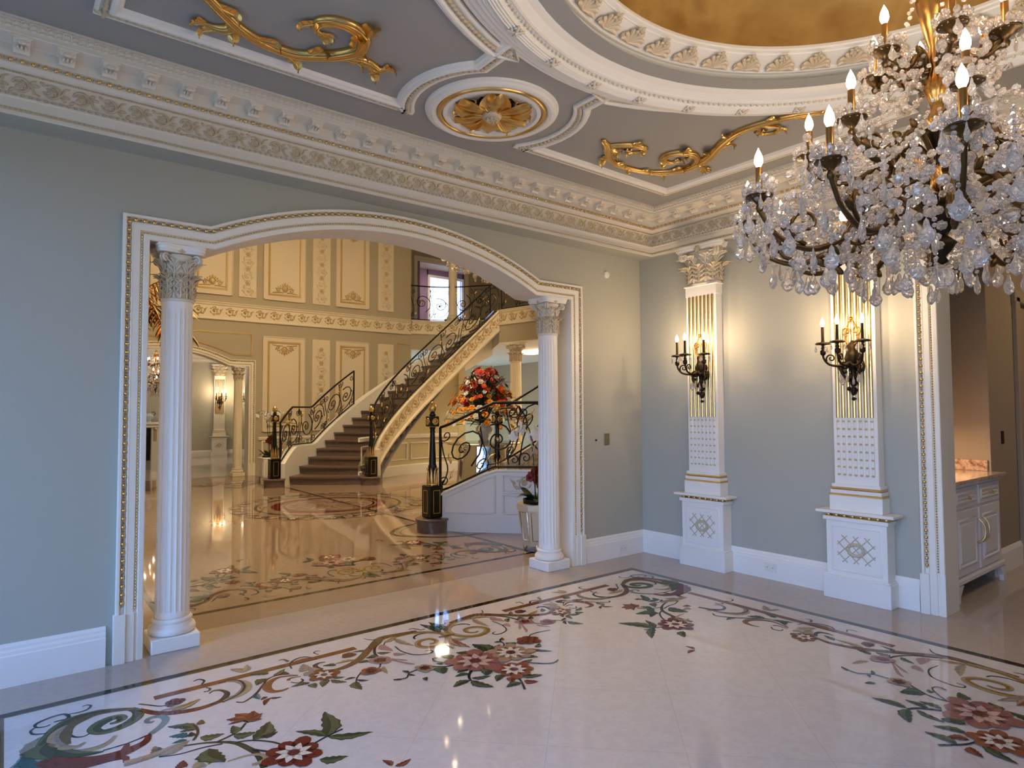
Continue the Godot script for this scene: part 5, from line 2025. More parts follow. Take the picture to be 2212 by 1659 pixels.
func newel(parent: Node3D, at: Vector3) -> void:
	var o := MeshInstance3D.new()
	var b := B.new()
	b.box(Vector3(0, 0.2, 0), Vector3(0.2, 0.4, 0.2), 0.012)
	o.name = "newel_post"
	var block := B.new()
	block.xf = Transform3D(Basis.IDENTITY, at * Vector3(1, 0, 1))
	block.lathe([[0.001, 0.166], [0.2, 0.166], [0.215, 0.158], [0.215, 0.14], [0.2, 0.135], [0.195, 0.13], [0.195, 0.0]], 24)
	part(parent, "newel_block", block, M.tread)
	o.mesh = b.mesh()
	o.material_override = M.black
	o.position = at
	parent.add_child(o, true)
	b = B.new()
	b.lathe([[0.05, 0.4], [0.055, 0.62], [0.055, 0.64], [0.045, 0.66], [0.03, 1.05], [0.034, 1.07], [0.03, 1.09], [0.04, 1.13]], 14)
	b.box(Vector3(0, 1.2, 0), Vector3(0.13, 0.13, 0.13), 0.01)
	b.lathe([[0.03, 1.265], [0.045, 1.28], [0.03, 1.3], [0.035, 1.315]], 14)
	part(o, "post_shaft", b, M.black)
	b = B.new()
	b.lathe([[0.02, 1.31], [0.042, 1.335], [0.048, 1.37], [0.04, 1.41], [0.022, 1.44], [0.001, 1.45]], 16)
	part(o, "finial", b, M.gold, "gilded egg finial")
	b = B.new()
	for i in 8:
		var a := TAU * i / 8
		var p := PackedVector3Array([Vector3(cos(a) * 0.06, 0.4, sin(a) * 0.06), Vector3(cos(a) * 0.062, 0.5, sin(a) * 0.062), Vector3(cos(a) * 0.06, 0.57, sin(a) * 0.06), Vector3(cos(a) * 0.078, 0.62, sin(a) * 0.078)])
		b.tube(p, [0.026, 0.022, 0.014, 0.004], 6, 0.5, Vector3(cos(a), 0, sin(a)))
	b.lathe([[0.07, 0.4], [0.075, 0.415], [0.06, 0.43]], 14)
	part(o, "gold_sleeve", b, M.gold, "gilded leaf sleeve")
	for k in 4:
		b = B.new()
		b.xf = Transform3D(Basis(Vector3.UP, k * PI / 2), Vector3.ZERO)
		for e in [[0, 0.06, 0.1, 0.008], [0, 0.34, 0.1, 0.008]]:
			b.box(Vector3(e[0], e[1], 0.1), Vector3(e[2], e[3], 0.006))
		for e in [-0.046, 0.046]:
			b.box(Vector3(e, 0.2, 0.1), Vector3(0.008, 0.28, 0.006))
		part(o, "gold_line", b, M.gold, "gilded line")
		b = B.new()
		b.xf = Transform3D(Basis(Vector3.UP, k * PI / 2) * Basis(Vector3.RIGHT, PI / 2), Basis(Vector3.UP, k * PI / 2) * Vector3(0, 1.2, 0.066))
		b.lathe([[0.045, 0.0], [0.045, 0.008], [0.036, 0.012], [0.03, 0.006], [0.018, 0.01], [0.001, 0.014]], 12)
		part(o, "gold_rosette", b, M.gold, "gilded rosette")

# ---------------------------------------------------------------- columns and pilasters
func volute_mesh(r: float) -> ArrayMesh:
	var key := "vol%.3f" % r
	if not shapes.has(key):
		var b := B.new()
		var p := spiral(Vector3.ZERO, Vector3.RIGHT, Vector3.UP, r, r * 0.18, PI * 0.75, -1.75, 26)
		b.tube(p, spread([r * 0.3, r * 0.26, r * 0.12], 26), 6)
		b.ball(Vector3.ZERO, r * 0.22, 4, 6)
		shapes[key] = b.mesh()
	return shapes[key]

# Corinthian capital on a bell of radius r, height h; deep squashes it front to back for a pilaster
func capital(parent: Node3D, at: Vector3, r: float, h: float, flat := 1.0, half := false) -> void:
	var o := MeshInstance3D.new()
	o.name = "capital"
	o.position = at
	var b := B.new()
	b.xf = Transform3D(Basis.from_scale(Vector3(1, 1, flat)), Vector3.ZERO)
	b.lathe([[r * 0.98, 0.0], [r * 1.06, 0.0], [r * 1.09, h * 0.03], [r * 1.04, h * 0.06], [r * 0.94, h * 0.07], [r * 0.93, h * 0.45], [r * 1.02, h * 0.7], [r * 1.24, h * 0.84], [r * 0.9, h * 0.86]], 32)
	o.mesh = b.mesh()
	o.material_override = M.carved
	parent.add_child(o, true)
	# abacus with hollow sides
	b = B.new()
	b.xf = Transform3D(Basis.from_scale(Vector3(1, 1, flat)), Vector3.ZERO)
	for e in [[0.86, 0.9, 1.0], [0.9, 0.96, 1.05], [0.96, 1.0, 1.09]]:
		var rows := [PackedVector3Array(), PackedVector3Array()]
		for i in 32:
			var a := TAU * i / 32 + PI / 4
			var c := absf(cos(2 * (a - PI / 4)))
			var rr: float = r * lerpf(1.3, 1.95, pow(c, 3.0)) * e[2]
			rows[0].append(Vector3(cos(a) * rr, h * e[0], sin(a) * rr))
			rows[1].append(Vector3(cos(a) * rr, h * e[1], sin(a) * rr))
		var low := PackedVector3Array()
		var top := PackedVector3Array()
		for i in 32:
			low.append(Vector3(0, h * e[0], 0))
			top.append(Vector3(0, h * e[1], 0))
		b.grid([low, rows[0]], true)
		b.grid([rows[0], rows[1]], true)
		b.grid([rows[1], top], true)
	part(o, "abacus", b, M.trim)
	var lw := r * 0.7
	var leaf := acanthus(lw, h * 0.52, r * 0.75, 4, 0.42)
	var tall := acanthus(lw, h * 0.84, r * 0.8, 5, 0.42)
	for i in 16:
		var a := TAU * i / 16.0
		var d := Vector3(cos(a), 0, sin(a))
		if half and d.z < -0.1:
			continue
		var side := Vector3.UP.cross(d)
		var m: Mesh = leaf if i % 2 == 0 else tall
		var rr := r * (1.03 if i % 2 == 0 else 0.95)
		var bs := Basis(side, Vector3.UP, d)
		bs = Basis.from_scale(Vector3(1, 1, flat)) * bs if flat < 1.0 else bs
		put(o, "acanthus_leaf", m, M.carved if i % 2 else M.glaze, Transform3D(bs, Vector3(d.x * rr, h * 0.06, d.z * rr * flat)))
	var vol := volute_mesh(r * 0.34)
	for i in 4:
		var a := TAU * i / 4 + PI / 4
		var d := Vector3(cos(a), 0, sin(a))
		if half and d.z < 0:
			continue
		var side := Vector3.UP.cross(d)
		for s in [-1.0, 1.0]:
			var turn := Basis(d, Vector3.UP, side * s)
			put(o, "volute", vol, M.carved, Transform3D(Basis.from_scale(Vector3(1, 1, flat)) * turn if flat < 1.0 else turn, Vector3((d.x * 1.5 + side.x * s * 0.1) * r, h * 0.76, (d.z * 1.5 + side.z * s * 0.1) * r * flat)))
		put(o, "corner_leaf", acanthus(lw * 0.7, h * 0.5, r * 0.5, 3, 0.3), M.carved, Transform3D(Basis(side, Vector3.UP, d), Vector3(d.x * r * 1.02, h * 0.38, d.z * r * 1.02 * flat)))
	for i in 4:
		var a := TAU * i / 4
		var d := Vector3(cos(a), 0, sin(a))
		if half and d.z < 0.5:
			continue
		put(o, "abacus_flower", rosette_mesh(r * 0.24, 6, 2), M.glaze, Transform3D(Basis(Vector3.UP.cross(d), Vector3.UP, d), Vector3(d.x * r * 1.3, h * 0.9, d.z * r * 1.3 * flat)))

func column(called: String, label: String, at: Vector3, top: float, r: float, group: String, cap_h := 0.36, look: Material = null) -> Node3D:
	var t := thing(called, label, "column", at, group)
	var body: Material = look if look else M.trim
	var b := B.new()
	b.box(Vector3(0, 0.045, 0), Vector3(r * 2.75, 0.09, r * 2.75), 0.006)
	part(t, "plinth", b, body)
	b = B.new()
	b.lathe([[r * 1.0, 0.09], [r * 1.32, 0.092], [r * 1.37, 0.105], [r * 1.37, 0.12], [r * 1.3, 0.135], [r * 1.18, 0.14], [r * 1.18, 0.146], [r * 1.08, 0.155], [r * 1.1, 0.162], [r * 1.17, 0.168], [r * 1.17, 0.178], [r * 1.08, 0.188], [r * 1.02, 0.19]], 40)
	part(t, "base", b, body)
	# fluted shaft
	b = B.new()
	var seg := 160
	var rows := []
	for q in [[0.19, 0.0], [0.225, 0.0], [0.24, 1.0], [0.9, 1.0], [1.5, 1.0], [top - cap_h - 0.06, 1.0], [top - cap_h - 0.045, 0.0], [top - cap_h, 0.0]]:
		var row := PackedVector3Array()
		var rr: float = r * (1.0 - 0.12 * pow(q[0] / top, 1.6))
		for j in seg:
			var a := TAU * j / seg
			var fl := absf(sin(a * 10.0))
			var k: float = rr * (1.0 - 0.07 * q[1] * pow(maxf(fl, 0.0), 0.55) * (1.0 if fl > 0.2 else 0.0))
			row.append(Vector3(cos(a) * k, q[0], sin(a) * k))
		rows.append(row)
	b.grid(rows, true)
	part(t, "fluted_shaft", b, body)
	capital(t, Vector3(0, top - cap_h, 0), r * 0.9, cap_h)
	return t

func make_columns() -> void:
	column("fluted_column", "white fluted column with carved capital at the left side of the arch", Vector3(-4.48, 0, -0.13), 2.58, 0.102, "columns in the arch")
	column("fluted_column", "white fluted column with carved capital at the right side of the arch", Vector3(-1.245, 0, -0.1), 2.58, 0.102, "columns in the arch")
	column("hall_column", "cream fluted column under the landing beyond the flowers", Vector3(4.64, 0, -7.95), 3.2, 0.15, "hall columns", 0.5, M.foyer_trim)
	column("hall_column", "cream fluted column beside the right jamb of the far arch", Vector3(-1.06, 0, ZB - 0.1), 2.58, 0.1, "hall columns", 0.34, M.foyer_trim)
	column("hall_column", "cream fluted column beside the left jamb of the far arch", Vector3(-4.27, 0, ZB - 0.1), 2.58, 0.1, "hall columns", 0.34, M.foyer_trim)
	column("hall_column", "cream column standing on the balcony in front of the lilac doorway", Vector3(4.66, 4.05, -10.85), 2.6, 0.13, "hall columns", 0.4, M.foyer_trim)

func pilaster(label: String, at: Vector3, turn: float, w: float, group: String) -> Node3D:
	# faces local +z, stands against local z = 0
	var t := thing("pilaster", label, "pilaster", at, group)
	t.rotation.y = turn
	var b := B.new()
	b.box(Vector3(0, 0.09, 0.08), Vector3(0.505, 0.18, 0.16), 0.004)
	b.box(Vector3(0, 0.186, 0.077), Vector3(0.485, 0.014, 0.154), 0.004)
	part(t, "plinth", b, M.trim)
	b = B.new()
	b.box(Vector3(0, 0.405, 0.07), Vector3(0.455, 0.43, 0.14), 0.003)
	var die := part(t, "pedestal", b, M.trim)
	b = B.new()
	b.mould([[0, 0], [0, 0.003], [0.006, 0.005], [0.014, 0.002], [0.016, 0]], PackedVector3Array([Vector3(-0.175, 0.235, 0.14), Vector3(-0.175, 0.565, 0.14), Vector3(0.175, 0.565, 0.14), Vector3(0.175, 0.235, 0.14)]), Vector3.BACK, true)
	part(die, "panel_frame", b, M.trim)
	b = B.new()
	for k in range(-3, 4):
		for s in [-1.0, 1.0]:
			var c := k * 0.085
			var p := []
			for q in 2:
				var yy := (-0.105 if q == 0 else 0.105)
				p.append(Vector2(c + s * yy, yy))
			var a: Vector2 = p[0]
			var e: Vector2 = p[1]
			var d := e - a
			var t0 := 0.0
			var t1 := 1.0
			var ta := (-0.14 - a.x) / d.x
			var tb := (0.14 - a.x) / d.x
			t0 = maxf(t0, minf(ta, tb))
			t1 = minf(t1, maxf(ta, tb))
			if t1 > t0 + 0.03:
				var u := a + d * t0
				var v := a + d * t1
				b.tube(PackedVector3Array([Vector3(u.x, 0.4 + u.y, 0.142), Vector3(v.x, 0.4 + v.y, 0.142)]), 0.004, 5)
	part(die, "lattice", b, M.glaze, "gilt trellis")
	b = B.new()
	var ring := PackedVector3Array()
	for i in 17:
		ring.append(Vector3(cos(TAU * i / 16) * 0.055, 0.4 + sin(TAU * i / 16) * 0.042, 0.146))
	b.tube(ring, spread([0.01, 0.013, 0.01, 0.013, 0.01], 17), 6)
	for i in 10:
		b.ball(Vector3(cos(TAU * i / 10) * 0.06, 0.4 + sin(TAU * i / 10) * 0.046, 0.15), 0.014, 4, 6, Vector3(1, 1, 0.6))
	part(die, "wreath", b, M.glaze, "carved wreath")
	# cap of the pedestal with gilt eggs
	b = B.new()
	b.box(Vector3(0, 0.632, 0.08), Vector3(0.49, 0.03, 0.155), 0.003)
	b.box(Vector3(0, 0.685, 0.092), Vector3(0.585, 0.022, 0.185), 0.004)
	part(t, "pedestal_cap", b, M.trim)
	b = B.new()
	var cap := PackedVector3Array([Vector3(-0.245, 0.645, 0.0), Vector3(-0.245, 0.645, 0.155), Vector3(0.245, 0.645, 0.155), Vector3(0.245, 0.645, 0.0)])
	b.mould([[0, 0], [0.012, 0.002], [0.024, 0.014], [0.028, 0.03], [0.0, 0.03]], cap, Vector3.DOWN * -1.0)
	part(t, "gilt_cove", b, M.gold, "gilded cove under the cap")
	for q in along(offset(cap, Vector3.UP, 0.018, 0.014), 0.062, 0.5):
		put(t, "gilt_egg", ball_mesh(0.0135, 5, 8, Vector3(1.4, 1.0, 1.0)), M.gold, frame(q[0], q[1], Vector3.UP))
	# base of the shaft
	b = B.new()
	b.box(Vector3(0, 0.755, 0.066), Vector3(0.4, 0.118, 0.132), 0.003)
	b.box(Vector3(0, 0.845, 0.064), Vector3(0.385, 0.03, 0.128), 0.003)
	b.box(Vector3(0, 0.892, 0.06), Vector3(w + 0.035, 0.026, 0.12), 0.003)
	part(t, "base", b, M.trim)
	for e in [[0.822, 0.405, 0.134], [0.872, w + 0.055, 0.127]]:
		b = B.new()
		b.box(Vector3(0, e[0], e[2] / 2), Vector3(e[1], 0.018, e[2]), 0.007)
		part(t, "gilt_fillet", b, M.gold, "gilded fillet")
	# shaft with reeds above and pearls below
	b = B.new()
	b.box(Vector3(0, 1.80, 0.05), Vector3(w, 1.80, 0.1), 0.003)
	part(t, "shaft", b, M.trim)
	var n := 7
	var pitch := (w - 0.035) / n
	var reed := B.new()
	reed.tube(PackedVector3Array([Vector3(0, 1.43, 0), Vector3(0, 2.6, 0)]), pitch * 0.36, 10)
	var reed_m := reed.mesh()
	var groove := B.new()
	groove.tube(PackedVector3Array([Vector3(0, 0.975, 0), Vector3(0, 1.42, 0)]), pitch * 0.30, 8)
	var groove_m := groove.mesh()
	for i in n:
		var x := (i - (n - 1) / 2.0) * pitch
		put(t, "gilt_reed", reed_m, M.gold, Transform3D(Basis.from_scale(Vector3(1, 1, 0.7)), Vector3(x, 0, 0.101)))
		put(t, "white_reed", groove_m, M.trim, Transform3D(Basis.from_scale(Vector3(1, 1, 0.5)), Vector3(x, 0, 0.101)))
		for k in 8:
			put(t, "gilt_pearl", ball_mesh(pitch * 0.27, 5, 7, Vector3(1, 0.75, 0.8)), M.soft_gold, Transform3D(Basis.IDENTITY, Vector3(x, 0.98 + 0.0605 * k, 0.107)))
	b = B.new()
	b.box(Vector3(0, 2.655, 0.053), Vector3(w + 0.012, 0.1, 0.106), 0.003)
	b.box(Vector3(0, 2.705, 0.056), Vector3(w + 0.04, 0.014, 0.114), 0.004)
	part(t, "necking", b, M.trim)
	capital(t, Vector3(0, 2.71, 0.03), w * 0.5, 0.39, 0.5, true)
	return t

func make_pilasters() -> void:
	pilaster("white pilaster with gilded reeds nearer the room corner", Vector3(0, 0, 0.84), -PI / 2, 0.335, "gilded pilasters")
	pilaster("white pilaster with gilded reeds beside the pantry opening, under the chandelier", Vector3(0, 0, 2.245), -PI / 2, 0.335, "gilded pilasters")

# ---------------------------------------------------------------- crystal shapes
func drop_mesh(h: float, w: float, deep: float) -> ArrayMesh:
	var key := "drop%.3f%.3f%.3f" % [h, w, deep]
	if shapes.has(key):
		return shapes[key]
	var b := B.new()
	var prof := [[0.001, 0.0], [0.3, -0.12], [0.42, -0.3], [0.86, -0.5], [1.0, -0.66], [0.78, -0.84], [0.34, -0.95], [0.001, -1.0]]
	var n := 8
	for i in prof.size() - 1:
		for j in n:
			var q := []
			for e in [[i, j], [i, j + 1], [i + 1, j + 1], [i + 1, j]]:
				var a: float = TAU * (e[1] + 0.5 * (e[0] % 2)) / n
				var r: float = prof[e[0]][0] * w / 2
				if e[0] == 4 and e[1] % 2:
					r *= 0.9
				q.append(Vector3(cos(a) * r, prof[e[0]][1] * h, sin(a) * r * deep))
			facet(b, q[0], q[1], q[2], Vector3(0, -h * 0.6, 0))
			facet(b, q[0], q[2], q[3], Vector3(0, -h * 0.6, 0))
	shapes[key] = b.mesh()
	return shapes[key]

func facet(b: B, p: Vector3, q: Vector3, r: Vector3, c: Vector3) -> void:
	var m := (r - p).cross(q - p)
	if m.length_squared() < 1e-16:
		return
	if m.dot((p + q + r) / 3 - c) < 0:
		b.tri(p, r, q)
	else:
		b.tri(p, q, r)

func gem_mesh(r: float) -> ArrayMesh:
	var key := "gem%.4f" % r
	if shapes.has(key):
		return shapes[key]
	var b := B.new()
	var rings := [[0.0, 1.0], [0.75, 0.62], [1.0, 0.0], [0.75, -0.62], [0.0, -1.0]]
	for i in 4:
		for j in 6:
			var q := []
			for e in [[i, j], [i, j + 1], [i + 1, j + 1], [i + 1, j]]:
				var a: float = TAU * (e[1] + 0.5 * (e[0] % 2)) / 6
				q.append(Vector3(cos(a) * rings[e[0]][0] * r, rings[e[0]][1] * r, sin(a) * rings[e[0]][0] * r))
			facet(b, q[0], q[1], q[2], Vector3.ZERO)
			facet(b, q[0], q[2], q[3], Vector3.ZERO)
	shapes[key] = b.mesh()
	return shapes[key]

func saucer_mesh(r: float) -> ArrayMesh:
	var key := "saucer%.3f" % r
	if not shapes.has(key):
		var b := B.new()
		b.lathe([[r * 0.25, 0.0], [r * 0.6, 0.002], [r * 0.92, 0.014], [r, 0.022], [r * 0.9, 0.019], [r * 0.58, 0.007], [r * 0.25, 0.005]], 32, 8, 0.1)
		shapes[key] = b.mesh()
	return shapes[key]

func bulb_mesh() -> ArrayMesh:
	if not shapes.has("bulb"):
		var b := B.new()
		b.lathe([[0.001, -0.034], [0.009, -0.03], [0.0155, -0.016], [0.0165, -0.006], [0.014, 0.01], [0.008, 0.026], [0.003, 0.036], [0.001, 0.042]], 12)
		shapes["bulb"] = b.mesh()
	return shapes["bulb"]

func candle_mesh(h: float, r := 0.0125) -> ArrayMesh:
	var key := "candle%.3f" % h
	if not shapes.has(key):
		var b := B.new()
		b.lathe([[0.001, h], [r * 0.8, h], [r, h - 0.002], [r, 0.0], [0.001, 0.0]], 12)
		shapes[key] = b.mesh()
	return shapes[key]

# ---------------------------------------------------------------- sconces
func sconce(label: String, at: Vector3, turn: float, group: String, power := 1.0) -> void:
	var t := thing("wall_sconce", label, "sconce", at, group)
	t.rotation.y = turn
	var b := B.new()
	# backplate: tapering carved spine with a mask boss
	b.lathe([[0.001, 1.56], [0.012, 1.565], [0.018, 1.58], [0.01, 1.6], [0.018, 1.62], [0.026, 1.65], [0.014, 1.675], [0.02, 1.69], [0.03, 1.71], [0.034, 1.76], [0.02, 1.79], [0.03, 1.82], [0.05, 1.86], [0.06, 1.9], [0.05, 1.94], [0.035, 1.97], [0.045, 2.0], [0.02, 2.03], [0.001, 2.06]], 14, 5, 0.12)
	b.xf = Transform3D(Basis.IDENTITY, Vector3(0, 0, 0.02))
	for k in 4:
		b.ball(Vector3(0.02 * (1 if k % 2 else -1), 1.66 + 0.035 * k, 0.02), 0.018, 4, 6)
	for s in [-1.0, 1.0]:
		b.xf = Transform3D(Basis.IDENTITY, Vector3(0, 0, 0.03))
		b.tube(spiral(Vector3(s * 0.055, 1.84, 0), Vector3(s, 0, 0), Vector3.UP, 0.05, 0.012, -1.8, 1.4, 18), spread([0.012, 0.007], 18), 6)
		b.tube(smooth(PackedVector3Array([Vector3(0, 1.72, 0), Vector3(s * 0.05, 1.76, 0.02), Vector3(s * 0.07, 1.82, 0.02), Vector3(s * 0.04, 1.88, 0)]), 4), spread([0.008, 0.012, 0.008], 13), 6)
	part(t, "backplate", b, M.dark_bronze)
	b = B.new()
	for s in [-1.0, 1.0]:
		b.tube(spiral(Vector3(s * 0.035, 2.12, 0.02), Vector3(s, 0, 0), Vector3.UP, 0.04, 0.01, -1.6, 1.5, 18), spread([0.007, 0.005], 18), 6)
		b.tube(smooth(PackedVector3Array([Vector3(s * 0.01, 2.0, 0.02), Vector3(s * 0.05, 2.05, 0.02), Vector3(s * 0.03, 2.16, 0.02), Vector3(0, 2.21, 0.02)]), 4), 0.006, 5)
	b.ball(Vector3(0, 2.215, 0.02), 0.016, 5, 7)
	part(t, "openwork_crest", b, M.brass, "gilded openwork crest")
	for d in [[-0.15, 0.18], [0.0, 0.26], [0.15, 0.18]]:
		var c := Vector3(d[0], 2.02, d[1])
		var dir := Vector3(d[0], 0, d[1] - 0.04).normalized()
		var arm := B.new()
		var p := PackedVector3Array([Vector3(0, 1.87, 0.05), Vector3(0, 1.84, 0.05) + dir * 0.06, Vector3(d[0], 1.85, d[1]) - dir * 0.05, Vector3(d[0], 1.9, d[1]) - dir * 0.005, c - Vector3(0, 0.06, 0)])
		arm.tube(smooth(p, 5), spread([0.012, 0.009, 0.008], 21), 6)
		arm.tube(spiral(Vector3(d[0], 1.9, d[1]) - dir * 0.06, dir, Vector3.UP, 0.04, 0.01, -0.6, 1.3, 16), spread([0.007, 0.005], 16), 5)
		arm.xf = Transform3D(Basis.IDENTITY, c)
		arm.lathe([[0.001, -0.1], [0.012, -0.095], [0.02, -0.085], [0.022, -0.06], [0.01, -0.05], [0.016, -0.04], [0.009, -0.025], [0.014, -0.015], [0.01, -0.005], [0.03, 0.0], [0.05, 0.0], [0.058, -0.008], [0.05, 0.006], [0.014, 0.008], [0.014, 0.016]], 12)
		var ao := part(t, "arm", arm, M.dark_bronze)
		put(t, "candle", candle_mesh(0.12, 0.011), M.dark_bronze, Transform3D(Basis.IDENTITY, c + Vector3(0, 0.012, 0)))
		put(t, "flame_bulb", bulb_mesh(), M.bulb_warm, Transform3D(Basis.IDENTITY, c + Vector3(0, 0.165, 0)))
		lamp(t, c + Vector3(0, 0.165, 0), SCONCE_ENERGY * power, Color(1.0, 0.85, 0.67), 0.018)
		for k in 3:
			var a: float = TAU * k / 3 + d[0] * 9
			put(t, "crystal_drop", drop_mesh(0.055, 0.026, 0.7), M.crystal, Transform3D(Basis(Vector3.UP, a), c + Vector3(cos(a) * 0.052, -0.016, sin(a) * 0.052)))
	for k in 5:
		var a := PI * (k + 0.5) / 5
		put(t, "crystal_drop", drop_mesh(0.075, 0.04, 0.5), M.crystal, Transform3D(Basis(Vector3.UP, -a), Vector3(cos(a) * 0.07, 1.78 - 0.02 * (k % 2), 0.05 + sin(a) * 0.06)))

func make_sconces() -> void:
	sconce("bronze wall sconce with three lit candles on the pilaster nearer the room corner", Vector3(-0.1, 0, 0.84), -PI / 2, "lit wall sconces")
	sconce("bronze wall sconce with three lit candles on the pilaster beside the pantry opening", Vector3(-0.1, 0, 2.245), -PI / 2, "lit wall sconces")

# ---------------------------------------------------------------- chandelier
var chandelier: Node3D

func make_chandelier() -> void:
	var t := thing("crystal_chandelier", "large bronze chandelier hung with crystals and lit candle bulbs under the dome", "chandelier", Vector3(-2.555, 0, 3.655), "crystal chandeliers")
	chandelier = t
	var b := B.new()
	b.lathe([[0.001, 2.05], [0.02, 2.06], [0.012, 2.08], [0.03, 2.1], [0.05, 2.13], [0.02, 2.16], [0.03, 2.18], [0.075, 2.22], [0.09, 2.25], [0.06, 2.28], [0.03, 2.3], [0.018, 2.33], [0.012, 2.36], [0.012, 2.48], [0.02, 2.49], [0.055, 2.55], [0.065, 2.57], [0.03, 2.58], [0.02, 2.6]], 20)
	part(t, "lower_stem", b, M.dark_bronze)
	b = B.new()
	b.lathe([[0.02, 2.58], [0.035, 2.62], [0.02, 2.66], [0.03, 2.7], [0.045, 2.74], [0.03, 2.78], [0.02, 2.82], [0.03, 2.85], [0.022, 2.9], [0.03, 2.93], [0.045, 3.0], [0.06, 3.08], [0.058, 3.14], [0.03, 3.18], [0.02, 3.22], [0.03, 3.24], [0.012, 3.27], [0.01, 3.3], [0.008, 4.55], [0.05, 4.58], [0.06, 4.6], [0.001, 4.62]], 24, 12, 0.05)
	part(t, "upper_stem", b, M.brass, "reeded gilt stem")
	for k in 2:
		b = B.new()
		b.xf = Transform3D(Basis.IDENTITY, Vector3(-0.055 + 0.11 * k, 0, 0.04))
		b.lathe([[0.001, 2.3], [0.03, 2.31], [0.05, 2.33], [0.052, 2.36], [0.047, 2.365], [0.053, 2.375], [0.048, 2.38], [0.054, 2.39], [0.05, 2.4], [0.04, 2.41], [0.001, 2.415]], 18)
		part(t, "gilt_cup", b, M.brass)
	# three tiers of arms: count, reach, cup height, phase
	var tiers := [[12, 0.70, 2.31, 0.13, 0.105], [8, 0.45, 2.54, 0.3, 0.10], [6, 0.22, 2.86, 0.5, 0.10]]
	var beads := []
	var gems := []
	var rng := RandomNumberGenerator.new()
	rng.seed = 21
	for k in tiers.size():
		var q: Array = tiers[k]
		var rr: float = q[1]
		var y: float = q[2]
		var arm := B.new()
		var s := rr / 0.7
		# arm in the x,y plane: an S that dips, rises and carries a cup
		var p := smooth(PackedVector3Array([Vector3(0.04, y - 0.06, 0), Vector3(0.16 * s, y + 0.03 * s, 0), Vector3(0.28 * s, y - 0.02 * s, 0), Vector3(0.36 * s, y - 0.14 * s, 0), Vector3(0.5 * s, y - 0.2 * s, 0), Vector3(0.63 * s, y - 0.15 * s, 0), Vector3(rr, y - 0.05, 0), Vector3(rr, y - 0.03, 0)]), 5)
		arm.tube(p, spread([0.011, 0.010, 0.012, 0.009, 0.008], p.size()), 8)
		arm.tube(spiral(Vector3(0.27 * s, y - 0.1 * s, 0), Vector3.RIGHT, Vector3.UP, 0.075 * s, 0.015, 1.5, -1.4, 20), spread([0.009, 0.005], 20), 6)
		arm.tube(spiral(Vector3(0.52 * s, y - 0.1 * s, 0), Vector3.RIGHT, Vector3.UP, 0.08 * s, 0.015, -1.5, 1.3, 20), spread([0.009, 0.005], 20), 6)
		for e in [[0.2, 0.05], [0.42, -0.2], [0.6, -0.12]]:
			arm.xf = Transform3D(Basis(Vector3.BACK, 0.8), Vector3(e[0] * s, y + e[1] * s, 0))
			arm.ball(Vector3.ZERO, 0.026, 5, 7, Vector3(1.3, 0.6, 0.5))
		arm.xf = Transform3D(Basis.IDENTITY, Vector3(rr, y, 0))
		arm.lathe([[0.001, -0.06], [0.01, -0.055], [0.015, -0.04], [0.008, -0.03], [0.018, -0.018], [0.03, -0.004], [0.05, 0.0], [0.052, 0.006], [0.04, 0.008], [0.016, 0.006], [0.016, 0.018]], 14)
		var am := arm.mesh()
		for i in q[0]:
			var a: float = TAU * i / q[0] + q[3]
			var turn := Basis(Vector3.UP, -a)
			var d := Vector3(cos(a), 0, sin(a))
			put(t, "arm", am, M.bronze, Transform3D(turn, Vector3.ZERO))
			var c := d * rr + Vector3(0, y, 0)
			for j in 22:
				var f := TAU * j / 11 + a
				var up := 0.012 + 0.018 * (j / 11)
				gems.append(Transform3D(Basis(Vector3(cos(f), 0.3, sin(f)).normalized(), f * 3.0).scaled(Vector3(1.0, 1.3, 1.0)), c + Vector3(cos(f) * (0.03 + up * 0.8), up, sin(f) * (0.03 + up * 0.8))))
			put(t, "candle", candle_mesh(q[4]), M.brass, Transform3D(Basis.IDENTITY, c + Vector3(0, 0.012, 0)))
			put(t, "flame_bulb", bulb_mesh(), M.bulb, Transform3D(Basis.IDENTITY, c + Vector3(0, q[4] + 0.045, 0)))
			lamp(t, c + Vector3(0, q[4] + 0.045, 0), BULB_ENERGY, Color(1.0, 0.90, 0.79), 0.016)
			# drops round the saucer
			for j in 5:
				var f := a + TAU * j / 5
				var e := c + Vector3(cos(f) * 0.058, 0.018, sin(f) * 0.058)
				beads.append(Transform3D(Basis.IDENTITY, e - Vector3(0, 0.012, 0)))
				if k < 2 or j % 2 == 0:
					put(t, "crystal_drop", drop_mesh(0.062, 0.032, 0.55), M.crystal, Transform3D(Basis(Vector3.UP, rng.randf() * TAU), e - Vector3(0, 0.02, 0)))
			# crystal flowers clustered on the arms
			for j in 30:
				var u := rng.randf_range(0.3, 1.04)
				gems.append(Transform3D(Basis(Vector3(rng.randf(), rng.randf(), rng.randf()).normalized(), rng.randf() * TAU).scaled(Vector3.ONE * rng.randf_range(0.7, 1.5)), d.rotated(Vector3.UP, rng.randf_range(-0.22, 0.22)) * rr * u + Vector3(0, y + rng.randf_range(-0.2, 0.12) * (0.5 + s * 0.5), 0)))
			# bead swags between neighbours and up to the stem
			var a2: float = TAU * (i + 1) / q[0] + q[3]
			var c2 := Vector3(cos(a2), 0, sin(a2)) * rr + Vector3(0, y, 0)
			var far := c.distance_to(c2)
			var m := int(far / 0.022)
			for j in m:
				var f := (j + 0.5) / m
				beads.append(Transform3D(Basis.IDENTITY, c.lerp(c2, f) - Vector3(0, 0.03 + 0.09 * 4 * f * (1 - f), 0)))
			var hi := Vector3(0, y + 0.33, 0) + d * 0.06
			m = int(c.distance_to(hi) / 0.024)
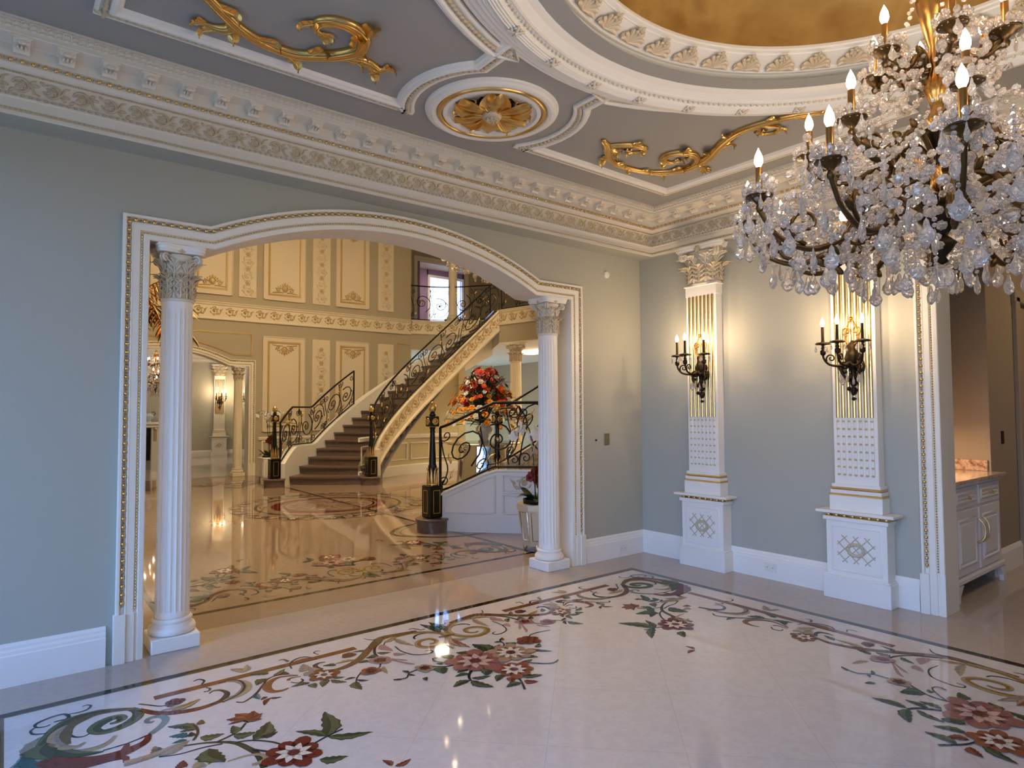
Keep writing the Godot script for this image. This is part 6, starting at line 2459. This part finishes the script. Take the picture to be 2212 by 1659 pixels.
			for j in m:
				var f := (j + 0.5) / m
				beads.append(Transform3D(Basis.IDENTITY, c.lerp(hi, f) - Vector3(0, 0.1 * 4 * f * (1 - f), 0)))
	# hanging fringe below the arms
	for d in [[0.73, 2.23, 30, 0.085, 0.045], [0.64, 2.16, 28, 0.1, 0.06], [0.52, 2.11, 24, 0.095, 0.06], [0.40, 2.07, 18, 0.09, 0.055], [0.27, 2.04, 13, 0.085, 0.05], [0.13, 2.02, 7, 0.08, 0.05]]:
		for i in d[2]:
			var a: float = TAU * (i + 0.5 * rng.randf()) / d[2]
			var e := Vector3(cos(a) * d[0], d[1] + rng.randf_range(-0.03, 0.04), sin(a) * d[0])
			put(t, "crystal_pendant", drop_mesh(d[3], d[4], 0.42), M.crystal, Transform3D(Basis(Vector3.UP, rng.randf() * TAU), e))
			for j in 5:
				beads.append(Transform3D(Basis.IDENTITY, e + Vector3(0, 0.01 + j * 0.02, 0)))
	for i in 520:
		var a := rng.randf() * TAU
		var r := sqrt(rng.randf()) * 0.68
		gems.append(Transform3D(Basis(Vector3(rng.randf(), rng.randf(), rng.randf()).normalized(), rng.randf() * TAU).scaled(Vector3.ONE * rng.randf_range(0.8, 1.7)), Vector3(cos(a) * r, 2.05 + 0.13 * r + rng.randf() * 0.2, sin(a) * r)))
	many(t, "bead_chains", gem_mesh(0.0085), M.crystal, beads)
	many(t, "small_crystals", gem_mesh(0.0125), M.crystal, gems)
	b = B.new()
	b.ball(Vector3(0, 2.0, 0), 0.04, 8, 10)
	part(t, "crystal_ball", b, M.crystal)

# ---------------------------------------------------------------- plants and furniture
func leaf_blade(b: B, at: Vector3, dir: Vector3, l: float, w: float, droop: float) -> void:
	var rows := []
	var side := dir.cross(Vector3.UP)
	if side.length() < 0.1:
		side = Vector3.RIGHT
	side = side.normalized()
	for i in 8:
		var f := i / 7.0
		var c := at + dir * l * f - Vector3(0, droop * f * f * l, 0)
		var half := w * 0.5 * pow(sin(PI * (0.12 + 0.88 * f)), 0.7) if i < 7 else 0.001
		rows.append(PackedVector3Array([c - side * half, c - side * half * 0.5 - Vector3(0, half * 0.25, 0), c - Vector3(0, half * 0.35, 0), c + side * half * 0.5 - Vector3(0, half * 0.25, 0), c + side * half]))
	b.grid(rows)

func blossom_mesh(r: float, n: int, seed_: int) -> ArrayMesh:
	var key := "bloss%.3f%d%d" % [r, n, seed_]
	if shapes.has(key):
		return shapes[key]
	var b := B.new()
	var rng := RandomNumberGenerator.new()
	rng.seed = seed_
	for ring in 2:
		for i in n:
			var a := TAU * (i + 0.5 * ring) / n
			var rr := r * (1.0 if ring == 0 else 0.62)
			var d := Vector3(cos(a), sin(a), 0.2 + 0.55 * ring + rng.randf() * 0.3).normalized()
			var side := d.cross(Vector3.BACK).normalized()
			var rows := []
			for k in 6:
				var f := k / 5.0
				var half := rr * 0.40 * pow(sin(PI * (0.06 + 0.86 * pow(f, 1.2))), 0.8)
				var c := d * rr * f + Vector3(0, 0, -0.22 * rr * f * f)
				rows.append(PackedVector3Array([c - side * half + Vector3(0, 0, rr * 0.06), c - Vector3(0, 0, rr * 0.06), c + side * half + Vector3(0, 0, rr * 0.06)]))
			b.grid(rows)
	b.ball(Vector3(0, 0, r * 0.1), r * 0.16, 4, 6)
	shapes[key] = b.mesh()
	return shapes[key]

func orchid(label: String, at: Vector3, tall: float, round_pot: bool) -> void:
	var t := thing("potted_orchid", label, "plant", at, "potted orchids")
	var h := 0.47
	var b := B.new()
	if round_pot:
		# octagonal tapering planter on little feet
		for e in [[0.06, 0.17, 0.44, 0.225], [0.44, 0.24, 0.5, 0.24]]:
			var rows := []
			for q in [[e[1], e[0]], [e[1], e[0]], [e[3], e[2]], [e[3], e[2]], [0.15, e[2]]]:
				var row := PackedVector3Array()
				for j in 9:
					var a := TAU * j / 8 + PI / 8
					row.append(Vector3(cos(a) * q[0], q[1], sin(a) * q[0]))
				rows.append(row)
			for j in 8:
				for i in rows.size() - 1:
					b.quad(rows[i][j], rows[i][j + 1], rows[i + 1][j + 1], rows[i + 1][j])
	else:
		b.box(Vector3(0, 0.29, 0), Vector3(0.4, 0.42, 0.4), 0.012)
		b.box(Vector3(0, 0.5, 0), Vector3(0.42, 0.03, 0.42), 0.008)
	var pot := part(t, "planter", b, M.glaze if round_pot else M.white)
	for k in 4:
		b = B.new()
		var a := TAU * k / 4 + PI / 4
		var d := Vector3(cos(a), 0, sin(a)) * (0.14 if round_pot else 0.24)
		b.xf = Transform3D(Basis.IDENTITY, d)
		b.lathe([[0.001, 0.0], [0.016, 0.004], [0.026, 0.03], [0.022, 0.07], [0.012, 0.1]], 10)
		part(t, "foot", b, M.soft_gold if round_pot else M.white)
	for k in (8 if round_pot else 4):
		b = B.new()
		var a := TAU * k / (8.0 if round_pot else 4.0)
		var d := Vector3(cos(a), 0, sin(a))
		var s := Vector3.UP.cross(d)
		var lo := d * (0.162 if round_pot else 0.2)
		var hi := d * (0.206 if round_pot else 0.2)
		var w0 := 0.045 if round_pot else 0.15
		var w1 := 0.058 if round_pot else 0.15
		var pts := PackedVector3Array([lo + s * w0 + Vector3(0, 0.12, 0), lo - s * w0 + Vector3(0, 0.12, 0), hi - s * w1 + Vector3(0, 0.42, 0), hi + s * w1 + Vector3(0, 0.42, 0)])
		pts.append(pts[0])
		b.tube(pts, 0.008, 5)
		part(pot, "panel_moulding", b, M.mirror if round_pot else M.white)
	b = B.new()
	b.xf = Transform3D(Basis.IDENTITY, Vector3(0, 0.485, 0))
	b.lathe([[0.001, 0.02], [0.1, 0.02], [0.15, 0.015], [0.155, 0.06], [0.165, 0.06], [0.16, 0.0], [0.001, 0.0]], 20)
	part(t, "inner_pot", b, M.iron)
	var rng := RandomNumberGenerator.new()
	rng.seed = 3
	for k in 9:
		b = B.new()
		var a := TAU * k / 9 + 0.3
		leaf_blade(b, Vector3(cos(a) * 0.05, 0.5, sin(a) * 0.05), Vector3(cos(a) * 0.6, 0.75 + 0.3 * (k % 2), sin(a) * 0.6).normalized(), 0.27 + 0.06 * (k % 3), 0.11, 0.75 if k % 2 else 0.2)
		part(t, "leaf", b, M.leaf)
	for k in 5:
		var a := TAU * k / 5 + 0.9
		var lean := Vector3(cos(a), 0, sin(a))
		var red := k >= 3
		var top := tall * (0.62 if red else 1.0)
		var p := smooth(PackedVector3Array([Vector3(0, 0.5, 0) + lean * 0.03, Vector3(0, 0.5 + (top - 0.5) * 0.55, 0) + lean * 0.05, Vector3(0, top, 0) + lean * (0.06 if red else 0.12), Vector3(0, top - (0.02 if red else 0.05), 0) + lean * (0.09 if red else 0.3)]), 5)
		b = B.new()
		b.tube(p, 0.006, 5)
		part(t, "flower_stem", b, M.stem)
		for j in (9 if red else 9):
			var q := p[p.size() - 1 - mini(j, p.size() - 2)] + Vector3(rng.randf_range(-0.05, 0.05), rng.randf_range(-0.09, 0.04), rng.randf_range(-0.05, 0.05))
			put(t, "blossom", blossom_mesh(0.05 if red else 0.06, 5, 4), M.petal_red if red else M.petal_white, Transform3D(Basis(Vector3.UP, rng.randf() * TAU) * Basis(Vector3.RIGHT, rng.randf_range(-0.5, 0.5)), q))

func make_foyer_things() -> void:
	orchid("potted white and red orchids in a pale octagonal planter behind the right column", Vector3(-0.80, 0, -0.78), 1.34, true)
	orchid("potted white and red orchids in a white square planter left of the staircase", Vector3(-0.80, 0, -9.75), 1.5, false)
	# table with mirrored panels, vase and flowers
	var at := Vector3(1.42, 0, -4.85)
	var t := thing("mirrored_table", "mirror-panelled round table under the flower arrangement", "table", at)
	var b := B.new()
	var n := 10
	for j in n:
		b = B.new()
		var a := TAU * j / n
		var a2 := TAU * (j + 1) / n
		var p := Vector3(cos(a), 0, sin(a))
		var q := Vector3(cos(a2), 0, sin(a2))
		b.quad(p * 0.5, q * 0.5, q * 0.42 + Vector3(0, 0.9, 0), p * 0.42 + Vector3(0, 0.9, 0))
		part(t, "mirror_panel", b, M.mirror)
		b = B.new()
		b.tube(PackedVector3Array([p * 0.505, p * 0.425 + Vector3(0, 0.9, 0)]), 0.012, 5)
		part(t, "edge_bead", b, M.soft_gold)
	b = B.new()
	b.xf = Transform3D(Basis.IDENTITY, Vector3(0, 0.9, 0))
	b.lathe([[0.001, 0.04], [0.66, 0.04], [0.68, 0.03], [0.68, 0.01], [0.64, 0.0], [0.4, 0.0]], 40)
	part(t, "table_top", b, M.mirror)
	b = B.new()
	b.lathe([[0.5, 0.0], [0.53, 0.0], [0.53, 0.04], [0.49, 0.06]], 40)
	part(t, "foot_ring", b, M.soft_gold)
	t = thing("flower_arrangement", "large arrangement of red, orange, yellow and white flowers in a vase", "flowers", at + Vector3(0, 0.94, 0))
	b = B.new()
	b.lathe([[0.001, 0.0], [0.1, 0.0], [0.11, 0.02], [0.07, 0.05], [0.1, 0.12], [0.15, 0.2], [0.15, 0.26], [0.1, 0.31], [0.13, 0.34]], 24)
	part(t, "vase", b, M.porcelain)
	var rng := RandomNumberGenerator.new()
	rng.seed = 77
	var stems := B.new()
	var looks := [M.petal_orange, M.petal_yellow, M.petal_white, M.petal_red, M.petal_pink]
	for i in 290:
		var hgt := pow(rng.randf(), 0.8)
		var a := rng.randf() * TAU
		var r := (0.35 + 0.65 * sqrt(rng.randf())) * lerpf(0.88, 0.22, hgt)
		var p := Vector3(cos(a) * r, 0.3 + 0.95 * hgt + rng.randf_range(-0.06, 0.1), sin(a) * r)
		var look: Material = M.petal_white
		var pickc := rng.randf()
		if hgt > 0.66:
			look = M.petal_pink if pickc < 0.4 else (M.petal_orange if pickc < 0.55 else M.petal_white)
		elif hgt > 0.3:
			look = M.petal_orange if pickc < 0.35 else (M.petal_yellow if pickc < 0.7 else (M.petal_pink if pickc < 0.82 else M.petal_white))
		else:
			look = M.petal_yellow if pickc < 0.5 else M.petal_white
		var out := Vector3(cos(a) * 0.8, 0.5, sin(a) * 0.8).normalized()
		put(t, "blossom", blossom_mesh(0.045, 6, 9 + i % 3), look, frame(p, out.cross(Vector3.UP), out.cross(out.cross(Vector3.UP)), rng.randf_range(0.95, 1.75)))
		if i % 3 == 0:
			stems.tube(PackedVector3Array([Vector3(0, 0.3, 0), p * Vector3(0.5, 0.8, 0.5) + Vector3(0, 0.08, 0), p]), 0.006, 4)
	for i in 150:
		var a := rng.randf() * TAU
		var f := rng.randf()
		leaf_blade(stems, Vector3(cos(a) * 0.2, 0.35 + rng.randf() * 0.7, sin(a) * 0.2), Vector3(cos(a) * rng.randf_range(0.3, 1.0), rng.randf_range(0.0, 1.0), sin(a) * rng.randf_range(0.3, 1.0)).normalized(), rng.randf_range(0.25, 0.46), 0.04, 0.3)
	var g := part(t, "greenery", stems, M.foliage)
	g.set_meta("kind", "stuff")
	for i in 8:
		var spike := B.new()
		var a := TAU * i / 8
		var base := Vector3(cos(a) * 0.22, 1.0, sin(a) * 0.22)
		for k in 6:
			leaf_blade(spike, base + Vector3(0, 0.05 * k, 0), Vector3(cos(a + k * 2.0), 0.8, sin(a + k * 2.0)).normalized(), 0.1, 0.045, 0.1)
		part(t, "eucalyptus_sprig", spike, M.foliage)
	# gilded palm beside the far left of the arch
	t = thing("gilded_palm", "tall decorative palm with gilded fronds behind the left column", "plant", Vector3(-4.12, 0, -5.35))
	b = B.new()
	b.lathe([[0.001, 0.0], [0.2, 0.0], [0.24, 0.3], [0.26, 0.45], [0.22, 0.45], [0.2, 0.4], [0.001, 0.4]], 20)
	part(t, "pot", b, M.white)
	b = B.new()
	b.tube(PackedVector3Array([Vector3(0, 0.4, 0), Vector3(0.03, 1.2, 0), Vector3(0, 2.0, 0.02), Vector3(0.02, 2.75, 0)]), [0.07, 0.06, 0.055, 0.06], 10)
	part(t, "trunk", b, M.bronze)
	for k in 14:
		var a := TAU * k / 14 + 0.2
		var d := Vector3(cos(a), 0, sin(a))
		var up := 0.9 if k % 2 else 0.35
		b = B.new()
		var p := smooth(PackedVector3Array([Vector3(0.02, 2.7, 0), Vector3(0.02, 2.7 + 0.45 * up, 0) + d * 0.2, Vector3(0, 2.75 + 0.55 * up, 0) + d * 0.48, Vector3(0, 2.35 + 0.7 * up, 0) + d * 0.75]), 6)
		b.tube(p, spread([0.012, 0.005], p.size()), 5)
		var side := d.cross(Vector3.UP)
		for i in range(3, p.size()):
			for s in [-1.0, 1.0]:
				leaf_blade(b, p[i], (side * s + d * 0.7 - Vector3(0, 0.5, 0)).normalized(), 0.26, 0.03, 0.3)
		part(t, "frond", b, M.brass if k % 3 else M.bronze)
	# hall chandelier at the centre of the twin stairs
	var c: Node3D = chandelier.duplicate()
	c.name = numbered("crystal_chandelier")
	add_child(c)
	c.transform = Transform3D(Basis.from_scale(Vector3(2.3, 1.7, 2.3)), Vector3(2.93, 0.86, -5.475))
	c.set_meta("label", "crystal chandelier hanging in the stair hall, only its lowest crystals showing under the arch")

# ---------------------------------------------------------------- far room
func make_far_room() -> void:
	var b := B.new()
	b.box(Vector3(-2.5, 1.8, -18.6), Vector3(7.6, 3.6, 0.2))
	var w := struct("wall_far", b, M.wall, "grey wall of the room beyond the far arch")
	b = B.new()
	b.box(Vector3(1.1, 1.8, -15.0), Vector3(0.2, 3.6, 7.2))
	struct("wall_far_right", b, M.wall)
	b = B.new()
	b.box(Vector3(-2.5, 3.65, -15.2), Vector3(7.8, 0.1, 7.6))
	struct("ceiling_far", b, M.white)
	b = B.new()
	b.box(Vector3(3.4, 3.5, -14.3), Vector3(0.2, 7.0, 6.0))
	struct("wall_hall_side", b, M.foyer_wall)
	b = B.new()
	var prof := [[0, 0], [-0.03, 0], [-0.03, 0.06], [-0.05, 0.1], [-0.05, 0.2], [-0.1, 0.26], [-0.16, 0.36], [-0.2, 0.45], [0, 0.45]]
	b.mould(prof, PackedVector3Array([Vector3(-6.2, 3.15, -18.5), Vector3(1.0, 3.15, -18.5), Vector3(1.0, 3.15, -11.6)]), Vector3.UP)
	struct("trim_7", b, M.trim)
	b = B.new()
	b.mould([[0, 0], [-0.024, 0], [-0.024, 0.2], [-0.01, 0.24], [0, 0.24]], PackedVector3Array([Vector3(-6.2, 0, -18.5), Vector3(1.0, 0, -18.5), Vector3(1.0, 0, -11.6)]), Vector3.UP)
	struct("baseboard_far", b, M.trim)
	pilaster("white gilded pilaster in the room beyond the far arch", Vector3(0.28, 0, -18.5), 0.0, 0.335, "")
	sconce("lit wall sconce seen small through the far arch, left of its pilaster", Vector3(0.28, 0, -18.4), 0.0, "far sconces", 1.2)
	sconce("lit wall sconce seen small through the far arch, beside the cream column", Vector3(1.0, 0, -17.7), -PI / 2, "far sconces", 1.2)
	var c: Node3D = chandelier.duplicate()
	c.name = numbered("crystal_chandelier")
	add_child(c)
	c.transform = Transform3D(Basis.IDENTITY, Vector3(-2.05, 0.0, -15.8))
	c.set_meta("label", "lit crystal chandelier in the room beyond the far arch, left of the near column")
	# mantel with a vase
	var t := thing("mantelpiece", "white carved mantelpiece in the room beyond the far arch", "mantelpiece", Vector3(-2.2, 0, -18.3))
	b = B.new()
	b.box(Vector3(0, 1.16, 0.05), Vector3(1.5, 0.07, 0.34), 0.01)
	b.box(Vector3(0, 1.08, 0.03), Vector3(1.4, 0.1, 0.28), 0.01)
	part(t, "shelf", b, M.trim)
	for s in [-0.55, 0.55]:
		b = B.new()
		b.box(Vector3(s, 0.5, 0.0), Vector3(0.2, 1.06, 0.2), 0.01)
		part(t, "jamb", b, M.trim)
		b = B.new()
		b.box(Vector3(s, 0.8, 0.11), Vector3(0.1, 0.4, 0.05), 0.02)
		b.ball(Vector3(s, 0.98, 0.13), 0.05, 6, 8)
		part(t, "gilt_bracket", b, M.soft_gold)
	b = B.new()
	b.box(Vector3(0, 0.5, -0.08), Vector3(0.9, 1.0, 0.02))
	part(t, "hearth_back", b, M.black)
	t = thing("porcelain_vase", "blue and white porcelain vase on the far mantelpiece", "vase", Vector3(-1.82, 1.195, -18.25))
	b = B.new()
	b.lathe([[0.001, 0.0], [0.06, 0.0], [0.07, 0.02], [0.04, 0.05], [0.09, 0.1], [0.13, 0.17], [0.12, 0.23], [0.05, 0.27], [0.05, 0.3], [0.09, 0.33]], 20)
	part(t, "body", b, M.porcelain)
	for s in [-1.0, 1.0]:
		b = B.new()
		b.tube(smooth(PackedVector3Array([Vector3(s * 0.11, 0.2, 0), Vector3(s * 0.17, 0.26, 0), Vector3(s * 0.13, 0.32, 0), Vector3(s * 0.07, 0.31, 0)]), 4), 0.012, 6)
		part(t, "handle", b, M.bronze)

# ---------------------------------------------------------------- pantry beyond the right opening
func make_pantry() -> void:
	var b := B.new()
	b.box(Vector3(0.925, 1.8, 2.02), Vector3(1.35, 3.6, 0.2))
	struct("wall_pantry_back", b, M.pantry_wall)
	b = B.new()
	b.box(Vector3(3.8, 1.8, 2.3), Vector3(4.4, 3.6, 0.74))
	var w := struct("wall_pantry", b, M.pantry_wall, "taupe wall of the pantry beside the opening")
	b = B.new()
	b.box(Vector3(6.1, 1.8, 4.8), Vector3(0.2, 3.6, 5.6))
	b.box(Vector3(3.1, 1.8, ZS + 0.15), Vector3(6.0, 3.6, 0.2))
	struct("wall_pantry_far", b, M.pantry_wall)
	b = B.new()
	b.box(Vector3(3.2, 3.65, 4.7), Vector3(6.2, 0.1, 5.8))
	struct("ceiling_pantry", b, M.ceiling)
	var pl := thing("pantry_ceiling_light", "small square ceiling light in the pantry", "lamp", Vector3(2.6, 3.58, 4.2))
	b = B.new()
	b.box(Vector3.ZERO, Vector3(0.5, 0.03, 0.5), 0.01)
	part(pl, "diffuser", b, M.bulb_warm)
	area(pl, Vector3(0, -0.03, 0), Vector2(0.5, 0.5), 0.8, Color(1.0, 0.86, 0.7))
	b = B.new()
	b.mould([[0, 0], [0.022, 0], [0.022, 0.18], [0.008, 0.22], [0, 0.22]], PackedVector3Array([Vector3(6.0, 0, 2.67), Vector3(1.6, 0, 2.67)]), Vector3.UP)
	struct("baseboard_pantry", b, M.trim)
	b = B.new()
	b.box(Vector3(2.45, 1.3, 2.69), Vector3(0.12, 2.6, 0.05), 0.01)
	b.box(Vector3(3.4, 1.3, 2.69), Vector3(0.12, 2.6, 0.05), 0.01)
	b.box(Vector3(2.92, 2.6, 2.69), Vector3(1.1, 0.12, 0.05), 0.01)
	struct("trim_8", b, M.pantry_wall)
	# base cabinet, front to +z
	var t := thing("base_cabinet", "glossy white base cabinet with two drawers and two doors in the pantry", "cabinet", Vector3(0.97, 0, 2.45))
	b = B.new()
	b.box(Vector3(0, 0.53, 0), Vector3(1.18, 0.74, 0.56), 0.004)
	b.box(Vector3(0, 0.15, 0.01), Vector3(1.22, 0.05, 0.6), 0.012)
	b.box(Vector3(0, 0.89, 0.01), Vector3(1.2, 0.025, 0.58), 0.006)
	part(t, "body", b, M.cabinet)
	for s in [-1.0, 1.0]:
		b = B.new()
		var foot := PackedVector2Array([Vector2(0, 0), Vector2(0.08, 0), Vector2(0.085, 0.05), Vector2(0.12, 0.09), Vector2(0.16, 0.125), Vector2(0, 0.125)])
		b.xf = Transform3D(Basis.from_scale(Vector3(-s, 1, 1)), Vector3(s * 0.61, 0, 0.28))
		b.plate(foot, 0.0, 0.03)
		b.plate(foot, -0.58, -0.55)
		part(t, "foot", b, M.cabinet)
		var door := framed(Vector3(s * 0.285, 0.435, 0.283), 0.53, 0.5, 0.07)
		var o := part(t, "door", door, M.cabinet)
		b = B.new()
		b.tube(smooth(PackedVector3Array([Vector3(s * 0.06, 0.6, 0.3), Vector3(s * 0.055, 0.56, 0.34), Vector3(s * 0.05, 0.5, 0.35), Vector3(s * 0.055, 0.44, 0.34), Vector3(s * 0.06, 0.4, 0.3)]), 4), 0.009, 6)
		part(o, "handle", b, M.soft_gold, "brass pull handle")
		o = part(t, "drawer", framed(Vector3(s * 0.285, 0.79, 0.283), 0.53, 0.16, 0.045), M.cabinet)
		b = B.new()
		b.tube(smooth(PackedVector3Array([Vector3(s * 0.285 - 0.05, 0.795, 0.3), Vector3(s * 0.285, 0.78, 0.325), Vector3(s * 0.285 + 0.05, 0.795, 0.3)]), 4), 0.007, 6)
		part(o, "handle", b, M.soft_gold, "brass drawer pull")
	b = B.new()
	b.box(Vector3(0, 0.918, 0.015), Vector3(1.28, 0.035, 0.64), 0.008)
	part(t, "worktop", b, M.counter, "polished pinkish stone worktop")
	b = B.new()
	b.box(Vector3(1.588, 0.985, 2.39), Vector3(0.022, 0.1, 0.52), 0.004)
	solo("stone_splashback", b, M.splash, "mottled brown stone splashback behind the pantry worktop", "splashback")
	# wall cabinet
	t = thing("wall_cabinet", "tall taupe wall cabinet hung over the pantry worktop", "cabinet", Vector3(0.66, 1.385, 2.31))
	b = B.new()
	b.box(Vector3(0, 0.75, 0), Vector3(0.74, 1.5, 0.37), 0.004)
	b.box(Vector3(0, 1.53, 0.01), Vector3(0.80, 0.06, 0.42), 0.01)
	part(t, "body", b, M.pantry_wall)
	part(t, "door", framed(Vector3(0, 0.75, 0.19), 0.7, 1.42, 0.07), M.pantry_wall)
	b = B.new()
	b.box(Vector3(0, -0.008, 0.02), Vector3(0.5, 0.012, 0.06))
	part(t, "light_strip", b, M.bulb_warm)
	area(t, Vector3(0, -0.02, 0.02), Vector2(0.5, 0.06), 1.3, Color(1.0, 0.84, 0.62))

func framed(c: Vector3, w: float, h: float, m: float) -> B:
	var b := B.new()
	b.box(c, Vector3(w, h, 0.02), 0.003)
	var z := c.z + 0.01
	var r := PackedVector3Array([Vector3(c.x - w / 2 + m, c.y - h / 2 + m, z), Vector3(c.x - w / 2 + m, c.y + h / 2 - m, z), Vector3(c.x + w / 2 - m, c.y + h / 2 - m, z), Vector3(c.x + w / 2 - m, c.y - h / 2 + m, z)])
	b.mould([[-0.014, 0], [-0.01, 0.007], [0.0, 0.009], [0.008, 0.003], [0.012, 0]], r, Vector3.BACK, true)
	var k := m + 0.03
	b.box(Vector3(c.x, c.y, z), Vector3(w - 2 * k, h - 2 * k, 0.014), 0.006)
	return b

# ---------------------------------------------------------------- plates on the walls
func make_small_things() -> void:
	var b := B.new()
	var t := thing("light_switch", "brass light switch plate on the grey wall right of the arch", "switch", Vector3(-0.544, 1.205, 0.0))
	b.box(Vector3(0, 0, 0.004), Vector3(0.075, 0.118, 0.008), 0.003)
	part(t, "plate", b, M.old_brass)
	b = B.new()
	b.box(Vector3(0, 0, 0.009), Vector3(0.034, 0.066, 0.006), 0.002)
	part(t, "rocker", b, M.old_brass)
	b = B.new()
	b.ball(Vector3(-0.698, 1.2, 0.004), 0.011, 6, 10, Vector3(1, 1, 0.7))
	solo("wall_sensor", b, M.dark_bronze, "small dark round sensor left of the brass switch plate", "sensor")
	t = thing("ceiling_speaker", "white round detector high on the wall right of the arch", "detector", Vector3(-0.524, 2.893, 0.0))
	b = B.new()
	b.xf = Transform3D(Basis(Vector3.RIGHT, PI / 2), Vector3.ZERO)
	b.lathe([[0.036, 0.0], [0.036, 0.012], [0.03, 0.02], [0.001, 0.022]], 24)
	part(t, "cover", b, M.plastic)
	for d in [[Vector3(-0.342, 0.085, 0.024), 0.0, "white power outlet in the baseboard right of the arch"], [Vector3(-0.024, 0.108, 1.462), -PI / 2, "white power outlet in the baseboard between the pilasters"]]:
		t = thing("power_outlet", d[2], "outlet", d[0], "power outlets")
		t.rotation.y = d[1]
		b = B.new()
		b.box(Vector3(0, 0, 0.003), Vector3(0.118, 0.076, 0.006), 0.002)
		part(t, "plate", b, M.plastic)
		for s in [-0.026, 0.026]:
			b = B.new()
			b.box(Vector3(s, 0, 0.006), Vector3(0.03, 0.028, 0.004), 0.001)
			var o := part(t, "socket", b, M.plastic)
			b = B.new()
			for k in [-0.006, 0.006]:
				b.box(Vector3(s + k * 0.6, k * 0.2, 0.0082), Vector3(0.002, 0.008, 0.001))
			b.box(Vector3(s, -0.008, 0.0082), Vector3(0.004, 0.004, 0.001))
			part(o, "slots", b, M.hole)
	b = B.new()
	b.box(Vector3(1.95, 1.23, 2.673), Vector3(0.075, 0.118, 0.008), 0.003)
	solo("light_switch", b, M.dark_bronze, "dark switch plate on the taupe pantry wall", "switch")
